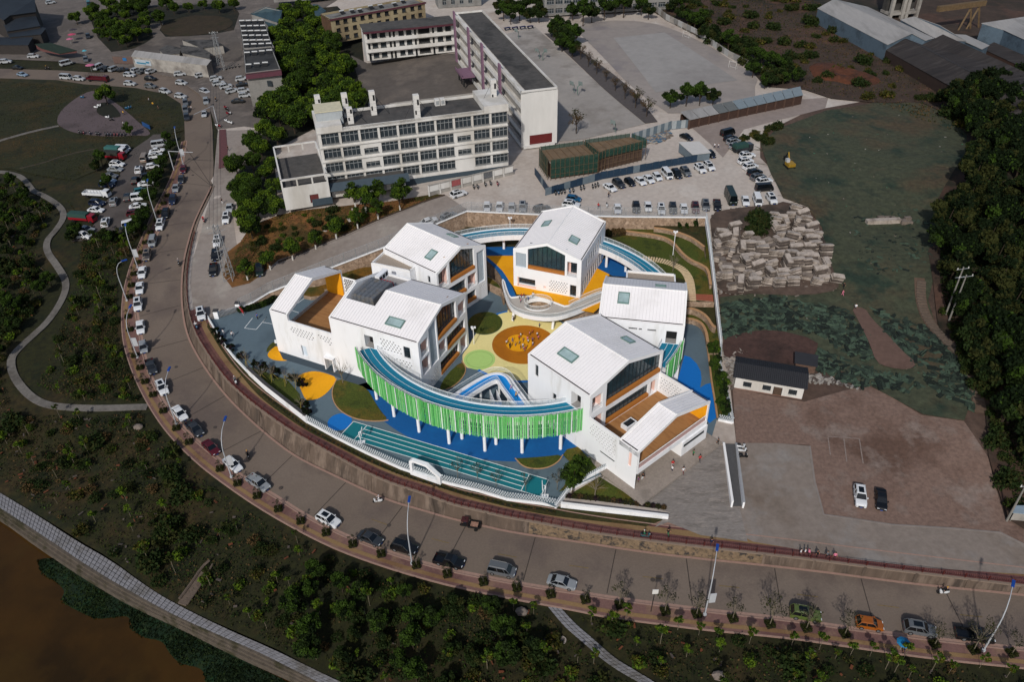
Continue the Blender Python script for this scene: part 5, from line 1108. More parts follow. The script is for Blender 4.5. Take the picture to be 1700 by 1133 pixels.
for k,x in enumerate((4.5,7.5,10.3,13.5)):
 t_ = thing('steel_water_tank',['leftmost steel water tank on the canopy roof','second steel water tank from the left on the canopy roof','small third steel water tank on the canopy roof','rightmost steel water tank beside the round tree'][k],'water tank',Vector((-47,193.5,11.6))+MBK@Vector((x,7+(k==2)*2,0)),0,'steel tanks on the canopy roof'); w = MB(); w.cyl((0,0),1.05,.5,3.1,16); w.obj('drum',m_steel,t_); w = MB(); w.cyl((0,0),1.05,3.1,3.5,16,.25); w.obj('lid',m_steel,t_); w = MB(); w.box(-.9,.9,-.9,.9,0,.5); w.obj('stand',m_dark,t_)
# left wing (three storey, corridor front)
lw = []
for r in range(3):
 z = r*3.7
 for x0,x1,kd in ((1,1.9,'d'),(2.7,4.8,'w'),(5.8,8,'w'),(9.3,10.1,'d'),(10.8,11.6,'d'),(13,15,'w'),(15.9,18,'w'),(19,19.8,'d'),(20.6,25,'s'),(26,26.8,'d'),(28,30.2,'w'),(31.2,33.4,'w')):
  lw.append((x0,x1,z+(.1 if kd == 'd' else .9),z+2.6,m_dark if kd != 'w' else m_gw))
wing = grid_block('school_wing','three storey white school wing with open corridors across the back of the grey yard',(-53.3,309.8,8),15.5,35.2,9,11.2,lw,m_wc,m_rg,cat='school building',depth=.3)
for z in (3.7,7.4):w = MB(); w.box(0,35.2,-1.8,0,z-.25,z-.05); w.box(0,35.2,-1.8,-1.65,z-.05,z+1.0); w.obj('corridor_parapet',m_wc,wing)
w = MB(); w.box(-.5,35.7,-2.3,0,11.0,11.3); w.box(-.5,35.2,-2.35,-2.25,10.6,11.3); w.obj('eaves',m_mar,wing); w = MB(); w.box(-.4,35,-2.2,9.2,11.3,11.38); w.obj('roof_sheet',m_rg,wing)
# long right wing
rw_ = thing('school_wing','four storey school wing with diagonal run of balconies and a plain white end wall','school building',Vector((14.8,228,8)),radians(15.4))
Wl,Wn = 88,11.2
for nm,mp,L_,mt in (('end_wall',lambda a,z,d:(-Wn+a,d,z),Wn,m_wc),('rear_wall',lambda a,z,d:(-d,a,z),Wl,m_wc),('end_wall',lambda a,z,d:(-Wn+a,Wl-d,z),Wn,m_wc),('balcony_back_wall',lambda a,z,d:(-Wn+1.8+d,a,z),Wl,m_wg)):
 ops = [(a+1,a+2.6,r*4+1.2,r*4+3.0,.25) for r in range(4) for a in [x*4.0 for x in range(21)]] if 'back' in nm else []
 face(0,L_,lambda v:16.6,ops,.25,mp).obj(nm,[mt,m_dark],rw_)
w = MB(); w.box(-Wn+2.0,-.3,-.0,Wl-.3,16.35,16.5); w.obj('roof',m_rg,rw_); w = MB(); ring(w,[(-Wn,0),(0,0),(0,Wl),(-Wn,Wl)],16.4,17.1,.3); w.box(-Wn,-Wn+2,0,Wl,16.1,16.4); w.obj('parapet',m_wc,rw_)
for r in range(4):w = MB(); w.box(-Wn,-Wn+.15,.0,Wl,r*4-.2,r*4+1.1); w.box(-Wn+.15,-Wn+1.8,0,Wl,r*4-.2,r*4); w.box(-Wn,-Wn+1.8,-.01,.14,r*4-.2,r*4+1.1); w.obj('balcony',m_wc,rw_)
m_pkp = M('pink_pilaster','#73586a',.8,.1,1)
for y in (21,43,62,84):w = MB(); w.box(-Wn-.5,-Wn,y,y+.9,0,18.2); w.box(-Wn-.5,-Wn,y+1.3,y+2.2,0,18.2); w.obj('pink_pilaster',m_pkp,rw_)
w = MB(); w.box(-Wn-5,-Wn-.1,56,66,3.2,3.6); w.box(-Wn-5,-Wn-4.8,56,66,3.2,4.4); w.obj('entrance_canopy',m_pkp,rw_)
for y in (57,60.5,64.5):w = MB(); w.cyl((-Wn-4,y),.3,0,3.2,8); w.obj('canopy_column',m_dark,rw_)
w = MB(); w.box(-8.6,-1.6,-.08,-.01,.6,3.4); w.obj('red_notice_panel',M('dark_red_panel','#5b1c1c',.7,.1,1),rw_); w = MB(); w.box(-Wn+.5,-1,-1.0,0,-.2,.5); w.obj('ledge',m_wc,rw_)
# residential block behind
rs = [(x,x+1.9,z+.9,z+2.5,random.choice([m_dark,m_gw,m_dark])) for z in (0,3.1,6.2) for x in (2,5.4,9.2,13,16.5,20.2,24,28,32,36,39.5)]
res = grid_block('apartment_block','cream three storey apartment block with weathered grey roof behind the trees',(-70,333,8),33,43,10,9.6,rs,m_cream,M('weathered_roof','#6d6c6a',.95,.3,.3,'#3d3b39',.12,.5,.3),sides=M('rust_brick_wall','#4f3a2a',.9,.3,.5))
w = MB(); w.box(-.4,43.4,-.5,0,9.0,9.6); w.obj('eaves',m_mar,res)
m_sol = M('white_tank_paint','#a9abac',.5,.05,1)
def heater(p,rz,lab,grp):
 t_ = thing('solar_water_heater',lab,'water heater',p,rz,grp); w = MB(); w.tube([(-1,0,1.0),(1,0,1.0)],.28,8); w.obj('tank',m_sol,t_); w = MB(); w.add([(-.95,-.1,.9),(.95,-.1,.9),(.95,-1.6,.1),(-.95,-1.6,.1)],[(0,1,2,3)]); w.obj('collector',m_dark,t_); return t_
h0 = heater((0,0,0),0,'x',None); R33 = Matrix.Rotation(radians(33),3,'Z')
for i,x in enumerate((8,12,15,21,25,31,36)):dup(h0,Vector((-70,333,17.1))+R33@Vector((x,7-(i%3),0)),radians(33),'white solar water heater on the weathered roof of the cream apartment block','solar heaters on the cream apartment roof')
# shop house row with maroon trimmed roofs and heaters
def blk(name,label,cat,fr,pts,zt,zb,roof,wall,par=0,group=None,reg=None,hts=None):
 n = len(pts); zt = [zt]*n if not isinstance(zt,(list,tuple)) else zt
 q = [G(x,y,z) for (x,y),z in zip(P(fr,pts),zt)]; root = thing(name,label,cat,group=group)
 w = MB()
 for i in range(n):
  a,b_ = q[i],q[(i+1) % n]; w.add([Vector((a.x,a.y,zb)),Vector((b_.x,b_.y,zb)),b_,a],[(0,1,2,3)])
 w.obj('walls',wall,root)
 w = MB(); e = Vector((0,0,.12)); c = sum(q,Vector())/n
 o_ = [p+(p-c).normalized()*.35*Vector((1,1,0)).length/1.41 for p in q]; o_ = [Vector((p.x,p.y,r.z)) for p,r in zip(o_,q)]
 w.add([p+e for p in o_],[tuple(range(n))]); w.strip([p for p in o_]+[o_[0]],[p+e for p in o_]+[o_[0]+e]); w.add([p-e*0 for p in o_],[tuple(range(n))]); w.obj('roof',roof,root)
 if par:
  w = MB(); ring(w,[(p.x,p.y) for p in q],max(zt)+.1,max(zt)+par,.25); w.obj('parapet',wall,root)
 return root,q
m_droof = M('dark_slab_roof','#343434',.9,.25,.5,'#242424',.2,.5)
m_wtile = M('white_tile_wall','#7f7d79',.7,.08,2,'#716f6b',.2,.5)
rowp = [((310,470),(570,445),(655,660),(330,700)),((300,385),(560,385),(595,450),(310,465)),((285,295),(530,290),(560,380),(300,380)),((265,195),(500,190),(535,290),(285,295))]
for k,pp in enumerate(rowp):
 r_,q = blk('shop_house',['shop house with maroon roof edge and white tiled end wall, nearest of its row','second shop house from the front of the row, with dark pitched roof edge','third shop house of the row with two lines of white heaters','farthest shop house of the row, beside the round garden'][k],'house','t2',list(pp),14.0-.3*k,2.5,m_droof,m_wtile,.5,'shop houses in a row by the road')
 w = MB(); a,b_ = q[3],q[2]; d = (b_-a); 
 if k == 0:w.add([a+Vector((0,-1.1,-1.4)),b_+Vector((.5,-1.1,-1.4)),b_+Vector((.3,0,.3)),a+Vector((0,0,.3))],[(0,1,2,3)]); w.obj('maroon_eaves',m_mar,r_)
 for i in range(8 if k else 7):
  u,v = .12+.25*(i % 4),.25+.5*(i//4); p = q[0].lerp(q[1],u).lerp(q[3].lerp(q[2],u),v); dup(h0,(p.x,p.y,p.z+.15),.1,'white solar water heater on the roof of '+['the nearest','the second','the third','the farthest'][k]+' shop house of the row','solar heaters on shop house '+['one','two','three','four'][k])
 for i in range(2 if k == 0 else 0):
  w = MB(); p = a.lerp(b_,.55); w.box(p.x,p.x+1.6,p.y-.1,p.y-.02,6-i*3.5+3,8-i*3.5+3); w.obj('window',m_gw,r_)
discard(h0)
m_teal = M('teal_metal_roof','#33474f',.7,.12,.6,'#2b3c43',.1,.5,stretch=(4,1,1)); m_gmet = M('grey_metal_roof','#8d8b89',.7,.08,.4,'#7c7a78',.06,.5,stretch=(3,.6,1,25)); m_dmet = M('dark_blue_metal_roof','#20262d',.7,.12,.5,'#1a1f25',.1,.5)
m_bw = M('blue_grey_metal_wall','#4b5a66',.7,.12,.8,'#3c4852',.2,.5); m_brw = M('brown_brick_wall','#3d2c25',.9,.25,2)
for lab,pp,zt in (('teal metal roofed hall beside the farthest shop houses',[(380,130),(515,65),(665,100),(640,215)],[12,14,12,10.5]),('lower teal metal roof slope behind the shop houses',[(500,200),(640,140),(640,260),(600,300)],[10,11,9,9]),('small teal roofed shed left of the cream apartments',[(960,40),(1010,45),(1080,100),(990,170)],12)):blk('metal_roofed_hall',lab,'hall','t2',pp,zt,4,m_teal,m_cg)
for lab,pp,zt in (('large dark blue grey roofed market hall in the far left corner',[(-200,-60),(370,-10),(385,130),(110,165),(40,220),(-200,60)],[13,13,11,12,11,12]),('middle dark market shed below the large hall',[(35,235),(200,168),(380,160),(432,280),(80,340)],[9,10.5,9.5,8.5,8.5]),('narrow dark lean-to roof in front of the market sheds',[(80,345),(432,285),(492,310),(440,372),(110,402)],7.5),('low dark open shed at the left edge above the parked white car',[(-160,405),(350,405),(300,490),(-160,487)],[7,7,6,6])):blk('market_shed',lab,'shed','t1',pp,zt,2,m_dmet,M('dim_wall','#2f2b29',.9,.2,1))
blk('green_roof_stall','green roofed market stall with a striped edge beside the road','market stall','t1',[(385,480),(545,466),(830,548),(640,582),(450,522)],[6.5,6.5,5.5,5,6],4.6,M('dark_green_roof','#1d2a20',.8,.15,1),M('striped_edge','#5a3a38',.8,.4,6))
for x,y in ((400,560),(640,640),(820,600),(530,580)):pass
shd,q = blk('long_roadside_shed','long grey roofed shed with a white sign beside the upper road','shed','z1',[(900,335),(1400,398),(1370,435),(875,375)],[8,8,7,7],2.2,m_gmet,m_wg)
def sign_on(root,q0,q1,u0,u1,z0,z1,mat,name='signboard',out=.12,txt=None,tmat=None,ts=1.0):
 a,b_ = q0.lerp(q1,u0),q0.lerp(q1,u1); d = (b_-a).normalized(); n = Vector((d.y,-d.x,0))*out; w = MB()
 w.obox(((a+b_)/2+n)[:2],d[:2],(b_-a).length,.1,z0,z1); o = w.obj(name,mat,root)
 return o,a,b_,n
def text(body,parent,loc,rz,size,mat,rx=pi/2,name='lettering',align='CENTER'):
 cu = bpy.data.curves.new(name,'FONT'); cu.body = body; cu.size = size; cu.align_x = align; cu.align_y = 'CENTER'; cu.extrude = .02; cu.resolution_u = 2
 t_ = bpy.data.objects.new(name,cu); COL.objects.link(t_); bpy.context.view_layer.update()
 me = bpy.data.meshes.new_from_object(t_); bpy.data.objects.remove(t_); me.materials.clear(); me.materials.append(mat)
 o = link(name,me,parent); o.rotation_euler = (rx,0,rz); o.location = loc; return o
sign_on(shd,q[3],q[2],.03,.25,4.2,6.2,M('white_blue_sign','#9aa3aa',.6,.1,1))
w = MB(); a,b_ = q[3].lerp(q[2],.05),q[3].lerp(q[2],.18); d = (b_-a).normalized(); n = Vector((d.y,-d.x,0))*.2; w.obox(((a+b_)/2+n)[:2],d[:2],(b_-a).length,.06,4.6,5.1); w.obox((a.lerp(b_,1.2)+n)[:2],d[:2],1.6,.06,5.1,5.7,0); w.obj('sign_stripe',M('teal_stripe','#1d6a86',.6),shd)
wl,q = blk('garden_wall_panel','pinkish wall with a blue sign left of the long roadside shed','wall','z1',[(745,368),(880,372),(878,378),(744,374)],5,2.2,M('pale_cap2','#5c5450',.9),M('pink_render','#5b4a44',.9,.15,1)); sign_on(wl,q[3],q[2],.5,.68,3.4,4.6,M('blue_sign','#1b5f94',.6),'blue_sign')
for k,(pp,zt) in enumerate((([(1060,330),(1110,300),(1200,320),(1190,355),(1090,360)],6),([(1200,300),(1340,320),(1390,350),(1390,390),(1210,350)],6.5),([(1210,265),(1420,265),(1480,300),(1340,318)],6))):blk('greenhouse_shed',['grey shed with torn roof left in the yard behind the long shed','middle grey shed with torn roof behind the long shed','rear grey frame shed beside the round garden'][k],'shed','z1',pp,zt,2.2,M('torn_roof','#494745',.9,.35,.8,'#262524',.3,.5),m_wg)
# far buildings at the top edge
fb = grid_block('far_office_block','pale office block with two ribbon window rows at the top edge above the courts',G(904,27,8),8,62,12,15,[(x,x+3.2,z,z+1.9) for z in (1.2,4.9,8.6,12) for x in [1+3.9*i for i in range(15)]],m_cg,m_rg)
fc = grid_block('far_tower_house','white house with balconies at the top edge right of the cream apartments',G(728,14,8),12,20,10,16,[(x,x+1.8,z,z+2) for z in (1.5,5,8.5,12) for x in (2,6,10,14)],m_cg,m_rg)
ff = grid_block('far_tower_house','pale block between trees at the top edge left of the tall trees',G(455,4,6),12,30,10,14,[(x,x+2,z,z+2) for z in (1.5,5,8.5) for x in (2,7,12,17,22)],m_cg,m_rg)
# warehouses top right
blk('warehouse','long pale grey pitched warehouse with blue walls at the top right','warehouse','t3',[(245,60),(360,-5),(905,235),(735,315)],[14,16.5,16.5,14],8,m_gmet,m_bw); blk('warehouse_slope','pale rear roof slope behind the long grey warehouse','warehouse','t3',[(362,-6),(600,50),(1060,268),(1000,285),(906,234)],[16.4,14,14,14,16.4],8,m_gmet,m_bw)
for i in range(7):
 pass
blk('warehouse','pale arched roof warehouse beside the concrete tower','warehouse','t3',[(830,140),(930,118),(1100,178),(1290,290),(1200,285),(1060,262)],[14,16,16,14,13,13],8,m_gmet,m_bw); blk('warehouse','narrow pale metal roof strip between the dark and blue warehouses','warehouse','t3',[(1130,238),(1290,248),(1450,320),(1400,347),(1275,288)],13,8,m_gmet,m_bw)
m_dkr = M('dark_fibre_roof','#2f2b2a',.9,.2,.4,'#252222',.08,.55,.2,stretch=(.4,3,1,25),col3='#3a3635')
blk('dark_warehouse','dark brown roofed warehouse slope nearest the green netting','warehouse','t3',[(710,345),(865,275),(1760,745),(1820,940),(1530,780),(1150,590)],[12,15,15,12,12,12],8,m_dkr,M('dim_brick','#2c211d',.9,.2,1)); blk('dark_warehouse','dark brown roofed warehouse slope behind the first dark slope','warehouse','t3',[(870,274),(985,318),(1130,245),(1780,545),(1780,750)],[14.9,12.5,16,16,14.9],8,m_dkr,M('dim_brick2','#2c211d',.9,.2,1))
blk('blue_metal_shed','blue walled metal shed with a grey roof at the right edge','warehouse','t3',[(1405,165),(1700,120),(1900,230),(1900,370),(1560,212)],[16,16,16,15,15],8,m_gmet,m_bw); blk('dark_flat_shed','dark flat roofed shed below the blue metal shed','shed','t3',[(1410,345),(1490,300),(1760,420),(1900,560),(1680,470)],11,8,m_dkr,m_brw)
tw = thing('concrete_tower','unfinished grey concrete tower frame rising past the top edge','tower',G(1503,32,8),radians(12))
for x in (0,5.5,7.5,12.5):w = MB(); w.box(x-8,x-6.7,0,1.3,0,34); w.obj('column',m_wg,tw)
for z in (2,9,16,23):w = MB(); w.box(-8,6,.3,7,z,z+1); w.obj('floor_slab',m_wg,tw)
w = MB(); w.box(-7.5,5.5,4,7,0,33); w.obj('core_wall',M('dark_concrete','#3a3836',.9,.2,.6),tw)
cr = thing('gantry_crane','rust yellow gantry crane beam on lattice legs at the top right','crane'); m_cr = M('rust_yellow_steel','#5d4c36',.8,.25,1)
a,b_ = G(*P('t3',[(1095,62)])[0],18),G(*P('t3',[(1425,18)])[0],18); w = MB(); w.obox(((a+b_)/2)[:2],(b_-a)[:2],(b_-a).length,1.6,17,19); w.obj('beam',m_cr,cr)
for t_ in (.72,.9):
 p = a.lerp(b_,t_); w = MB()
 for s_ in (-3,3):w.tube([(p.x,p.y,17),(p.x+s_,p.y-3*0+s_*.3,8)],.45,4)
 w.obj('leg',m_cr,cr)
# white hut and brick shed on the dirt lot
hut = thing('white_hut','small white hut with a dark tiled roof and brown door on the dirt lot','hut'); q0,q1 = G(1218,646,.0),G(1330,666,-.1); d = (q1-q0); HL = d.length; ha = atan2(d.y,d.x); hut.location = q0; hut.rotation_euler = (0,0,ha)
face(0,HL,lambda v:3.0,[(1.6,3.2,1.0,2.3,.2),(HL*.41,HL*.41+1.6,.95,2.3,.2),(HL*.57,HL*.57+1.7,0,2.3,.2),(HL*.79,HL*.79+1.6,.95,2.3,.2)],.2,lambda a,z,d:(a,d,z)).obj('front_wall',[m_wc,m_dark],hut)
for mp in (lambda a,z,d:(d,a,z),lambda a,z,d:(HL-d,a,z)):face(0,6.4,lambda v:2.75+1.5*(v/3.2 if v < 3.2 else (6.4-v)/3.2),[],.2,mp,extra=(3.2,)).obj('end_wall',m_wc,hut)
face(0,HL,lambda v:2.75,[],.2,lambda a,z,d:(a,6.4-d,z)).obj('rear_wall',m_wc,hut)
m_tile = M('charcoal_tiles','#26272b',.7,.1,1)
for s_ in (0,1):
 w = MB(); y0,y1 = (-.15,3.2) if s_ == 0 else (7.0,3.2); w.add([(-.5,y0,3.02),(HL+.6,y0,3.02),(HL+.6,y1,4.35),(-.5,y1,4.35)],[(0,1,2,3)]); rf = w.obj('roof',m_tile,hut)
 w = MB(); x = -.4
 while x < HL+.5:w.add([(x,y0,3.03),(x+.12,y0,3.03),(x+.12,y1,4.36),(x,y1,4.36),(x+.06,y0,3.1),(x+.06,y1,4.45)],[(0,4,5,3),(4,1,2,5)]); x += .38
 w.obj('tile_rows',m_tile,hut,kind='stuff')
w = MB(); w.box(HL*.57+.1,HL*.57+1.6,.1,.15,0,2.25); w.obj('door',M('brown_door','#4a3b30',.8,.15,2),hut); w = MB(); w.box(0,HL,-.04,0,0,.35); w.obj('stained_base',M('red_stained_base','#7c5a4c',.9,.2,2),hut)
for x in (1.6,HL*.41,HL*.79):
 w = MB(); w.add([(x,.15,1),(x+1.6,.15,1),(x+1.6,.15,2.3),(x,.15,2.3)],[(0,1,2,3)]); g_ = w.obj('window',m_gw,hut); w = MB(); [w.box(x+i*.53-.03,x+i*.53+.03,.05,.1,1,2.3) for i in range(4)]; w.box(x,x+1.6,.05,.1,1.6,1.66); w.obj('bars',m_dark,g_)
blk('brick_shed','small brick shed with dark tiled roof behind the white hut','shed','t5',[(975,145),(1168,178),(1160,278),(972,245)],[3.6,3.6,2.9,2.9],0,m_tile,M('rough_brick','#5a463b',.9,.3,2))
blk('roadside_kiosk','low pale blue roofed kiosk at the right edge by the concrete drive','kiosk','z8',[(1345,405),(1420,405),(1440,440),(1335,430)],1.5,-1,M('pale_blue_roof','#7c8b96',.7,.08,1),m_wg)
# ---- construction site
m_hb = M('blue_hoarding','#1f3346',.6,.12,1); m_hg = M('grey_hoarding','#5e6a72',.6,.12,1)
hd = thing('site_hoarding','blue sheet metal hoarding around the small building site','hoarding')
line = [G(*P('z5',[p])[0],8) for p in ((128,372),(205,487),(510,398),(700,362),(900,325),(1040,302))]
for i,(p,d) in enumerate(along(line,2.02,1.0)):w = MB(); w.obox(p[:2],d[:2],1.96,.08,8,10.1+.1*(i % 2)); w.obj('panel',m_hg if i in (3,6,9,12,13,20) else m_hb,hd)
hd2 = thing('site_hoarding','pale sheet gate panels joining the brick canopy shed and the building site','hoarding')
line = [G(*P('z4',[p])[0],8) for p in ((740,800),(960,730),(1065,720))]
for i,(p,d) in enumerate(along(line,1.5,.7)):w = MB(); w.obox(p[:2],d[:2],1.45,.1,8,10.6); w.obj('panel',M('pale_sheet','#8e9496',.6,.12,1) if i % 2 else m_hg,hd2)
m_ply = M('plywood_deck','#6a5844',.9,.15,.8,'#5c4d3c',.3,.5); m_gn = M('green_scaffold_net','#1d3b31',.85,.35,1.6,alpha=.85); m_bam = M('bamboo_pole','#5d4b38',.8,.2,2)
for k,(pp,lab) in enumerate((([(165,235),(405,203),(482,265),(215,302)],'unfinished building wrapped in green netting with a bare plywood roof, left one'),([(415,196),(670,160),(752,190),(520,245),(480,262)],'unfinished building with plywood and beams on its roof behind the netted one'))):
 q = [G(x,y,13.2) for x,y in P('z5',pp)]; r_ = thing('unfinished_building',lab,'building site'); w = MB(); w.prism([(p.x,p.y) for p in q],12.7,13.1,0,1); w.obj('roof_deck',[m_wg,m_ply],r_)
 w = MB(); w.prism([(p.x*.93+sum(t.x for t in q)/len(q)*.07,p.y*.93+sum(t.y for t in q)/len(q)*.07) for p in q],7.8,12.7); w.obj('shell',M('raw_brick','#4a3a30',.9,.3,1),r_)
 for j in range(len(q)):
  a,b_ = q[j],q[(j+1) % len(q)]; w = MB(); nn_ = (b_-a).normalized(); nn_ = Vector((nn_.y,-nn_.x,0))*.6; c_ = sum(q,Vector())/len(q); nn_ = nn_ if (a+nn_-c_).length > (a-c_).length else -nn_
  w.add([Vector((a.x,a.y,8.6+k*3.2))+nn_,Vector((b_.x,b_.y,8.6+k*3.2))+nn_,b_+nn_+Vector((0,0,.8)),a+nn_+Vector((0,0,.8))],[(0,1,2,3)]); w.obj('green_netting',m_gn,r_)
  w = MB(); n_ = max(2,int((b_-a).length/1.3))
  for t_ in range(n_+1):p = a.lerp(b_,t_/n_)+nn_*1.1; w.tube([(p.x,p.y,8),(p.x+random.uniform(-.1,.1),p.y,14.2)],.06,4)
  for z in (9.6,11.4):w.tube([Vector((a.x,a.y,z))+nn_*1.1,Vector((b_.x,b_.y,z))+nn_*1.1],.05,4)
  w.obj('scaffold_poles',m_bam,r_)
 for j in range(6):w = MB(); a,b_ = q[0].lerp(q[1],.1+.16*j),q[3].lerp(q[2],.1+.16*j) if k == 0 else q[-1].lerp(q[2],.1+.16*j); w.obox(((a+b_)/2)[:2],(b_-a)[:2],(b_-a).length*.95,.12,13.1,13.24); w.obj('batten',m_bam,r_)
ss,q = blk('site_store','open sided store with a pale sloping metal roof at the end of the hoarding','shed','z5',[(945,193),(1055,190),(1118,250),(1020,260)],[11,11,10.4,10.4],8.2,M('pale_sheet_roof','#b0aeab',.6,.06,1),m_hg)
cs = thing('brick_canopy_shed','long low brick shed with a patched grey metal roof beside the sports field','shed')
ra,rb_,rc_,rd_ = [G(x,y,11) for x,y in P('z4',[(1015,640),(1695,495),(1712,535),(1070,677)])]
mts = [m_gmet,M('darker_sheet','#5d605f',.7,.1,1),M('blue_grey_sheet','#6f7a80',.7,.1,1),M('pale_blue_sheet','#7f8a90',.7,.1,1)]
for i in range(12):
 u0,u1 = i/12+.002,(i+1)/12-.002; w = MB(); a,b_,c,e = ra.lerp(rb_,u0),ra.lerp(rb_,u1),rd_.lerp(rc_,u1),rd_.lerp(rc_,u0); w.add([a+Vector((0,0,.5)),b_+Vector((0,0,.5)),c,e,a+Vector((0,0,.4)),b_+Vector((0,0,.4)),c-Vector((0,0,.1)),e-Vector((0,0,.1))],[(0,1,2,3),(7,6,5,4),(3,2,6,7)]); w.obj('roof_sheet',mts[1] if 2 < i < 5 else mts[2 if i > 4 else 0],cs)
 w = MB(); w.obox(((c+e)/2+Vector((0,.5,0)))[:2],(c-e)[:2],(c-e).length,.25,7.8,10.9); w.obj('brick_bay',m_brw,cs); w = MB(); w.obox((e+Vector((0,.3,0)))[:2],(c-e)[:2],.4,.5,7.8,10.9); w.obj('pier',M('pier_brick','#4d3a31',.9,.2,1),cs)
w = MB(); w.add([G(*P('z4',[(1020,645)])[0],10.5),G(*P('z4',[(1695,500)])[0],10.5),G(*P('z4',[(1695,500)])[0],10.5)-Vector((0,0,2.6)),G(*P('z4',[(1020,645)])[0],10.5)-Vector((0,0,2.6))],[(0,1,2,3)]); w.obj('rear_wall',m_brw,cs)
# notice boards in front of the school
nb = thing('notice_board_wall','row of white notice boards on a low wall in front of the school block','notice boards')
a,b_ = G(*P('z3',[(1062,588)])[0],8),G(*P('z3',[(1540,470)])[0],8); d = (b_-a).normalized(); L_ = (b_-a).length
w = MB(); w.obox(((a+b_)/2)[:2],d[:2],L_,.4,7,8.5); w.obox(((a+b_)/2)[:2],d[:2],L_,.5,10.5,10.65); w.obj('wall',m_wg,nb)
for i in range(8):
 p = a.lerp(b_,(i+.5)/8); w = MB(); w.obox(p[:2],d[:2],L_/8*.8,.25,8.7,10.4); w.obj('board',[m_wc,m_wc,M('red_poster_board','#8a4a4a',.7,.3,2),m_wc,m_wc,M('black_poster_board','#5a5c5f',.7,.5,3),m_wc,m_wc][i],nb); w = MB(); p = a.lerp(b_,i/8); w.obox(p[:2],d[:2],.3,.45,7,10.5); w.obj('pier',m_wc,nb)
yw = thing('yard_wall','stone edged dark wall along the front edge of the school yard roof line','wall')
w = MB(); a,b_ = G(*P('z2',[(935,668)])[0],8.5),G(*P('z2',[(1560,590)])[0],8.5); w.obox(((a+b_)/2)[:2],(b_-a)[:2],(b_-a).length,.4,7.5,9.6); w.obj('wall',m_wg,yw)
# white fence with white-grey panels along the right side of the field
fw_ = thing('field_wall','white and grey panelled wall along the far right side of the sports field','wall')
line = [G(*P('z4',[p])[0],8) for p in ((840,28),(940,110),(1100,190),(1290,320),(1400,375),(1545,450))]
for i,(p,d) in enumerate(along(line,3.4,1.7)):w = MB(); w.obox(p[:2],d[:2],3.3,.25,7.8,10.2); w.obj('panel',[m_cg,M('dim_white','#9a9a98',.8,.1,1),m_wg][i % 3],fw_)
# ================================================================ VEHICLES
m_tyre = M('tyre_rubber','#121212',.8,.1,2); m_rim = M('wheel_rim','#85888a',.35,.05,2,metal=.6); m_cg2 = GL('car_glass','#0c1013',.05,1,.6)
m_hl = M('headlamp_lens','#c9cdd0',.15,.05,2); m_tl = M('tail_lamp_red','#6e0d0c',.25,.05,2); m_pl = M('blue_number_plate','#1f4d9c',.4,.05,2); m_blk = M('black_trim','#161718',.6,.1,2)
def paint(n,c):return M('paint_'+n,c,.28,.04,.8,spec=.55)
PAINT = {'white':paint('white','#c6c8ca'),'dull white':paint('dimmed_white','#9c9fa2'),'silver':paint('silver','#7f8386'),'grey':paint('grey','#55585b'),'dark grey':paint('dark_grey','#2c2f33'),'black':paint('black','#0f1012'),'dark red':paint('dark_red','#48121a'),'red':paint('red','#7a1420'),'navy':paint('navy','#141d33'),'blue':paint('blue','#0d4a6e'),'pale blue':paint('pale_blue','#76889a'),'olive green':paint('olive','#4d5a2c'),'orange brown':paint('orange_brown','#8a4a12'),'brown':paint('brown','#4e4540'),'dark green':paint('dark_green','#18251f'),'teal':paint('teal','#1b5a60'),'pale brown':paint('pale_brown','#7a6e62')}  # second white is the first darkened, edge vignette put into the paint
m_body = PAINT['white']
def hull(st,mb,mi=0):
 rings = []
 for x,w,zb,zt in st:
  zm = zb+(zt-zb)*.55
  rings.append([(x,-w*.92,zb),(x,-w,zb+.12),(x,-w,zm),(x,-w*.95,zt-.05),(x,-w*.78,zt),(x,w*.78,zt),(x,w*.95,zt-.05),(x,w,zm),(x,w,zb+.12),(x,w*.92,zb)])
 n = 10; v = [p for r in rings for p in r]; f = []
 for i in range(len(rings)-1):f += [(i*n+j,i*n+(j+1) % n,(i+1)*n+(j+1) % n,(i+1)*n+j) for j in range(n)]
 f += [tuple(range(n-1,-1,-1)),tuple(range((len(rings)-1)*n,len(rings)*n))]; mb.add(v,f,mi)
CT = {  # L/2 back, L/2 front, half width, belt z, roof z, (cab base x0,x1), (cab top x0,x1), bonnet z, boot z
 'sedan':(2.35,2.35,.91,.93,1.46,(-1.75,1.05),(-.95,.25),.9,.98),'suv':(2.3,2.35,.95,1.08,1.72,(-2.2,1.1),(-1.75,.3),1.05,1.08),'hatchback':(1.95,2.05,.87,.95,1.52,(-1.85,1.1),(-1.4,.3),.93,.95),
 'minivan':(2.3,2.35,.93,1.05,1.82,(-2.2,1.65),(-2.0,.95),1.05,1.05),'van':(2.5,2.4,.95,1.15,2.05,(-2.42,2.1),(-2.3,1.5),1.1,1.15),'pickup':(2.65,2.6,.95,1.05,1.76,(-.75,1.3),(-.45,.6),1.05,1.0),'minibus':(3.5,3.3,1.08,1.5,2.75,(-3.42,3.2),(-3.3,2.9),1.35,1.5)}
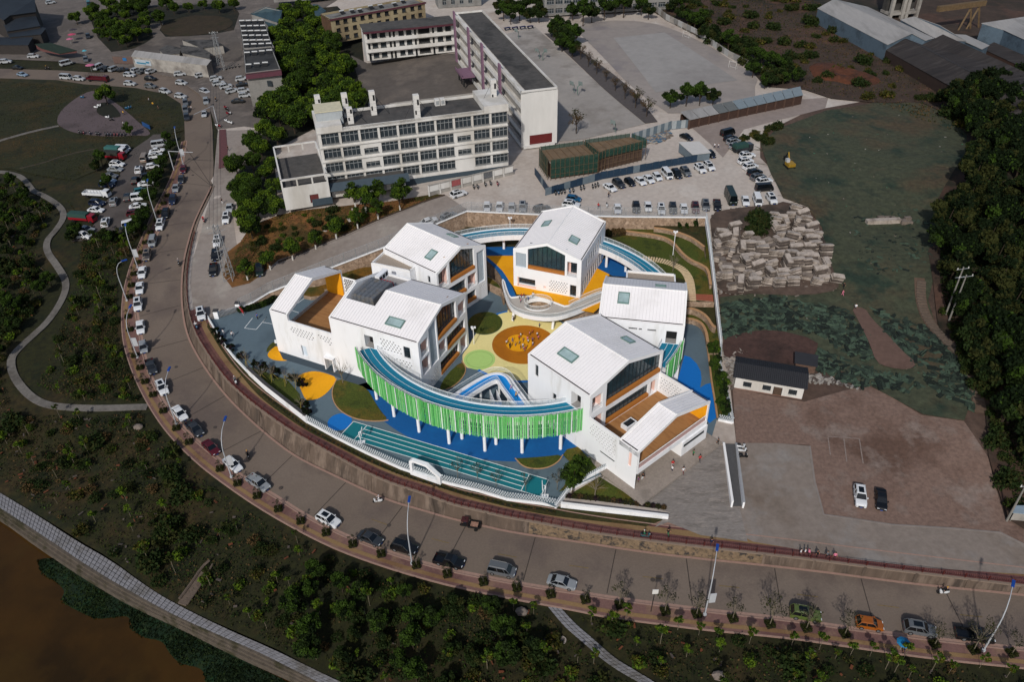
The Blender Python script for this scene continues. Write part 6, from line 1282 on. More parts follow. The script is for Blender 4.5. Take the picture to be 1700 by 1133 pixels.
def make_car(kind,simple=False):
 lb,lf,w,zb,zr,(b0,b1),(t0,t1),bz,tz = CT[kind]; root = thing('parked_car','x','car'); mb = MB(); lo_ = .22
 if kind == 'pickup':
  hull([(lf,w*.86,lo_+.1,bz-.3),(lf-.25,w*.97,lo_,bz-.1),(b1,w,lo_,bz),(b1-.2,w,lo_,zb),(b0,w,lo_,zb)],mb)
  mb.box(-lb,b0,-w,w,lo_,.62); mb.box(-lb,b0,-w,-w+.1,.62,tz); mb.box(-lb,b0,w-.1,w,.62,tz); mb.box(-lb,-lb+.08,-w,w,.62,tz)
 else:hull([(lf,w*.84,lo_+.12,bz-.28),(lf-.22,w*.96,lo_,bz-.12),(lf-.6,w,lo_,bz-.03),(b1,w,lo_,bz+.03),(b1-.3,w,lo_,zb),(b0+.2,w,lo_,zb),(b0 if kind != 'sedan' else -lb+.25,w*.98,lo_,tz),(-lb,w*.88,lo_+.12,tz-.12)],mb)
 me_ = mb.obj('body',m_body,root,smooth=False); wb,wt = w*.93,w*.76
 B = [(b0,-wb,zb),(b1,-wb,bz+.02),(b1,wb,bz+.02),(b0,wb,zb)]; T = [(t0,-wt,zr),(t1,-wt,zr),(t1,wt,zr),(t0,wt,zr)]
 if simple:
  g_ = MB(); g_.add(B+T,[(0,1,5,4),(1,2,6,5),(2,3,7,6),(3,0,4,7)]); g_.obj('windows',m_cg2,root)
 else:
  for nm,q in (('side_window',(0,1,5,4)),('windscreen',(1,2,6,5)),('side_window',(2,3,7,6)),('rear_window',(3,0,4,7))):g_ = MB(); g_.add([(B+T)[i] for i in q],[(0,1,2,3)]); g_.obj(nm,m_cg2,root)
 r = MB(); k = .04; r.add([(t0-.05,-wt-k,zr-.02),(t1+.08,-wt-k,zr-.03),(t1+.08,wt+k,zr-.03),(t0-.05,wt+k,zr-.02),(t0+.12,-wt*.85,zr+.06),(t1-.12,-wt*.85,zr+.06),(t1-.12,wt*.85,zr+.06),(t0+.12,wt*.85,zr+.06)],[(4,5,6,7),(0,1,5,4),(1,2,6,5),(2,3,7,6),(3,0,4,7)])
 for s_ in (-1,1):
  def bp(u):return (b0+(b1-b0)*u,s_*(wb+.01),zb+(bz+.02-zb)*u)
  def tp(u):return (t0+(t1-t0)*u,s_*(wt+.01),zr-.01)
  for u,v in ((0,0),(.45,.45),(1,1))+(((.78,.82),) if kind in ('van','minibus','minivan','suv') else ()):r.tube([bp(u),tp(v)],.045,4)
 if kind in ('suv','minivan') and not simple:
  for s_ in (-1,1):r.tube([(t0+.2,s_*wt*.9,zr+.12),(t1-.2,s_*wt*.9,zr+.12)],.03,4)
 r.obj('roof',m_body,root)
 wx = (lf*.6,-lb*.6); rr = .34 if kind not in ('suv','pickup','minibus') else .39
 if simple:
  q = MB()
  for x in wx:
   for s_ in (-1,1):q.T = Matrix.Translation((x,s_*(w-.08),rr)) @ Matrix.Rotation(pi/2,4,'X'); q.cyl((0,0),rr,-.12,.12,10)
  q.T = None; q.obj('wheels',m_tyre,root)
 else:
  ty = MB(Matrix.Rotation(pi/2,4,'X')); ty.cyl((0,0),rr,-.11,.11,14); tm = ty.mesh('wheel',m_tyre); ri = MB(Matrix.Rotation(pi/2,4,'X')); ri.cyl((0,0),rr*.62,-.125,.125,10); rm_ = ri.mesh('rim',m_rim)
  for x in wx:
   for s_ in (-1,1):o = link('wheel',tm,root,loc=(x,s_*(w-.08),rr)); link('rim',rm_,o)
  for s_ in (-1,1):
   q = MB(); q.box(lf-.32,lf-.02,s_*w*.62-.17,s_*w*.62+.17,bz-.42,bz-.2); q.obj('headlight',m_hl,root); q = MB(); q.box(-lb-.01,-lb+.1,s_*w*.68-.15,s_*w*.68+.15,tz-.42,tz-.18); q.obj('tail_light',m_tl,root)
   q = MB(); q.box(b1-.45,b1-.25,s_*(w+.02)-.02*s_,s_*(w+.2),zb+.02,zb+.18) if s_ > 0 else q.box(b1-.45,b1-.25,-(w+.2),-w,zb+.02,zb+.18); q.obj('mirror',m_body,root)
  q = MB(); q.box(lf-.03,lf+.02,-w*.5,w*.5,.38,bz-.36); q.obj('grille',m_blk,root); q = MB(); q.box(lf+.0,lf+.035,-.22,.22,.34,.46); q.obj('number_plate',m_pl,root)
  if kind == 'suv':q = MB(); q.box(t0+.6,t1-.15,-wt*.6,wt*.6,zr+.06,zr+.075); q.obj('sunroof',m_cg2,root)
 return root
PROTO = {}
def car(px,py,ang,kind,col,label,reg='U',group=None,simple=False):
 key = (kind,simple)
 if key not in PROTO:PROTO[key] = make_car(kind,simple)
 p = D(px,py,reg,.75); a = radians(ang); q = D(px+6*cos(a),py+6*sin(a),reg,.75); z = float(HF[reg](p.x,p.y)) if isinstance(reg,str) else reg
 d = q-p; zq = float(HF[reg](p.x+d.x,p.y+d.y)) if isinstance(reg,str) else z; rz = atan2(d.y,d.x); pitch = -atan2(zq-z,hypot(d.x,d.y))
 return dup(PROTO[key],(p.x,p.y,z+.1),0,label,group,mats={'paint_white':PAINT[col]},rot=Matrix.Rotation(rz,3,'Z').to_euler() if abs(pitch) < .01 else (Matrix.Rotation(rz,3,'Z') @ Matrix.Rotation(pitch,3,'Y')).to_euler())
ORD = 'first second third fourth fifth sixth seventh eighth ninth tenth eleventh twelfth thirteenth fourteenth fifteenth sixteenth seventeenth eighteenth nineteenth twentieth'.split()
def line_cars(fr,items,place,group,reg='U',simple=False,start=0):
 for i,it in enumerate(items):
  x,y,a,k,c = it[:5]; x,y = P(fr,[(x,y)])[0]
  car(x,y,a,k,c,f'{c} {k} {ORD[i+start]} {place}',reg,group,simple)
W_,DW = 'white','dull white'
line_cars('',[(304.6,281,103,'hatchback','dark red'),(301,298,103,'hatchback','dark grey'),(292,312,106,'sedan','silver'),(287,332,106,'suv','navy'),(275,355,106,'suv','black'),(266,373.5,106,'suv',W_),(253.5,401,104,'minivan','silver'),(244,424,102,'suv','pale brown'),(236,452,99,'sedan',W_),(232,478,95,'sedan',W_)],'from the top along the outer kerb, north of the white banner','cars parked along the outer kerb','O')
line_cars('',[(229,505.6,90,'suv',W_),(233,543,86,'sedan',W_),(238,576,82,'hatchback','silver'),(251,609,70,'pickup','dark grey'),(269,644,63,'suv',W_),(298,686,50,'sedan',W_),(323,712,46,'pickup','dark grey'),(350,743,44,'sedan','dark red'),(386,771,41,'sedan',W_),(429,802,35,'pickup','silver')],'from the top along the outer kerb of the lower left bend','cars parked along the outer kerb','O')
line_cars('',[(545,863,27,'suv',W_),(615,894,22,'sedan','dark grey'),(671,909,16,'suv','black'),(746,932,14,'pickup','black'),(833,947,12,'minivan','grey'),(933,967,14,'sedan','silver'),(1337,1020,10,'suv','olive green'),(1443,1036,9,'hatchback','orange brown'),(1527,1045,10,'suv','grey'),(1619,1055,9,'pickup','black')],'from the left along the outer kerb at the bottom','cars parked along the outer kerb','O')
# side parking: left row, right row
line_cars('l4',[(770,180,2,'van',W_),(735,275,3,'suv',W_),(722,305,2,'sedan','silver'),(690,345,3,'sedan','grey'),(680,377,3,'sedan','pale blue'),(670,403,4,'suv','navy'),(610,518,3,'suv','navy'),(602,560,4,'sedan',W_),(540,682,6,'sedan','silver'),(515,722,6,'pickup',W_)],'from the top in the left row of the side parking','cars in the side parking','O')
line_cars('l4',[(1000,150,-8,'van',DW),(985,188,-8,'sedan',W_),(975,222,-10,'suv',W_),(955,285,-10,'hatchback',W_),(930,350,-12,'suv','black'),(915,395,-8,'sedan',W_),(880,440,-12,'hatchback','teal'),(880,482,-8,'van',W_),(865,535,-10,'sedan',W_),(848,580,-8,'suv','dark red'),(820,650,-14,'minivan',W_),(800,690,-14,'suv','black')],'from the top in the right row beside the trees','cars in the side parking','O')
line_cars('l4',[(905,238,-70,'van','pale brown'),(870,307,-72,'suv',W_),(848,375,-72,'suv','black'),(800,480,-75,'suv','dark grey'),(712,508,-78,'suv','silver'),(662,637,-72,'suv',W_)],'from the top standing in the lane of the side parking','cars in the side parking','O')
# upper road
line_cars('z1',[(37,408,-4,'suv',DW),(222,372,-2,'suv',DW),(115,448,4,'sedan','black'),(148,493,10,'sedan','pale blue'),(440,420,-14,'van',DW),(570,395,80,'suv','grey'),(585,240,80,'suv','dark grey')],'from the left on the upper road by the market sheds','cars on the upper road','U',True)
line_cars('z1',[(655,445,-25,'van',DW),(706,456,-25,'pickup','dark grey'),(755,458,-22,'minivan','silver'),(815,462,-8,'sedan','black'),(905,465,-22,'suv',DW),(950,470,-22,'pickup','grey'),(1003,472,-20,'suv',DW),(1195,490,-6,'suv',DW),(1335,498,-15,'suv',DW)],'from the left in front of the long roadside shed','cars on the upper road','U',True)
line_cars('z1',[(440,513,4,'van',DW),(525,522,4,'suv',DW),(860,497,4,'suv',DW),(1000,522,4,'suv','black'),(863,555,4,'suv',DW),(1000,572,5,'suv','grey'),(1095,606,12,'suv',DW),(1205,550,6,'suv',DW)],'from the left on the park side of the upper road','cars on the upper road','O',True)
line_cars('z1',[(1360,607,18,'suv',DW),(1200,638,8,'suv',DW),(1368,672,85,'suv','silver'),(1232,682,80,'suv','grey'),(1232,728,80,'suv','grey'),(1357,755,98,'sedan',DW),(1240,778,80,'suv','dark grey')],'from the top near the road bend beside the park','cars at the upper bend','O',True)
line_cars('z1',[(1435,520,-12,'suv',DW),(1452,552,-14,'suv',DW),(1500,572,-14,'suv',DW),(1540,602,-16,'suv',DW),(1605,522,-10,'suv',DW),(1610,560,-10,'sedan','black'),(1620,600,-8,'suv',DW),(1628,632,-6,'suv',DW),(1580,670,-4,'sedan','black')],'from the top in the cluster beside the shop houses','cars beside the shop houses','U',True)
line_cars('z1',[(335,15,-10,'suv',DW),(590,25,80,'van','teal'),(660,452-200,0,'suv',DW)][:2],'car at the top left behind the market',None,'U',True)
line_cars('',[(381,345,100,'sedan',DW),(375.5,362,100,'suv',W_),(360.7,401,98,'suv',W_),(357.5,424,97,'suv','black'),(354,447.6,95,'pickup','black'),(431,448.5,88,'suv','dark green')],'from the top along the side lane under the trees','cars on the side lane','U')
car(333.5,521.6,80,'suv','white','white car with a black roof turning at the kindergarten gate junction','U')
# upper car park
line_cars('z5',[(596,565,84,'sedan',W_),(700,560,84,'suv','black'),(768,553,82,'sedan',W_),(842,570,82,'suv',W_),(908,565,82,'suv','dark grey'),(970,565,80,'sedan',W_),(1035,562,80,'suv','dark red'),(1093,548,80,'suv','grey'),(1158,545,82,'pickup','black')],'from the left in the row by the netting fence','cars in the upper car park')
car(1213,329,66,'minibus','dark green','dark green minibus at the right end of the row by the netting fence')
line_cars('z5',[(1318,520,76,'sedan',W_),(1385,520,72,'van',W_),(1465,510,55,'suv',W_)],'white one right of the dark minibus in the upper car park','cars in the upper car park')
line_cars('kb',[(110,90,92,'hatchback',W_),(190,88,96,'sedan',W_),(268,97,94,'hatchback',DW),(338,93,90,'suv','silver')],'from the left in the short row behind the back bridge','cars in the upper car park')
car(899.6,346.7,-12,'suv','dark grey','dark grey suv behind the fence at the end of the short row'); car(948,339.4,6,'suv','white','white car half hidden behind the roof ridge of the terrace block'); car(952,329.4,6,'hatchback','blue','bright blue hatchback parked crosswise near the hoarding corner')
car(744.7,359.5,-28,'suv','silver','silver suv behind the netting fence above the back bridge'); car(712.5,367,-20,'sedan','white','white sedan half hidden behind the back left block'); car(761,322,-18,'suv','white','white suv driving up the sloping lane beside the notice boards')
line_cars('z5',[(553,445,32,'sedan',W_),(603,425,36,'suv','dark grey'),(665,415,38,'hatchback','black'),(725,408,40,'sedan',W_),(772,397,40,'sedan',W_),(820,385,45,'hatchback',W_),(876,373,48,'van',W_),(930,370,48,'suv','black'),(980,358,45,'suv','grey'),(1062,340,40,'suv',W_),(1112,327,40,'suv',W_)],'from the left in the row along the blue hoarding','cars in the upper car park')
car(1139.7,227,25,'sedan','black','black sedan parked beside the pale sheet gate'); car(1180,255.6,40,'hatchback','black','black car half hidden behind the open sided store')
line_cars('z5',[(1218,138,-15,'van','black'),(1235,170,-15,'suv','black'),(1250,187,-15,'suv','silver'),(1265,212,-15,'suv','silver'),(1328,265,-6,'suv',W_),(1318,297,-8,'suv',W_),(1345,328,-12,'suv',W_),(1370,362,-15,'suv','black'),(1390,388,-12,'suv','grey'),(1423,410,-10,'suv',W_),(1425,450,-4,'van','black')],'from the top in the row beside the green netting','cars in the upper car park')
car(1428,824,83,'suv','white','white suv parked alone on the dirt lot beside a black sedan'); car(1463,829,86,'sedan','black','black sedan parked beside the white suv on the dirt lot')
for k in list(PROTO):discard(PROTO[k])
# trucks
def truck(px,py,ang,cabc,load,label,reg='O',L=6.5):
 p = D(px,py,reg,1.0); a = radians(ang); q = D(px+6*cos(a),py+6*sin(a),reg,1.0); z = float(HF[reg](p.x,p.y)); d = q-p
 r = thing('truck',label,'truck',(p.x,p.y,z+.1),atan2(d.y,d.x)); h = L/2
 w = MB(); hull([(h,1.0,.5,1.5),(h-.15,1.08,.45,2.3),(h-1.6,1.08,.45,2.4)],w); w.obj('cab',cabc,r); w = MB(); w.box(h-.6,h+.01,-.95,.95,1.5,2.15); w.obj('windscreen',m_cg2,r)
 w = MB(); w.box(-h,h-1.7,-.45,.45,.6,.85); w.obj('chassis',m_blk,r)
 w = MB(); w.box(-h,h-1.8,-1.1,1.1,.85,1.0)
 for s_ in (-1,1):w.box(-h,h-1.8,s_*1.08-.05,s_*1.08+.05,1.0,1.6)
 w.box(-h,-h+.1,-1.1,1.1,1,1.6); w.obj('cargo_bed',cabc,r)
 if load == 'open':
  w = MB()
  for i in range(7):
   x = -h+.1+i*(L-2)/6
   for s_ in (-1,1):w.tube([(x,s_*1.08,1.6),(x,s_*1.08,2.6)],.05,4)
  for s_ in (-1,1):w.tube([(-h,s_*1.08,2.6),(h-1.8,s_*1.08,2.6)],.05,4)
  w.obj('stake_sides',m_blk,r)
 elif load:w = MB(); hull([(-h,1.12,1.0,2.7),(h-1.85,1.12,1.0,2.7)],w); w.obj('tarpaulin',load,r)
 tm = MB(Matrix.Rotation(pi/2,4,'X')); tm.cyl((0,0),.48,-.16,.16,12); tm = tm.mesh('wheel',m_tyre)
 for x in (h-.9,-h+1.2):
  for s_ in (-1,1):link('wheel',tm,r,loc=(x,s_*.95,.48))
m_tg = M('green_tarpaulin','#24403a',.7,.1,1.5); m_to = M('dark_tarpaulin','#2a2b26',.8,.15,1.5)
truck(193,252,2,PAINT['white'],M('teal_tarpaulin','#2f5a56',.7,.1,1),'white truck with teal tarpaulin in the left parking row'); truck(191,260,2,PAINT['red'],m_to,'red truck with a dark cover just below the teal covered truck','O',7); truck(161,322,2,PAINT['white'],'open','white cabbed truck with empty grey open bed in the left parking row','O',8); truck(138,363,4,PAINT['red'],m_tg,'red truck with green tarpaulin lowest in the left parking row','O',7.5)
truck(163,131,4,PAINT['dark red'],'open','dark red stake sided truck stopped on the upper road','O',9); truck(1233,247,-10,PAINT['dark grey'],m_tg,'grey truck with a green tarpaulin in the row beside the green netting','U',6)
# ================================================================ PEOPLE
def skinmesh(name,joints,edges,rad):
 me = bpy.data.meshes.new(name+'_cage'); me.from_pydata(joints,edges,[]); o = bpy.data.objects.new(name+'_cage',me); COL.objects.link(o)
 o.modifiers.new('s','SKIN'); me.skin_vertices[0].data[0].use_root = True
 for i,r in enumerate(rad):me.skin_vertices[0].data[i].radius = (r,r)
 sb = o.modifiers.new('b','SUBSURF'); sb.levels = 1; sb.render_levels = 1
 bpy.context.view_layer.update(); dg = bpy.context.evaluated_depsgraph_get(); out = bpy.data.meshes.new_from_object(o.evaluated_get(dg)); bpy.data.objects.remove(o); return out
m_skin = M('skin','#a9775c',.6,.05,3); m_hair = M('black_hair','#14110f',.7,.1,3)
CL = {n:M('cloth_'+n.replace(' ','_'),c,.85,.1,4) for n,c in {'white':'#c9c9cb','red':'#a3262b','pink':'#c9718c','blue':'#2d4f8c','navy':'#1b2238','black':'#17181a','grey':'#5d6064','green':'#2c6b4a','yellow':'#c99a25','maroon':'#5a1c26','purple':'#5c3a6e','orange':'#c8641e'}.items()}
def make_person(pose):
 st = {'stand':((.1,.0,.05),(.1,.02,.45),(-.1,.0,.05),(-.1,.02,.45)),'walk':((.09,.32,.06),(.09,.2,.47),(-.09,-.36,.12),(-.09,-.06,.46)),'sit':((.16,.28,.1),(.17,.42,.52),(-.16,.28,.1),(-.17,.42,.52))}[pose]
 hip = .86 if pose != 'sit' else .62; dz = hip-.9; dy = 0
 arm = {'stand':((.3,.02,1.1),(.31,.1,.86),(-.3,.02,1.1),(-.31,.1,.86)),'walk':((.3,-.12,1.12),(.3,-.1,.88),(-.3,.12,1.12),(-.28,.3,.95)),'sit':((.3,.18,1.15),(.28,.45,1.1),(-.3,.18,1.15),(-.28,.45,1.1))}[pose]
 J = [(0,0,.9+dz),(0,0,1.15+dz),(0,0,1.4+dz),(0,0,1.5+dz),(0,.02,1.62+dz),(0,.02,1.7+dz)]; R_ = [.15,.145,.15,.055,.1,.085]; E = [(0,1),(1,2),(2,3),(3,4),(4,5)]
 for s_,(ft,kn),(el,ha) in ((1,st[:2],arm[:2]),(-1,st[2:],arm[2:])):
  i = len(J); J += [(s_*.1,0,.86+dz),kn,ft,(ft[0],ft[1]+.14,ft[2]-.02)]; R_ += [.1,.065,.045,.035]; E += [(0,i),(i,i+1),(i+1,i+2),(i+2,i+3)]
  i = len(J); J += [(s_*.19,0,1.4+dz),(el[0],el[1],el[2]+dz),(ha[0],ha[1],ha[2]+dz),(ha[0],ha[1]+.03,ha[2]+dz-.09)]; R_ += [.07,.045,.034,.03]; E += [(2,i),(i,i+1),(i+1,i+2),(i+2,i+3)]
 me = skinmesh('person',J,E,R_); me.materials.clear()
 for m_ in (CL['white'],CL['navy'],m_skin,m_blk):me.materials.append(m_)
 for p in me.polygons:
  c = p.center; z = c.z-dz; p.use_smooth = True
  sh = z > .93 and z < 1.46 and (abs(c.x) < .26 or z > 1.16)
  p.material_index = 0 if sh else (2 if z >= 1.46 or (abs(c.x) > .24 and z > .7 and pose != 'sit') or (pose == 'sit' and c.y > .36 and z > 1.0) else (3 if c.z < .1 else 1))
 r = thing('person','x','person'); link('body',me,r); b = MB(); b.ellip((0,-.015,1.71+dz),.115,.125,.11,8,5); b.obj('hair',m_hair,r,smooth=True); return r
PP = {k:make_person(k) for k in ('stand','walk','sit')}
def person(fr,x,y,reg,pose,shirt,trs,label,sc=1.0,rz=None,group=None,zoff=0.1,hair=None):
 px,py = P(fr,[(x,y)])[0]; p = D(px,py,reg,.6*sc)
 if isinstance(reg,str):z = float(HF[reg](p.x,p.y))+zoff
 else:z = reg+.06
 mt = {'cloth_white':CL[shirt],'cloth_navy':CL[trs]}
 if hair:mt['black_hair'] = hair
 return dup(PP[pose],(p.x,p.y,z),random.uniform(0,6.28) if rz is None else rz,label,group,scale=sc,mats=mt)
cc_ = ['pink','white','blue','yellow','red','white','grey','purple','pink','white','navy','white','red','orange','white','pink','red','white','pink','purple','white','blue']
kids = [(505,480),(497,492),(545,472),(570,505),(600,452),(613,433),(602,495),(632,472),(668,462),(674,482),(612,532),(630,518),(645,548),(657,528),(638,540),(685,420),(708,405),(748,425),(757,452),(710,470),(712,502),(765,352)]
wh = ['left edge','left edge','upper left','left centre','upper centre','top','centre','centre right','right side','right side','bottom','lower centre','bottom right','lower right','bottom','outer right','outer right','outer right','far outer right','outer right','outer lower right','upper edge']
for i,((x,y),c) in enumerate(zip(kids,cc_)):person('r2',x,y,0,random.choice(['stand','walk']),c,random.choice(['navy','black','grey','blue']),f'child in a {c} top playing at the {wh[i]} of the ochre circle',random.uniform(.66,.76),group='children playing on the ochre circle')
person('r2',525,520,0,'stand','black','black','adult in black standing among the children on the ochre circle')
for i,(x,y,c,w_) in enumerate([(603,120,'white','leftmost'),(612,150,'pink','near the rail'),(620,112,'red','second'),(640,110,'maroon','middle'),(655,128,'yellow','by the opening'),(675,136,'blue','right')]):person('r2',x,y,4,'stand',c,'navy',f'child in {c}, {w_} of the group at the start of the white walkway',.72,group='children on the white walkway')
person('r2',714,108,4,'walk','white','grey','adult in white on the yellow terrace beside the walkway opening')
for x,y,c in ((548,298,'white'),(557,302,'black')):person('r2',x,y,0,'stand',c,'navy',f'person in {c} standing by the left leg of the white walkway',.8)
person('r2',533,862,4.4,'walk','pink','white','child in pink walking down the folded blue walkway',.75); person('r2',575,925,4.4,'walk','yellow','black','person in a yellow top walking up the folded blue walkway')
for x,y,s_,t_,lb in ((1378,75,'black','black','person in black walking at the far corner of the forecourt'),(1185,165,'green','black','person in dark green beside the gatehouse'),(1235,205,'red','navy','person in red standing alone on the forecourt'),(1022,245,'red','white','person in red at the edge of the entrance canopy'),(1018,285,'white','navy','person in white just in front of the one in red'),(1105,300,'white','maroon','person in white with maroon trousers on the forecourt'),(788,348,'black','white','person in black under the entrance canopy'),(754,372,'purple','black','person in purple beside the left entrance corner')):person('r6',x,y,-.3,random.choice(['stand','walk']),s_,t_,lb)
for x,y,s_,lb in ((988,785,'black','person in black and green walking on the brick pavement below the forecourt'),(1325,862,'navy','person in navy leaning at the railing near the blue street lamp')):person('r6',x,y,'U','walk',s_,'green' if s_ == 'black' else 'navy',lb)
for i,(x,y,s_,w_) in enumerate([(295,335,'white','leftmost in the group of three'),(322,332,'white','middle of the group of three'),(345,335,'pink','right in the group of three'),(398,345,'black','standing alone in dark clothes'),(460,350,'grey','left of the last pair'),(507,358,'pink','rightmost, in bright pink')]):person('l1',x,y,'U','stand',s_,'black',f'person in {s_} at the red railing, {w_}',group='people looking over the railing')
person('r5',232,418,0,'stand','white','white','person in white beside the left boundary wall'); person('r5',316,436,0,'walk','white','navy','person in white crossing the blue yard by the gate'); person('r5',550,266,0,'stand','blue','black','person in blue by the wall corner of the gate yard')
person('z7',748,467,'U','walk','black','black','person in black and white walking past the slab stacks'); person('z7',742,502,'U','walk','pink','pink','person in pink walking past the slab stacks'); person('z7',806,572,'U','walk','white','black','person with white cap at the top of the bare dirt streak')
for x,y,s_,lb in ((1143,215,'white','left of two people in white in the upper car park lane'),(1165,216,'white','right of two people in white in the upper car park lane'),(545,495,'black','person in black near the middle of the upper car park'),(487,556,'red','person in dark red by the netting fence')):person('z5',x,y,'U','walk',s_,'navy',lb)
for x,y,s_,lb in ((990,668,'white','person in white on the grass beside the park plaza'),(1016,697,'yellow','person in yellow on the grass right of the plaza'),(1052,722,'black','person in black on the grass right of the plaza'),(820,825,'white','person in black and white on the narrow arm of the plaza'),(820,755,'yellow','person in yellow by the plaza planting bed'),(1272,722,'white','person in white crossing the road at the bend')):person('z1',x,y,'O','walk',s_,'black',lb)
person('z1',1515,990,'U','walk','black','black','person in black walking down the side lane'); person('l4',1392,512,'U','walk','black','white','person in black and white walking on the side lane')
person('l1',936,945,'O','stand','navy','black','person in navy under the blue umbrella on the brick pavement')
# ================================================================ TWO WHEELERS
def make_scooter():
 r = thing('scooter','x','scooter'); ty = MB(Matrix.Rotation(pi/2,4,'X')); ty.cyl((0,0),.26,-.06,.06,12); tm = ty.mesh('wheel',m_tyre)
 for x in (-.62,.66):link('wheel',tm,r,loc=(x,0,.26))
 w = MB(); hull([(-.85,.13,.35,.72),(-.5,.2,.25,.82),(-.05,.18,.25,.72),(.05,.14,.2,.34),(.35,.14,.2,.34)],w); hull([(.35,.2,.22,.9),(.5,.2,.3,1.0),(.62,.12,.4,.95)],w); w.obj('body',PAINT['white'],r)
 w = MB(); hull([(-.75,.15,.82,.93),(-.1,.17,.74,.86)],w); w.obj('seat',m_blk,r); w = MB(); w.tube([(.5,0,.9),(.44,0,1.08)],.04,5); w.tube([(.42,-.34,1.08),(.44,0,1.1),(.42,.34,1.08)],.025,5); w.obj('handlebar',m_blk,r)
 w = MB(); w.box(.6,.68,-.1,.1,.78,.9); w.obj('headlight',m_hl,r); return r
SC = make_scooter()
def scooter(fr,x,y,ang,col,label,reg='U',group=None,rider=None,rl=None,zo=.1):
 px,py = P(fr,[(x,y)])[0]; p = D(px,py,reg,.5); a = radians(ang); q = D(px+5*cos(a),py+5*sin(a),reg,.5); d = q-p; rz = atan2(d.y,d.x); z = (float(HF[reg](p.x,p.y)) if isinstance(reg,str) else reg)+zo
 dup(SC,(p.x,p.y,z),rz,label,group,mats={'paint_white':PAINT[col]})
 if rider:dd = Vector((cos(rz),sin(rz),0)); dup(PP['sit'],(p.x-dd.x*.28,p.y-dd.y*.28,z+.26),rz-pi/2,rl,mats={'cloth_white':CL[rider],'cloth_navy':CL['black'],'black_hair':M('helmet_'+rider,{'white':'#b9bcc0','black':'#b58a1c'}.get(rider,'#b9bcc0'),.3,.05,2)})
scooter('',627,832,172,'white','white scooter ridden along the road left of the tall lamp','O',None,'white','rider in white with a pale helmet on the white scooter',.17)
scooter('',1566,984,178,'white','white motor scooter on the road at the lower right','O',None,'black','rider in black with a yellow helmet on the lower right scooter',.17)
scooter('',412,758,75,'black','black motorbike on the road at the lower left bend','O',None,'black','rider with a yellow helmet on the black motorbike',.17)
scooter('',391,634,65,'white','scooter riding on the raised brick pavement','U',None,'grey','rider in grey on the brick pavement scooter'); scooter('',297,438,85,'black','black scooter coming down the main road','O',None,'grey','rider in grey on the scooter coming down the main road',.17)
scooter('',326,543,60,'blue','blue scooter beside the top end of the retaining wall','U',None,'white','rider in white beside the top end of the retaining wall'); scooter('',338,366,60,'red','red motorbike beside the top of the railing','U',None,'red','rider in red beside the top of the railing')
scooter('z1',1435,672,80,'black','black motorbike on the upper bend of the road','O',None,'black','rider in black on the upper bend motorbike',.17); scooter('z1',315,455,-10,'black','black motorbike on the upper road by the market','U',None,'black','rider in black on the upper road by the market')
scooter('r6',812,800,5,'teal','bicycle like teal scooter on the brick pavement','U',None,'green','rider in green on the brick pavement'); scooter('z5',535,548,80,'white','white scooter in the upper car park near the fence','U')
for i,(x,y,c) in enumerate(((1560,105,'white'),(1570,135,'white'),(1575,180,'black'))):scooter('r6',x,y,0,c,f'{c} scooter {["topmost","middle","lowest"][i]} of the three beside the right ramp wall','U','scooters beside the ramp',zo=.2)
for i,x in enumerate((245,262,278,296,325,345)):scooter('z5',x,478-i*3,75,random.choice(['black','red','blue','black']),'parked motorbike in the left cluster under the blue hoarding','U','motorbikes left cluster by the hoarding')
for i,x in enumerate((388,405,455,470,485)):scooter('z5',x,452-i*5,75,random.choice(['black','red','black']),'parked motorbike in the middle cluster under the blue hoarding','U','motorbikes middle cluster by the hoarding')
for i,(x,y) in enumerate(((1313,545),(1335,545),(1378,532),(1408,525),(1448,528))):scooter('z3',x,y,70,random.choice(['black','red','black']),f'parked motorbike {ORD[i]} from the left under the school notice boards','U','motorbikes by the notice boards')
for i,(x,y) in enumerate([(525,878),(540,880),(556,882),(597,885),(640,888),(655,890),(700,893),(718,893),(738,893),(760,893),(780,893),(802,893),(825,893)]):scooter('z1',x,y,80,random.choice(['black','red','black','navy']),'motorbike in the long row along the lower edge of the park plaza','O','motorbikes along the plaza edge',zo=.15)
for i,(x,y) in enumerate([(1498,712),(1505,725),(1512,752),(1525,750),(1500,800),(1518,810),(1535,815),(1440,832),(1458,835)]):scooter('z1',x,y,20,random.choice(['black','white','red']),'parked motorbike in the loose cluster by the road island','U','motorbikes by the road island')
for i,(x,y) in enumerate([(640,712),(660,700),(715,778),(740,795),(548,645),(862,712),(845,718)]):scooter('z1',x,y,0,random.choice(['black','white','blue']),'scooter left on the park plaza around the planting bed','O','scooters on the plaza',zo=.15)
for i,(x,y) in enumerate([(1500,455),(1520,448),(1540,445),(1560,440),(1585,438)]):scooter('z1',x,y,70,'black','dark motorbike in the row left of the shop houses','U','motorbikes left of the shop houses')
discard(SC)
tr = thing('cargo_tricycle','open cargo tricycle with a dark red canopy on the road below the stone wall','tricycle',D(780,873,'O',.5)+Vector((0,0,.0)),radians(-12)); tr.location.z = float(hO(tr.location.x,tr.location.y))+.1
w = MB(); w.box(-.2,1.9,-.7,.7,.55,.65); [w.box(-.2,1.9,s_*.7-.03,s_*.7+.03,.65,1.0) for s_ in (-1,1)]; w.box(1.87,1.9,-.7,.7,.65,1); w.obj('cargo_bed',m_blk,tr); w = MB(); hull([(-1.4,.6,1.75,1.9),(-.2,.6,1.8,1.95)],w); [w.tube([(x,y,.7),(x,y,1.8)],.03,4) for x in (-1.3,-.3) for y in (-.5,.5)]; w.obj('canopy',M('canopy_dark_red','#3c1a1c',.8,.1,2),tr)
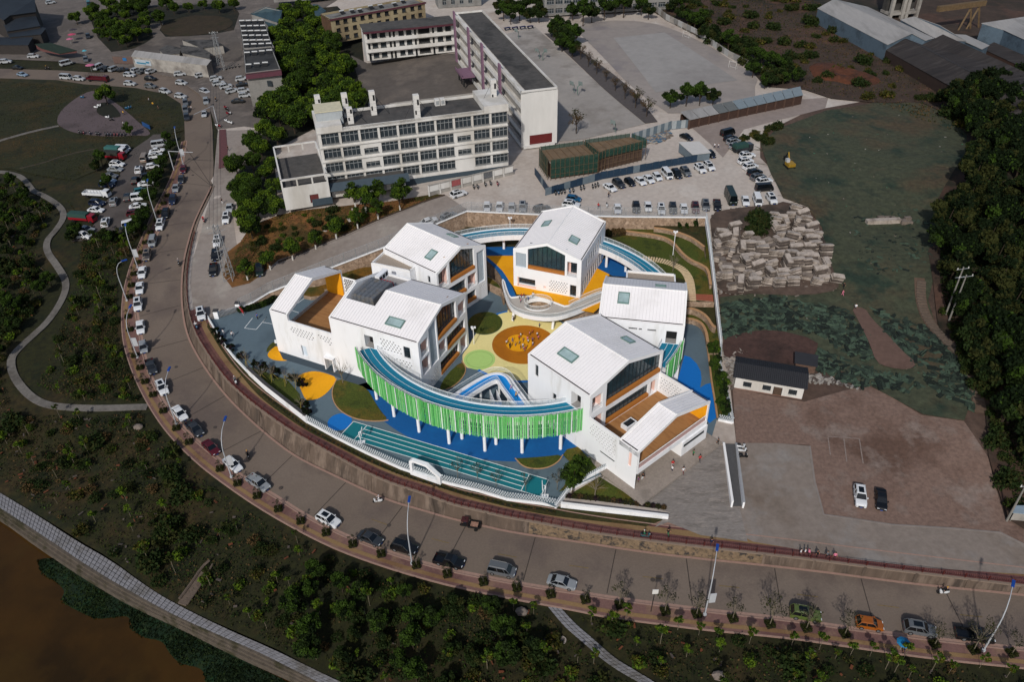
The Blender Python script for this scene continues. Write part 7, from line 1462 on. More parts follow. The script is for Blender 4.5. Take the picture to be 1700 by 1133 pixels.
w = MB(); w.box(-1.4,-.3,-.3,.3,.3,.75); w.obj('seat',m_blk,tr); w = MB(); w.box(.2,1.5,-.5,.5,.66,.95); w.obj('goods',M('mixed_goods','#8a6a5a',.8,.5,4),tr)
tm = MB(Matrix.Rotation(pi/2,4,'X')); tm.cyl((0,0),.3,-.08,.08,12); tm = tm.mesh('wheel',m_tyre); [link('wheel',tm,tr,loc=c) for c in ((-1.5,0,.3),(1.2,-.75,.3),(1.2,.75,.3))]
dup(PP['sit'],tr.location+Vector((-.7,.1,.5)),radians(80),'driver in dark clothes on the cargo tricycle',mats={'cloth_white':CL['navy'],'cloth_navy':CL['black']})
for k in PP:discard(PP[k])
# umbrellas
def umbrella(fr,x,y,reg,col,label,r=1.5,h=2.5):
 px,py = P(fr,[(x,y)])[0]; p = D(px,py,reg,h); z = float(HF[reg](p.x,p.y)); o = thing('market_umbrella',label,'umbrella',(p.x,p.y,z)); w = MB(); w.cyl((0,0),r,h-.35,h+.1,8,.08); w.obj('canopy',col,o); w = MB(); w.cyl((0,0),.04,0,h,6); w.obj('pole',m_steel,o)
mp_,mp2 = M('pink_canopy','#a3405a',.7,.1,2),M('pale_pink_canopy','#a8607a',.7,.1,2)
umbrella('t1',775,362,'U',mp_,'red pink umbrella, upper of the stacked pair by the market yard',1.8,3.2); umbrella('t1',752,412,'U',mp2,'pale pink umbrella, lower of the stacked pair by the market yard',1.5,2.6); umbrella('t1',970,695,'U',mp2,'pink umbrella over a stall beside the parked white van',1.8,2.8); umbrella('t1',790,310,'U',M('grey_canopy','#343036',.8),'dark grey umbrella behind the red pink one',1.8,3); umbrella('t1',912,540,'U',M('cyan_canopy','#4796a5',.7),'small pale blue umbrella by the market lane',1,2.3)
umbrella('l1',940,880,'O',M('blue_canopy','#136a94',.7),'blue umbrella over a roadside stall under the small tree',1.0,2.3)
# excavator on the net ground
ex = thing('excavator','small yellow excavator standing on the green netting with its arm raised','excavator',D(*P('z5',[(1563,335)])[0],'U'),radians(100)); m_exy = M('excavator_yellow','#8a6d22',.5,.15,2)
for s_ in (-1,1):w = MB(); w.box(-1.5,1.5,s_*.95-.22,s_*.95+.22,.1,.7); w.obj('track',m_blk,ex)
w = MB(); w.box(-1.5,.9,-1.05,1.05,.8,1.7); w.obj('body',m_exy,ex); w = MB(); w.box(-.1,1.0,.1,1.0,1.7,2.6); w.obj('cab',M('cab_white','#a7a9aa',.5),ex); w = MB(); w.tube([(.9,-.3,1.4),(2.2,-.3,3.8)],.2,6); w.obj('boom',m_exy,ex); w = MB(); w.tube([(2.2,-.3,3.8),(3.4,-.3,2.0)],.15,6); w.box(3.2,3.8,-.7,.1,1.3,2.0); w.obj('arm',m_blk,ex)
# ================================================================ STREET LAMPS, POLES, SIGNS
m_pole = M('lamp_pole_grey','#a3a6aa',.5,.05,1); m_lh = M('blue_lamp_head','#123c86',.5,.05,1)
def street_lamp(b,h,label,banner=False,blue=True,reg='O',H=10.5):
 p = D(*b,reg,.15); z0 = float(HF[reg](p.x,p.y))+.15; q = G(h[0],h[1],z0+H); d = Vector((q.x-p.x,q.y-p.y,0)); r = thing('street_lamp',label,'street lamp',(p.x,p.y,z0),group='street lamps along the road')
 if d.length > 5:d = d.normalized()*5
 w = MB(); w.tube([(0,0,0),(0,0,H*.66)],.13,8,r1=.1); w.cyl((0,0),.28,0,.35,8); w.obj('pole',m_pole,r)
 w = MB(); w.tube([(0,0,H*.66),(d.x*.04,d.y*.04,H*.76),(d.x*.18,d.y*.18,H*.88),(d.x*.45,d.y*.45,H*.965),(d.x*.85,d.y*.85,H)],.09,6,r1=.06); w.obj('arm',m_pole,r)
 w = MB(); e = Vector((d.x,d.y,0)).normalized(); w.obox((d.x*.85+e.x*.5,d.y*.85+e.y*.5),e[:2],1.3,.42,H-.06,H+.14); w.obj('lamp_head',m_lh if blue else m_pole,r)
 if banner:w = MB(); w.obox((.65,0),(1,.1),1.0,.08,3.2,5.4); w.obj('banner',M('white_banner','#a5a8ac',.7,.05,2),r)
for b_,h_,lb,bn in (((1632.3,1081.3),(1683,964),'street lamp at the bottom right, nearest the black pickup',0),((1170,1022),(1191,908),'street lamp with a white banner below the paved forecourt',1),((684,937),(680,826),'street lamp between the black suv and black pickup',0),((384.5,793),(376,690),'street lamp with a banner beside the white sedan on the bend',1),((293,705),(282.6,609),'street lamp between two white sedans on the lower left bend',0),((228.5,594),(217.7,507),'street lamp with a white banner beside the silver hatchback',1),((211,500),(205,433),'street lamp at the straight above the lower left bend',0),((229,445),(208,373.5),'street lamp with a white banner beside the side parking',1),((261,368),(245,299),'street lamp among the trees beside the side parking',0),((305,275),(290,196),'street lamp with banner near the top of the road',1)):street_lamp(b_,h_,lb,bn)
def gantry(b,t,e,label,reg='O'):
 p = D(*b,reg,.1); z = float(HF[reg](p.x,p.y)); q = G(*e,z+6.5); r = thing('traffic_gantry',label,'traffic pole',(p.x,p.y,z)); w = MB(); w.tube([(0,0,0),(0,0,6.5)],.16,8); w.obj('pole',m_pole,r); w = MB(); w.tube([(0,0,6.4),(q.x-p.x,q.y-p.y,6.5)],.09,6); w.obj('arm',m_pole,r); w = MB(); w.box(-.4,.4,-.1,.1,6.5,6.9); w.obj('camera_box',m_blk,r)
gantry((289,283),(282.5,257.5),(320,253),'white traffic gantry reaching over the road beside the side parking'); gantry((361,205),(355,186),(322,190),'white traffic gantry reaching over the road from the red island')
m_conc2 = M('pole_concrete','#76736d',.9,.12,1)
def power_pole(b,H,label,reg='U',lat=False,arms=((.92,3.2),(.8,3.2)),r0=.2,dirn=0.2,xf=0):
 p = D(*b,reg); z = float(HF[reg](p.x,p.y)); r = thing('power_pole',label,'power pole',(p.x,p.y,z)); w = MB()
 if lat:
  s0,s1 = 1.1,.45
  for a,c in ((-1,-1),(1,-1),(1,1),(-1,1)):w.tube([(a*s0,c*s0,0),(a*s1,c*s1,H)],.09,4)
  n = int(H/1.3)
  for i in range(n):
   f0,f1 = i/n,(i+1)/n; u,v = s0+(s1-s0)*f0,s0+(s1-s0)*f1
   for (a,c),(e,g_) in (((-1,-1),(1,-1)),((1,-1),(1,1)),((1,1),(-1,1)),((-1,1),(-1,-1))):w.tube([(a*u,c*u,H*f0),(e*v,g_*v,H*f1)],.05,3)
 else:w.tube([(0,0,0),(xf,0,H)],r0,8,r1=r0*.65)
 w.obj('pole',m_gal if lat else m_conc2,r)
 for f,L_ in arms:w = MB(); w.tube([(xf*f-L_/2*cos(dirn),-L_/2*sin(dirn),H*f),(xf*f+L_/2*cos(dirn),L_/2*sin(dirn),H*f)],.07,4); w.obj('crossarm',m_gal,r)
 for f,L_ in arms[:1]:
  for s_ in (-1,0,1):w = MB(); w.cyl((xf*f+s_*L_*.42*cos(dirn),s_*L_*.42*sin(dirn)),.09,H*f,H*f+.4,6); w.obj('insulator',m_wc,r)
 return p,z
power_pole((381,464),15,'lattice steel power pole beside the side lane',lat=True,arms=((.97,4),(.88,4),(.55,3.4)),dirn=.5); power_pole((369,117),15,'lattice steel power pole beside the shop houses',lat=True,arms=((.97,3.5),(.85,3)))
power_pole((1569,525),12.5,'left concrete power pole of the pair at the edge of the woods',arms=((.96,3),(.8,2.2))); power_pole((1574.5,535),12,'right concrete power pole of the pair at the edge of the woods',arms=((.96,3.6),)); power_pole((1671,866),9,'concrete power pole on a square base at the right edge of the drive',arms=((.95,2),)); power_pole((219,25),13,'slim pole beside the garden trees at the top left',arms=())
def wires(a,b,label,n=4,sag=1.2,sp=.9):
 r = thing('power_lines',label,'wires'); d = (b-a).normalized(); s_ = Vector((-d.y,d.x,0))
 for i in range(n):w = MB(); w.tube([a+s_*((i-(n-1)/2)*sp)+(b-a)*t-Vector((0,0,sag*4*t*(1-t))) for t in [k/10 for k in range(11)]],.035,3); w.obj('wire',m_blk,r)
pa,pb = D(381,464,'U')+Vector((0,0,14.6)),D(369,117,'U')+Vector((0,0,14.6)); wires(pa,pb,'power lines strung between the two lattice poles over the side lane')
# kindergarten furniture: gate, camera masts, hoops
gt = thing('sliding_gate','pale folding metal gate at the left end of the kindergarten','gate'); a,b_ = G(364,527,.1),G(394,517,.1); d = (b_-a).normalized()
for i in range(16):p = a.lerp(b_,i/15); w = MB(); w.obox(p[:2],(-d.y,d.x),.7,.07,.1,1.4); w.obox((p+d*.2)[:2],d[:2],.4,.06,.6,.7); w.obj('gate_bar',m_steel,gt)
for px,py,lb in ((361,528,'left'),(397,515,'right')):p = G(px,py,0); o = thing('gate_pillar',f'white {lb} pillar of the sliding gate','pillar',(p.x,p.y,0)); w = MB(); w.box(-.5,.5,-.5,.5,-.2,2.0); w.obj('shaft',m_white,o); w = MB(); w.box(-.6,.6,-.6,.6,2.0,2.15); w.obj('cap',MATS['dark_cap'],o)
fg = thing('red_flag','red flag leaning beside the right gate pillar','flag',G(405,524,0)); w = MB(); w.tube([(0,0,0),(-.9,.2,2.6)],.04,5); w.obj('pole',m_steel,fg); w = MB(); w.strip([(-.3,0,.8),(-.6,.1,1.7),(-.88,.2,2.5)],[(.1,0,.5),(-.1,.25,1.4),(-.5,.1,2.3)]); w.obj('cloth',M('red_cloth','#8c1a1e',.8),fg)
def cam_mast(px,py,z,label,H=4.5):
 p = G(px,py,z); o = thing('camera_mast',label,'camera mast',(p.x,p.y,z)); w = MB(); w.tube([(0,0,0),(0,0,H)],.08,6); w.obj('pole',m_white,o)
 for a in (.4,2.5,4.4):w = MB(); w.box(cos(a)*.35-.22,cos(a)*.35+.22,sin(a)*.35-.16,sin(a)*.35+.16,H-.2,H+.15); w.obj('floodlight',m_white,o)
cam_mast(787,572,0,'white floodlight mast beside the round lawn'); cam_mast(1117,424,4,'white floodlight mast on the back lawn',6.5); cam_mast(847,388,4,'white floodlight mast behind the back bridge'); cam_mast(463,582,0,'small white floodlight mast at the corner of the terrace block',2.5)
for (x,y,s_,lb) in ((600,735,1,'white basketball hoop at the left end of the running track'),(904,825,-1,'white basketball hoop at the right end of the running track')):
 p = G(x,y,0); o = thing('basketball_hoop',lb,'basketball hoop',(p.x,p.y,.06)); w = MB(); w.tube([(0,0,0),(-s_*.2,.1,2.4),(s_*.3,.15,2.7)],.09,6); w.box(-.7,.7,-.4,.4,0,.12); w.obj('stand',m_white,o); w = MB(); w.box(s_*.4-.05,s_*.4+.05,-.8,.8,2.3,3.2); w.obj('backboard',m_white,o); w = MB(); w.tube([(s_*.45+.22+.22*cos(t),.22*sin(t),2.5) for t in [k*pi/4 for k in range(9)]],.02,4); w.obj('rim',M('rim_red','#a5421f'),o)
m_hp = M('hoop_green','#46645a',.6,.1,1); m_bb = M('backboard_grey','#6f7a78',.5,.1,1)
for i,(x,y,lb) in enumerate(((105,215,'farthest left'),(222,330,'upper left pair, left'),(242,340,'upper left pair, right'),(418,520,'middle pair, left'),(437,532,'middle pair, right'),(650,745,'nearest the building site'))):
 p = G(*P('z4',[(x,y)])[0],8.1); o = thing('basketball_hoop','green basketball hoop on the sports court, '+lb,'basketball hoop',(p.x,p.y,8.1),.7,'basketball hoops on the sports court'); s_ = 1 if i in (2,4) else -1
 w = MB(); w.tube([(0,0,0),(0,0,2.6),(s_*1.2,0,3.2)],.12,6); w.obj('stand',m_hp,o); w = MB(); w.box(s_*1.3-.06,s_*1.3+.06,-.95,.95,2.8,4.1); w.obj('backboard',m_bb,o); w = MB(); w.tube([(s_*1.6+.25*cos(t),.25*sin(t),3.0) for t in [k*pi/4 for k in range(9)]],.03,4); w.obj('rim',m_rail,o)
for x,y,lb in ((1048,212,'upper'),(1310,385,'lower')):
 p = G(*P('z4',[(x,y)])[0],8.1); o = thing('football_goal',f'white {lb} football goal frame at the right edge of the field','goal',(p.x,p.y,8.1),-.9); w = MB()
 for s_ in (-1.6,1.6):w.tube([(s_,0,0),(s_,0,2.4),(s_,1.1,0)],.06,4)
 w.tube([(-1.6,0,2.4),(1.6,0,2.4)],.06,4); w.tube([(-1.6,1.1,.05),(1.6,1.1,.05)],.05,4); w.obj('frame',m_wc,o)
for i in range(4):
 p = G(*P('z4',[(42+i*43,165-i*3)])[0],8.1); o = thing('table_tennis_table',['leftmost','second','third','rightmost'][i]+' navy table tennis table in the row behind the school wing','table',(p.x,p.y,8.1),.5,'table tennis tables'); w = MB(); w.box(-1.37,1.37,-.76,.76,.7,.78); w.obj('table_top',M('navy_table','#1e2446',.6),o); w = MB(); [w.box(x-.05,x+.05,-.6,.6,0,.7) for x in (-1.1,1.1)]; w.obj('legs',m_blk,o)
sg = thing('blue_sign_board','long blue sign board leaning on the grass at the tip of the plaza','sign',D(*P('z1',[(975,850)])[0],'O'),-.75); w = MB(); w.box(-2.6,2.6,-.1,.1,.2,1.6); w.obj('panel',M('blue_sign2','#1c4272',.6),sg); w = MB(); [w.box(x-.06,x+.06,-.08,.08,0,.3) for x in (-2,2)]; w.obj('feet',m_gal,sg)
for x,y,reg,lb in ((867,598,'O','small white notice on a post beside the road opposite the stone path'),):pass
rs_ = thing('roadside_notice','pale notice board on a post beside the bottom pavement','sign',D(*P('l0',[(862,700)])[0],'O')); w = MB(); w.tube([(0,0,0),(.2,.2,5.2)],.06,5); w.obj('post',m_blk,rs_); w = MB(); w.box(-.2,.7,0,.1,4.6,5.6); w.obj('panel',m_wc,rs_)
# ================================================================ VEGETATION
LF = {'d':M('leaf_dark','#1b280a',.8,.3,2,spec=.15),'m':M('leaf_mid','#2a3d0c',.8,.3,2,spec=.15),'l':M('leaf_light','#46590f',.8,.3,2,spec=.15),'o':M('leaf_olive','#2c2f14',.85,.3,2,spec=.1),'p':M('leaf_purple','#21141a',.8,.3,2,spec=.15),'b':M('leaf_brown','#4a3a24',.9,.3,2,spec=.1),'g':M('leaf_grey','#2b2c22',.9,.3,2,spec=.1),'y':M('leaf_yellow','#403e14',.85,.3,2,spec=.1),'k':M('leaf_deep','#0f1a08',.85,.3,2,spec=.1)}
m_trunk = M('bark','#3a3026',.95,.25,3); m_pale = M('pale_bark','#6f6656',.9,.2,3); m_wht = M('whitewashed_bark','#b9b6b0',.8,.1,3)
RN = np.random.RandomState(5)
def leaves(name,blobs,n,size,mats,parent=None,flat=.0,kind=None):
 """leaf-sized quads spread through uneven clumps; clumps of darker and lighter leaves"""
 nb = len(blobs); w = np.array([b[3]*b[4]*b[5] for b in blobs]); idx = RN.choice(nb,n,p=w/w.sum()); B = np.array([b[:6] for b in blobs])[idx]
 d = RN.normal(size=(n,3)); d /= np.linalg.norm(d,axis=1)[:,None]; r = RN.uniform(.35,1.0,n)**.6; c = B[:,:3]+d*B[:,3:6]*r[:,None]*RN.uniform(.85,1.12,(n,1))
 a = RN.normal(size=(n,3)); a = a*.8+d*.0; a /= np.linalg.norm(a,axis=1)[:,None]; b = np.cross(a,RN.normal(size=(n,3))); b /= np.linalg.norm(b,axis=1)[:,None]; s = size*RN.uniform(.6,1.3,n)[:,None]
 V = np.stack([c-a*s,c-b*s*.6,c+a*s,c+b*s*.6],1).reshape(-1,3); me = bpy.data.meshes.new(name)
 me.vertices.add(4*n); me.vertices.foreach_set('co',V.astype(np.float32).ravel()); me.loops.add(4*n); me.loops.foreach_set('vertex_index',np.arange(4*n,dtype=np.int32)); me.polygons.add(n); me.polygons.foreach_set('loop_start',np.arange(0,4*n,4,dtype=np.int32))
 try:me.polygons.foreach_set('loop_total',np.full(n,4,dtype=np.int32))
 except Exception:pass
 bm_ = np.array([b[6] if len(b) > 6 else 0 for b in blobs])[idx]; mi = np.where(RN.rand(n) < .22,RN.randint(0,len(mats),n),bm_); me.polygons.foreach_set('material_index',mi.astype(np.int32))
 for m_ in mats:me.materials.append(m_)
 me.update(calc_edges=True); return link(name,me,parent,kind=kind)
def tree(H,R,n,size,mats,trunk=m_trunk,sparse=False,th=.35,white=False,nb=14,tr=None,squash=.8,name='broadleaf_tree',cat='tree'):
 root = thing(name,'x',cat); w = MB(); tr = tr or H*.028; top = H*th
 w.tube([(0,0,-.3),(RN.uniform(-.05,.05)*H*.3,0,top*.6),(0,.02*H,top)],tr,6,r1=tr*.75); bl = []; mt = [LF[k] for k in mats]
 for i in range(nb):
  a = i*2.4+RN.uniform(-.5,.5); f = (i+.5)/nb; rr = R*.68*sqrt(f); z = top+(H-top)*(RN.uniform(.1,.55) if i % 3 else RN.uniform(.5,.95)*(1-.5*f)); x,y = rr*cos(a),rr*sin(a)
  br = R*RN.uniform(.24,.42) if not sparse else R*RN.uniform(.2,.34); bl.append((x,y,min(z,H-br*.6),br,br,br*squash,RN.randint(len(mt))))
  if i % (1 if sparse else 2) == 0:w.tube([(0,0,top*.85),(x*.5,y*.5,top+(z-top)*.5),(x,y,z)],tr*.5,4,r1=tr*.12)
  if sparse:
   for _ in range(3):w.tube([(x*.5,y*.5,top+(z-top)*.5),(x+RN.uniform(-1,1)*R*.3,y+RN.uniform(-1,1)*R*.3,z+RN.uniform(-.1,.4)*R)],tr*.25,3,r1=tr*.08)
 w.obj('trunk',trunk,root)
 if white:q = MB(); q.tube([(0,0,0),(0,0,1.1)],tr*1.15,6); q.obj('whitewash',m_wht,root)
 if n:leaves('crown',bl,n,size,mt,root)
 return root
TV = {'big':[tree(9,4.6,5200,.34,'mdlk'),tree(10,4.8,5200,.34,'mmdl'),tree(8,4.3,4600,.34,'lmdd')],'dark':[tree(7,3.6,3200,.33,'dkmd'),tree(6,3.2,2800,.33,'dkdo'),tree(8,3.4,3200,.33,'kdmd')],
 'street':[tree(5.5,2.0,1500,.2,'lmmd',white=True,th=.3),tree(5,1.8,1400,.2,'mlmd',white=True,th=.3)],'pave':[tree(5,1.7,200,.11,'ggo',m_pale,True,.4,nb=10,tr=.06,name='pavement_tree'),tree(6.2,2.1,300,.11,'ggo',m_pale,True,.35,nb=13,tr=.07,name='pavement_tree'),tree(3.6,1.1,150,.11,'gog',m_pale,True,.45,nb=7,tr=.05,name='pavement_tree')],
 'bare':[tree(5.5,2.2,260,.13,'bg',m_trunk,True,.3,nb=14,tr=.12),tree(6.5,2.5,500,.15,'bbo',m_trunk,True,.3,nb=13,tr=.13)],'naked':[tree(6,2.2,0,.1,'b',m_pale,True,.35,nb=12,tr=.1)],'purple':[tree(2.6,1.2,1100,.15,'ppk',th=.1,nb=9,tr=.05)],
 'round':[tree(5,2.0,2200,.18,'mdlm',th=.3,nb=16)],'sapling':[tree(3.2,.8,260,.16,'lmy',m_pale,False,.55,nb=6,tr=.04,name='sapling',cat='sapling'),tree(2.4,.75,240,.15,'lml',m_pale,False,.5,nb=5,tr=.035,name='sapling',cat='sapling'),tree(4,.9,200,.15,'mog',m_pale,False,.6,nb=6,tr=.045,name='sapling',cat='sapling')],'wood':[tree(8,3.8,2600,.36,'kkko',name='woodland_tree',cat='woodland tree'),tree(9,3.4,2400,.36,'kkdm',name='woodland_tree',cat='woodland tree',squash=1.1),tree(6.5,3,2200,.33,'kodk',name='woodland_tree',cat='woodland tree')],  # wood's near-black leaf mix has the right edge's vignette put into its colour
 'pine':[tree(5,1.4,1500,.2,'dkdm',th=.15,nb=14,squash=1.3),tree(4,1.2,1200,.2,'dmkd',th=.12,nb=12,squash=1.2)]}
def shrubm(mats,r,n,size,h=.7):
 root = thing('shrub','x','shrub'); bl = [(RN.uniform(-.5,.5)*r,RN.uniform(-.5,.5)*r,r*h*RN.uniform(.3,.8),r*RN.uniform(.4,.65),r*RN.uniform(.4,.65),r*h*.6,RN.randint(len(mats))) for _ in range(6)]
 w = MB(); w.tube([(0,0,-.2),(0,0,r*h*.6)],.05,4); w.obj('stem',m_trunk,root); leaves('foliage',bl,n,size,[LF[k] for k in mats],root); return root
SV = [shrubm('dmo',1.5,500,.22),shrubm('mlo',1.2,420,.2),shrubm('kdo',1.9,700,.24),shrubm('boy',1.3,380,.2),shrubm('lmy',1.0,360,.18)]
def plant(p,kind,label,group=None,sc=1.0,v=None,zo=0):
 pr = random.choice(TV[kind]) if v is None else TV[kind][v]; return dup(pr,(p[0],p[1],p[2]+zo),random.uniform(0,6.28),label,group,scale=(sc,sc,sc*random.uniform(.9,1.12)))
def trees(fr,pts,kind,label,group,reg='U',up=0.0,sc=(.9,1.15),v=None,name=None):
 for x,y in P(fr,pts):
  s_ = random.uniform(*sc); p = D(x,y,reg,up*s_) if isinstance(reg,str) else G(x,y,reg+up*s_); z = float(HF[reg](p.x,p.y)) if isinstance(reg,str) else reg
  plant((p.x,p.y,z),kind,label,group,s_,v)
def scatter(poly,n,mind,reg):
 w = DD(poly,reg); xs = [p.x for p in w]; ys = [p.y for p in w]; out = []; t = 0
 while len(out) < n and t < n*30:
  t += 1; x,y = random.uniform(min(xs),max(xs)),random.uniform(min(ys),max(ys))
  if inside(x,y,w) and clear(x,y) and all((x-a)**2+(y-b)**2 > mind*mind for a,b,_ in out):out.append((x,y,float(HF[reg](x,y)) if isinstance(reg,str) else reg))
 return out
# tall trees left of the school
trees('t2',[(700,60),(850,40),(950,100),(720,200),(850,260),(960,180),(700,330),(880,330),(1050,290),(1130,300),(660,420),(800,450),(1000,450),(1160,440),(1230,540),(740,560),(900,600),(1080,560),(1190,640),(880,700),(1060,740),(1230,740),(780,800),(1000,860),(1180,850),(1330,820),(1370,930),(820,930),(930,980),(560,900),(620,1000),(1080,1000),(1300,1000),(760,1080),(520,1000)],'big','tall dense green tree in the belt between the shop houses and the school','tall trees left of the school',up=6)
trees('t2',[(680,150),(780,140),(900,330),(980,380),(640,330),(720,520),(860,520),(1130,380),(1270,620),(980,650),(700,640),(880,780),(1120,800),(1280,860),(720,880),(1000,1060),(1200,950),(860,1060),(680,960),(1400,880),(640,500)],'big','tall dense green tree in the belt between the shop houses and the school','tall trees left of the school',up=5)
trees('z3',[(60,400),(130,460),(190,520),(60,540),(150,590),(90,660),(190,640),(20,620),(110,330),(170,400),(60,300),(200,260),(140,220)],'big','dense green tree on the bank left of the school annex','trees on the bank left of the annex',up=5,sc=(.65,.9))
trees('l4',[(1480,300),(1540,380),(1500,450),(1560,500),(1530,600),(1570,680)],'big','dense green tree hanging over the side lane','trees over the side lane',up=4,sc=(.6,.8))
for i,(x,y) in enumerate([(47,590),(200,520),(350,455),(505,380),(643,310),(787,245),(923,180),(1071,120)]):trees('ka',[(x,y)],'street',f'whitewashed roadside tree {["nearest the dark green suv, lowest","second from the bottom","third from the bottom","fourth from the bottom","fifth from the bottom","sixth from the bottom","seventh from the bottom","topmost"][i]} along the sloping lane','whitewashed trees along the lane',sc=(1.1,1.35))
trees('z3',[(640,610),(770,590),(700,640)],'street','green tree on the grass bank in front of the boiler house','trees on the bank by the boiler house',up=2,sc=(1.4,1.6)); trees('z3',[(820,450)],'round','round clipped tree at the left end of the notice board yard',None,up=3,sc=(1.3,1.3)); trees('z3',[(905,530)],'round','large round tree in front of the notice boards',None,up=3.5,sc=(1.6,1.6)); trees('z3',[(1120,440)],'round','small round clipped tree in the school forecourt',None,up=2.5,sc=(1,1))
for i,(x,y) in enumerate([(455,335),(500,375),(545,418),(598,458),(650,508),(705,555),(765,605),(828,655)]):trees('z4',[(x,y)],'bare',f'leafless tree, {ORD[i]} from the top in the row between court and field','bare trees between court and field',8,sc=(.95,1.25))
trees('z4',[(430,745)],'bare','brown leaved tree beside the school end wall',None,8,sc=(1.4,1.4),v=1)
for i,(x,y) in enumerate([(960,610),(1050,600),(1125,598),(1200,592)]):trees('z4',[(x,y)],'dark',f'dark green tree {ORD[i]} from the left in the group beside the canopy shed','trees beside the canopy shed',8,sc=(.9,1.05))
trees('z4',[(300,170),(340,200),(375,230),(410,280),(350,250),(430,210),(390,190),(330,150)],'dark','dark evergreen in the upper group at the head of the court row','evergreens at the head of the court row',8,3); trees('z4',[(410,70),(470,90),(520,70),(590,60),(650,50),(700,40),(800,40),(840,60),(20,70),(60,90),(110,70),(170,80),(220,70),(60,20),(150,20),(230,20),(0,30)],'dark','dark tree in the belt along the top of the sports ground','trees along the top of the sports ground',8,3,sc=(.9,1.3))
trees('z4',[(970,40),(1020,80),(1060,110),(1100,140),(1150,190),(1200,200),(1240,235),(1290,260),(1340,270),(1390,300),(1440,310),(1480,340),(1530,360),(1600,380),(1650,410),(1500,470),(1550,450),(1430,400),(1600,450),(1680,440),(1010,40),(1130,120)],'dark','dark tree in the belt right of the sports field wall','trees right of the sports field','U',2.5,sc=(.8,1.15))
sc_ = lambda poly,n,md,reg,kind,label,group,s=(.8,1.2),nm=None:[plant(q,kind,label,group,random.uniform(*s)) for q in scatter(poly,n,md,reg)]
sc_([(1560,175),(1700,150),(1800,300),(1800,800),(1700,830),(1665,760),(1640,690),(1612,610),(1568,500),(1548,430),(1565,380),(1595,310),(1616,245)],150,3.9,'U','wood','dark green tree in the dense wood along the right edge','trees of the dense wood',(.85,1.35))
sc_([(600/4,130/4),(720/4,60/4),(1000/4,40/4),(985/4,160/4),(1000/4,240/4),(850/4,320/4),(740/4,330/4),(650/4,240/4)],34,6,'U','big','dark bushy tree in the walled garden behind the long shed','trees in the walled garden',(.5,.85))
trees('z1',[(505,130)],'big','broad dark tree beside the market yard',None,up=3,sc=(.7,.8)); trees('z1',[(695,630)],'big','dark green tree on the planting bed of the park plaza',None,'O',4,sc=(.85,.95)); trees('z1',[(855,870)],'round','small round green tree at the lower edge of the park plaza',None,'O',2)
trees('z1',[(1060,120),(1150,60),(1250,50),(1350,30),(1450,40),(1550,30),(700,20),(900,20),(1100,20)],'big','dark tree along the top edge behind the round garden','trees behind the round garden','U',4,sc=(.6,.9))
trees('l4',[(1050,130),(1070,180),(1060,230),(1020,290),(1000,340),(985,380),(960,420),(960,470),(940,520),(910,600),(880,640),(870,700),(830,720),(660,740),(690,760),(480,700),(450,740),(640,270),(600,300),(680,410)],'dark','leafy tree squeezed between the parked cars and the pavement','trees around the side parking','O',2,sc=(.5,.75))
# pavement trees with square planters
pts = [P('l0',[p])[0] for p in ((30,555),(240,595),(455,628),(668,660),(950,700),(1145,718),(1370,745),(1600,780))]+[P('l1',[p])[0] for p in ((330,805),(568,840),(1125,905),(1368,940),(1605,960))]+[P('m0',[p])[0] for p in ((160,280),(295,342),(437,403),(588,455),(775,515),(940,563),(1132,605))]+[P('m1',[p])[0] for p in ((1175,0),(1268,78),(1372,145),(1485,215))]+[P('l2',[p])[0] for p in ((720,20),(708,80),(697,143),(690,250),(700,320),(727,460),(755,525),(782,600),(825,670),(880,757),(950,850),(1018,925))]+[P('l4',[p])[0] for p in ((1050,475),(1027,525),(1005,580),(985,630),(945,708),(912,770),(888,832),(865,895),(845,967),(825,1040))]
hb = thing('hedge_planter','x','planter'); bl = [(x,y,.45,.42,.42,.3,0) for x in (-.4,.4) for y in (-.4,.4)]; leaves('hedge',bl,420,.13,[LF['o'],LF['d']],hb); w = MB(); w.box(-.65,.65,-.65,.65,.02,.3); w.obj('soil',M('planter_soil','#1f1a12',.95),hb)
for x,y in pts:
 p = D(x,y,'O',.2); big = y > 900; q = plant((p.x,p.y,p.z),'pave','thin sparse pavement tree standing in a square clipped hedge','thin trees along the outer pavement',random.uniform(.85,1.15)*(1.15 if x > 1000 and y > 900 else .8),random.choice([0,1]) if x > 1000 else 2); dup(hb,(p.x,p.y,p.z-.02),.2,'square clipped hedge round the foot of a thin pavement tree','hedge planters on the outer pavement')
discard(hb)
# slope below the pavement: saplings, shrubs, undergrowth
slope = [(205,620),(240,700),(300,765),(350,810),(450,875),(560,930),(700,980),(900,1015),(1100,1050),(1300,1072),(1700,1125),(1760,1180),(1200,1180),(620,1150),(500,1095),(380,1040),(250,965),(130,885),(0,800),(-40,760),(-40,300),(10,300),(60,340),(90,350),(60,400),(60,430),(85,470),(60,520),(0,600),(20,690),(200,690)]
left = [(110,330),(140,380),(130,460),(90,580),(60,640),(120,665),(235,668),(195,560),(195,470),(225,400),(240,380),(130,390),(125,350)]
SL = [D(x,y,'O') for x,y in slope]
def shr(poly,n,md,reg,label,group,s=(.7,1.3),vs=None):
 for q in scatter(poly,n,md,reg):dup(random.choice([SV[i] for i in vs] if vs else SV),q,random.uniform(0,6.28),label,group,scale=random.uniform(*s))
sc_(slope,110,2.2,'O','sapling','slender sapling on the dark rough slope below the pavement','saplings on the dark slope',(.75,1.5)); sc_(left,30,2.5,'O','sapling','slender sapling on the grass between the winding path and the road','saplings inside the winding path',(.8,1.4))
shr(slope,110,2.4,'O','low wild shrub on the dark rough slope below the pavement','shrubs on the dark slope',(.7,1.6)); shr(left,36,2.5,'O','low wild shrub between the winding path and the road','shrubs inside the winding path')
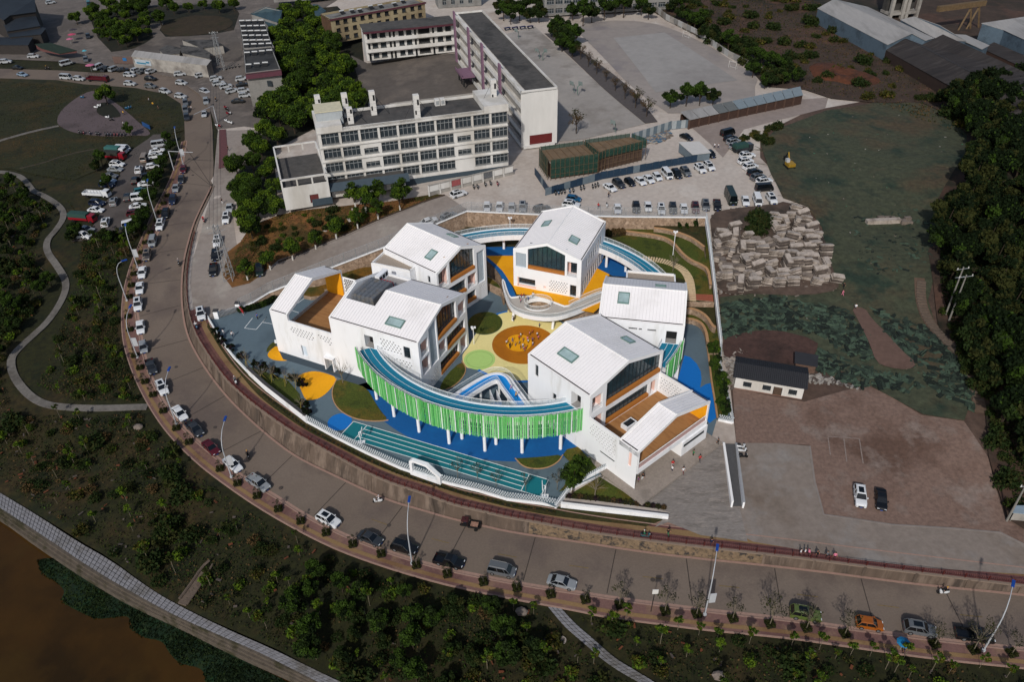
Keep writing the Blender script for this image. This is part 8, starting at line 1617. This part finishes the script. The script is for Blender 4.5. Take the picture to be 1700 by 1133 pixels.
sc_([(1,300),(60,330),(70,400),(60,440),(90,480),(40,560),(0,620)],26,4,'O','dark','small leafy tree at the far left of the slope','leafy trees at the far left',(.45,.7)); sc_([(520,960),(700,1000),(880,1030),(900,1120),(700,1160),(560,1120),(440,1050)],26,3.2,'O','dark','bushy green tree low on the slope near the bottom edge','bushy trees near the bottom edge',(.45,.7))
px_row = [P('l0',[p])[0] for p in ((10,640),(135,660),(495,700),(715,690),(1040,750),(1170,790),(1285,820),(1490,835))]+[P('l1',[p])[0] for p in ((255,860),(435,870),(625,920),(750,920),(970,920),(1150,990),(1440,990),(1610,1050),(350,970),(910,1010),(270,1080),(430,1100))]
for x,y in px_row:trees('',[(x,y)],'sapling','young bright green tree just below the bottom pavement','young green trees below the bottom pavement','O',2,(1.0,1.3),0)
# scrub on the upper ground
shr([(1080,20),(1240,110),(1270,145),(1335,150),(1375,165),(1450,172),(1530,172),(1600,225),(1590,170),(1480,90),(1400,60),(1350,10),(1300,-20),(1100,-20)],120,3.0,'U','dark scrub bush on the rough ground behind the sports field','scrub on the rough ground',(1.1,2.4),(0,2,3)); shr([(1560,500),(1620,600),(1655,700),(1680,850),(1640,690),(1600,610),(1575,540)],16,2,'U','scrub bush at the foot of the dense wood','scrub by the dense wood',(.8,1.5),(0,2)); shr([(1218,235),(1290,205),(1295,225),(1262,250),(1245,262)],14,1.6,'U','dark low scrub between the cars and the green netting','scrub beside the green netting',(.8,1.3),(2,3))
shr([(1225,385),(1255,360),(1290,365),(1285,395),(1245,400)],7,1.5,'U','dark bush growing among the slab stacks','bushes among the slab stacks',(1.1,1.7),(2,)); shr([P('ka',[p])[0] for p in ((40,420),(120,250),(300,180),(600,130),(900,120),(1000,140),(600,290),(300,400),(100,500))],34,2.5,'U','bush on the orange earth bank above the side lane','bushes on the orange bank',(.6,1.1))
# kindergarten planting
for i,(x,y) in enumerate([(480,370),(520,450),(490,520),(530,600),(560,680),(575,760),(560,860),(590,930)]):trees('r4',[(x,y)],'pine' if i % 2 else 'round',f'dense shrub tree {ORD[i]} from the top in the strip beside the right wall','shrub trees beside the right wall',0,1.6,(.75,.95))
for i,(x,y) in enumerate([(30,120),(125,215),(275,300),(370,345),(500,380),(650,430),(760,500),(700,440),(800,720),(815,800),(-150,-60),(-110,0),(-60,60)]):trees('t6',[(x,y)],'purple','dark purple leaved shrub tree along the left front wall','purple shrubs along the left front',0,.8,(.9,1.2))
for i,(x,y) in enumerate([(200,312),(350,462),(465,457),(605,488),(715,517),(770,768)]):
 trees('t6',[(x,y)],'naked',f'bare propped tree {ORD[i]} from the left on the front lawn','bare propped trees',0,0,(.8,1.0))
 p = G(*P('t6',[(x,y)])[0],0); o = thing('tree_prop',f'thin wooden props of the {ORD[i]} bare tree on the front lawn','tree props',(p.x,p.y,0)); w = MB(); [w.tube([(cos(a)*1.1,sin(a)*1.1,0),(0,0,2.2)],.05,4) for a in (.4,2.5,4.6)]; w.obj('props',M('yellow_pole','#8c7c3a',.8),o)
for i,(x,y) in enumerate([(850,400),(990,410),(1120,465),(1330,497),(1550,487)]):trees('t7',[(x,y)],'pave',f'thin tree {ORD[i]} from the left beside the running track','thin trees by the running track',0,0,(.85,1.0),0)
trees('t7',[(1665,400)],'round','small leafy tree beside the lattice wall below the entrance block',None,0,2.5,(1.15,1.4)); trees('t7',[(1700,330)],'round','taller leafy green tree against the side wall of the entrance block',None,0,2.5,(1.15,1.4)); trees('kc',[(640,288)],'naked','bare tree casting its shadow on the white wall beside the bridge end',None,0,0,(1.15,1.15)); trees('r6',[(412,505)],'naked','bare propped tree on the triangular entrance lawn',None,'U',0,(1.15,1.15)); trees('r3',[(705,570)],'naked','slim bare tree on the back lawn near the floodlight',None,4,0,(1.0,1.0)); trees('r3',[(760,200),(825,195),(900,190)],'pine','dark shrub in the back right corner of the garden','dark shrubs in the back corner',6,.5,(.5,.6))
def hedge(name,label,line,w_,h,mats,n,size,z=None):
 root = thing('hedge',label,'hedge'); l = dens(line,.9,False); leaves('foliage',[(p[0],p[1],(p[2] if z is None else z)+h*.5,w_*.6,w_*.6,h*.55,random.randrange(len(mats))) for p in l],n,size,[LF[k] for k in mats],root)
 b = MB(); 
 for p,d in along(l,1.0):b.obox(p[:2],d[:2],1.0,w_*.6,(p.z if z is None else z)-.1,(p.z if z is None else z)+h*.6)
 b.obj('inner_branches',M('hedge_core','#12140a',.95),root)
hl = DD(P('r6',[(175,497),(420,520),(700,555),(950,590)]),'U'); hedge('h','clipped brown green hedge behind the long planter wall',hl,.9,.8,'obp',3000,.14)
hedge('h','row of dark green bushes under the stone wall by the gate',[G(*p,0) for p in P('r5',[(400,215),(470,205),(560,180),(640,150),(710,110)])],1.5,1.4,'dkm',3500,.17); hedge('h','tall dry reeds behind the back bridge on the left',[G(*p,4) for p in P('r1',[(400,285),(500,245),(620,225),(760,225)])],1.2,1.6,'bby',2600,.2); hedge('h','tall dry reeds in the corner right of the terrace block',[G(*p,4) for p in P('r3',[(150,270),(200,262),(275,262)])],1.4,2,'bbo',1600,.2)
hedge('h','narrow clipped hedge along the verge below the front wall',[Vector((p.x,p.y,float(hU(p.x,p.y)))) for p in offs(wPW[5:],-1.1)],.5,.35,'oob',5200,.12)
# ground cover
def cover(name,poly,reg,n,size,mats,h,patch=6.0,dens_=.55):
 w = DD(poly,reg) if isinstance(reg,str) else [G(x,y,reg) for x,y in poly]; X = np.array([[p.x,p.y] for p in w]); lo_,hi_ = X.min(0),X.max(0); m_ = n*4; q = RN.uniform(lo_,hi_,(m_,2)); ins = np.zeros(m_,bool); j = len(X)-1
 for i in range(len(X)):
  xi,yi,xj,yj = *X[i],*X[j]
  if yi != yj:ins ^= ((yi > q[:,1]) != (yj > q[:,1])) & (q[:,0] < (xj-xi)*(q[:,1]-yi)/(yj-yi)+xi)
  j = i
 f = np.sin(q[:,0]/patch*1.3+1.7*np.sin(q[:,1]/patch*.9))*np.sin(q[:,1]/patch*1.1+2*np.sin(q[:,0]/patch*.7)); q = q[ins & (f+RN.uniform(-1,1,m_) > dens_-1)][:n]
 if reg == 'O':q = q[np.array([clear(a_,b_) for a_,b_ in q])]
 z = HF[reg](q[:,0],q[:,1]) if isinstance(reg,str) else np.full(len(q),float(reg)); k = len(q); hh = h*RN.uniform(.3,1,k); mi = ((np.sin(q[:,0]/patch*.8+3)+np.cos(q[:,1]/patch*.9)+RN.uniform(-1.2,1.2,k)+2)/4*len(mats)).clip(0,len(mats)-1).astype(int)
 bl = None; a = RN.normal(size=(k,3)); a[:,2] = abs(a[:,2])*.8; a /= np.linalg.norm(a,axis=1)[:,None]; b = np.cross(a,RN.normal(size=(k,3))); b /= np.linalg.norm(b,axis=1)[:,None]; s = size*RN.uniform(.5,1.4,k)[:,None]; c = np.c_[q,z+hh]
 V = np.stack([c-a*s,c-b*s*.7,c+a*s,c+b*s*.7],1).reshape(-1,3); me = bpy.data.meshes.new(name); me.vertices.add(4*k); me.vertices.foreach_set('co',V.astype(np.float32).ravel()); me.loops.add(4*k); me.loops.foreach_set('vertex_index',np.arange(4*k,dtype=np.int32)); me.polygons.add(k); me.polygons.foreach_set('loop_start',np.arange(0,4*k,4,dtype=np.int32)); me.polygons.foreach_set('material_index',mi.astype(np.int32))
 for m in mats:me.materials.append(LF[m])
 me.update(calc_edges=True); link(name,me,kind='stuff')
cover('undergrowth',slope,'O',120000,.17,'okdbdomo',.3,7,.9); cover('undergrowth',left,'O',34000,.16,'okdbom',.25,6,.9)
for poly_,k_,nl in ((slope,190,42000),(left,30,8000)):leaves('bush_clumps',[(x,y,z+.4,r_,r_*.9,r_*.7,random.randrange(5)) for x,y,z in scatter(poly_,k_,.8,'O') for r_ in [random.uniform(.4,1.5)]],nl,.17,[LF[c] for c in 'kdobd'],kind='stuff')
cover('grass_cover',[(0,135),(220,150),(300,180),(300,225),(225,262),(180,262),(120,300),(-30,280),(-60,130)],'O',16000,.14,'okob',.12,9,.7)
cover('scrub_cover',[(1080,20),(1240,110),(1335,150),(1450,172),(1600,225),(1700,240),(1700,160),(1500,95),(1350,0),(1100,-20)],'U',26000,.3,'kobodb',.5,9,.4); cover('scrub_cover',[(1560,480),(1610,600),(1650,700),(1690,860),(1720,860),(1720,300),(1600,320),(1560,380)],'U',26000,.3,'kdokd',.7,8,.1)
cover('bank_grass',P('ka',[(0,330),(60,230),(230,160),(500,110),(1000,60),(1350,15),(900,190),(600,320),(250,455),(60,600),(-100,560)]),'U',9000,.16,'byomb',.2,4,.7)
cover('verge_grass_blades',P('',[(347,545),(400,622),(507,713),(630,774),(842,840),(985,862),(1086,873),(1105,862),(922,845),(795,819),(664,781),(511,704),(415,624),(358,552)]),'U',12000,.09,'oboy',.12,3,.5)
# ================================================================ RUBBLE YARD
m_wd = M('white_debris','#8b8680',.9,.2,2)
m_slab = [M('grey_roof_slab','#6f655d',.95,.25,2,'#574e47',.5,.5),M('pale_roof_slab','#9a9087',.95,.2,2,'#7b7168',.5,.5),M('dark_roof_slab','#4c443f',.95,.25,2)]
def stack(n,L,W_):
 r = thing('slab_stack','x','slab stack'); z = 0
 for i in range(n):t = random.uniform(.14,.24); w = MB(); w.box(-L/2,L/2,-W_/2,W_/2,0,t); o = w.obj('slab',random.choice(m_slab),r); o.location = (random.uniform(-.18,.18),random.uniform(-.15,.15),z); o.rotation_euler = (random.uniform(-.03,.03),random.uniform(-.04,.04),random.uniform(-.12,.12)); z += t+.01
 return r
ST = [stack(14,2.7,1.2),stack(11,2.3,1.1),stack(17,2.9,1.3),stack(8,2.6,1.5)]
yard = [P('z7',[p])[0] for p in ((120,230),(240,180),(330,150),(440,110),(540,110),(600,190),(640,280),(670,380),(700,450),(560,480),(380,480),(200,490),(130,460),(115,350))]
for q in scatter(yard,120,1.75,'U'):
 if hypot(q[0]-G(*P('z7',[(300,190)])[0],6).x,q[1]-G(*P('z7',[(300,190)])[0],6).y) < 5:continue
 dup(random.choice(ST),q,0,'leaning stack of weathered roof slabs in the rubble yard','slab stacks in the rubble yard',rot=(random.uniform(-.3,.3),random.uniform(-.25,.25),random.choice([0.0,.15,.15,1.5])+random.uniform(-.3,.3)))
for s_ in ST:discard(s_)
def debris(name,poly,reg,n,sz,mats):
 b = MB()
 for q in scatter(poly,n,.1,reg):
  s1,s2,s3 = sz*random.uniform(.4,1.6),sz*random.uniform(.2,.7),sz*random.uniform(.08,.3); b.T = Matrix.Translation((q[0],q[1],q[2]+.1+random.uniform(0,.25))) @ Matrix.Rotation(random.uniform(0,6.3),4,'Z') @ Matrix.Rotation(random.uniform(-.4,.4),4,'X'); b.box(-s1,s1,-s2,s2,-s3,s3,random.randrange(len(mats)))
 b.T = None; b.obj(name,mats,kind='stuff')
debris('slab_rubble',yard,'U',1700,.5,m_slab+[m_wd])
debris('earth_clods',slope,'O',260,.3,[M('orange_clod','#5e3420',.9),m_slab[2]]); debris('loose_rubble',[P('z7',[p])[0] for p in ((90,110),(200,80),(440,60),(580,110),(620,190),(700,420),(740,480),(560,520),(120,510),(95,300))],'U',1400,.35,m_slab+[m_wd])
debris('wall_rubble',P('t5',[(270,90),(330,80),(400,140),(400,400),(370,500),(320,300)]),'U',320,.35,[m_wd,m_slab[0]]); debris('wall_rubble',P('t5',[(400,120),(560,130),(480,170),(330,240)]),'U',60,.6,[m_slab[1]]); debris('hut_rubble',P('t5',[(1080,340),(1300,390),(1600,510),(1400,460),(1100,430)]),'U',160,.4,[m_wd,m_slab[2]])
debris('site_debris',P('z5',[(700,160),(880,110),(900,160),(820,200),(740,200)]),'U',300,.6,[m_wd,m_slab[0],M('blue_sheet_scrap','#3d5f78',.7)]); debris('net_litter',[(1262,240),(1450,172),(1600,240),(1555,335),(1540,500),(1600,640),(1440,640),(1290,590),(1200,560),(1200,500),(1390,482),(1365,380),(1300,330)],'U',170,.2,[m_slab[0],m_wd,M('green_net_scrap','#2f6a50',.8),M('dark_scrap','#1b211d',.9)])
m_gns = [M('netted_lump','#27332a',.95,.3,1.2),M('netted_lump_pale','#3a4a3c',.95,.3,1.2),M('netted_lump_dark','#161f1a',.95,.3,1.2)]
debris('netted_slabs',P('z7',[(150,560),(420,520),(600,560),(760,590),(860,700),(900,840),(760,800),(620,700),(400,680),(160,720)]),'U',700,.9,m_gns); debris('netted_lumps',P('z7',[(880,580),(1100,640),(1300,780),(1390,950),(1390,1080),(1200,1000),(1100,870),(960,700)]),'U',420,.9,m_gns); debris('netted_lumps',P('z7',[(620,780),(900,880),(1150,940),(1100,1000),(800,960),(620,880)]),'U',260,.8,m_gns); debris('netted_lumps',P('z7',[(780,130),(1180,60),(1200,330),(1000,420),(830,400)]),'U',160,.6,m_gns)
cover('water_weed_tufts',[(p[0]+random.uniform(-3,3),p[1]+random.uniform(-2,2)) for p in alg],wz,16000,.2,'kkd',.12,3,.5)
debris('dirt_heap_stones',[P('t3',[p])[0] for p in ((150,470),(350,440),(700,540),(740,600),(500,600),(230,600))],'U',300,.3,[m_slab[0],M('orange_clod','#5e3420',.9)])
# folds in the dust netting, the earth heap, the fallen concrete
nf = MB()
for q in scatter([(1262,250),(1450,180),(1595,235),(1550,340),(1540,500),(1590,620),(1440,630),(1290,580),(1210,550),(1215,500),(1395,482),(1365,380),(1300,330)],260,2,'U'):
 a = random.uniform(0,3.14); L_ = random.uniform(2,9); p = Vector(q); k = [p+Vector((cos(a+i*.12)*L_*i/5,sin(a+i*.12)*L_*i/5,.14)) for i in range(6)]
 for v in k:v.z = float(hU(v.x,v.y))+.12
 nf.tube(k,random.uniform(.08,.28),4,r1=.03)
nf.obj('net_folds',m_net,kind='stuff')
def mound(name,poly,reg,h,mat,n=1,**kw):
 w = smooth(DD(poly,reg),1,True); c = sum(w,Vector())/len(w); b = MB(); rings = []
 for f,hh in ((1,0),(.8,.45),(.55,.8),(.3,.95)):rings.append([Vector((c.x+(p.x-c.x)*f+RN.uniform(-.3,.3)*(1-f)*3,c.y+(p.y-c.y)*f+RN.uniform(-.3,.3)*(1-f)*3,p.z-.1+h*hh*RN.uniform(.75,1.2))) for p in w])
 for a,d in zip(rings,rings[1:]):b.strip(a+[a[0]],d+[d[0]])
 b.add(rings[-1],[tuple(range(len(w)))]); return b.obj(name,mat,smooth=True,**kw)
mound('earth_heap',[P('t3',[p])[0] for p in ((145,480),(210,440),(350,440),(430,490),(600,520),(740,580),(700,620),(500,620),(300,580),(200,570))],'U',2.2,M('orange_brown_earth','#4e2c1b',.95,.3,.8,'#3a241a',.2,.5,.6),kind='structure')
fc_ = thing('fallen_concrete','long broken concrete beam lying on a mound in the middle of the green netting','rubble',D(1472,371,'U'),.05); w = MB(); w.box(-5.5,3.2,-.8,.6,.2,1.3); w.obj('beam',m_slab[1],fc_); w = MB(); [w.box(x-.8,x+.8,y-.5,y+.5,.1,.9+.3*(i%2)) for i,(x,y) in enumerate(((4,0),(5.5,.6),(2,1.5),(3.8,-1.2),(5.2,-1),(-1,1.6),(1,1.8)))]; w.obj('broken_pieces',m_slab[0],fc_)
# slope steps by the wood, stairs by the canal, boulder, manhole
path_px('dirt_path','z7',[(1120,430),(1125,540),(1160,640),(1250,740),(1340,830),(1390,930),(1410,1040),(1425,1100)],2.2,'U',M('path_earth','#554539',.95,.2,1),.42)
st = thing('earth_steps','winding flight of pale steps climbing beside the wood at the right','steps'); l = smooth(DD(P('z7',[(1130,450),(1125,540),(1160,640),(1250,740),(1340,830),(1390,930),(1410,1040)]),'U'),2); m_st = M('step_stone','#5b4f45',.95,.2,1.5)
for p,d in along(l,.9):z = float(hU(p.x,p.y)); w = MB(); w.obox(p[:2],(-d.y,d.x),1.9,.7,z,z+.55); w.obj('step',m_st,st)
cs2 = thing('canal_stairs','short stair ramp with curved side wall climbing from the canal path','stairs'); A = [D(*p,'O') for p in P('m1',[(960,700),(1020,620),(1080,530),(1120,495)])]; B = [D(*p,'O') for p in P('m1',[(1000,725),(1060,640),(1110,560),(1135,510)])]
w = MB(); w.tube([p+Vector((0,0,.5)) for p in smooth(A,1)],.22,5); w.obj('side_wall',m_st,cs2); w = MB(); w.tube([p+Vector((0,0,.3)) for p in smooth(B,1)],.15,5); w.obj('side_wall',m_st,cs2)
for i in range(9):p = A[0].lerp(A[2],i/9).lerp(B[0].lerp(B[2],i/9),.5); w = MB(); w.obox(p[:2],(A[2]-A[0])[:2],.8,1.6,p.z,p.z+.3); w.obj('step',m_st,cs2)
for fr,x,y,r_,lb in (('l0',1280,1100,1.0,'pale square boulder on the grass near the bottom edge'),('l0',60,705,1.0,'dark round rock beside the stone slab path'),('l2',745,845,1.0,'grey rock on the dark slope below the lower left bend')):
 p = D(*P(fr,[(x,y)])[0],'O'); o = thing('boulder',lb,'rock',p); w = MB(); w.ellip((0,0,.3),r_,r_*.8,.6,8,5,jit=.12); w.obj('stone',m_slab[0],o)
mh = thing('manhole_cover','round pale manhole cover in the grass left of the stone slab path','manhole cover',D(*P('l0',[(312,877)])[0],'O')); w = MB(); w.cyl((0,0),.62,0,.22,20); w.obj('ring',m_slab[1],mh); w = MB(); w.cyl((0,0),.45,.22,.26,20); w.obj('lid',m_slab[0],mh)
for k in TV:[discard(t) for t in TV[k]]
for s_ in SV:discard(s_)
print('objects',len(bpy.data.objects),'tris',sum(len(m.polygons) for m in bpy.data.meshes))
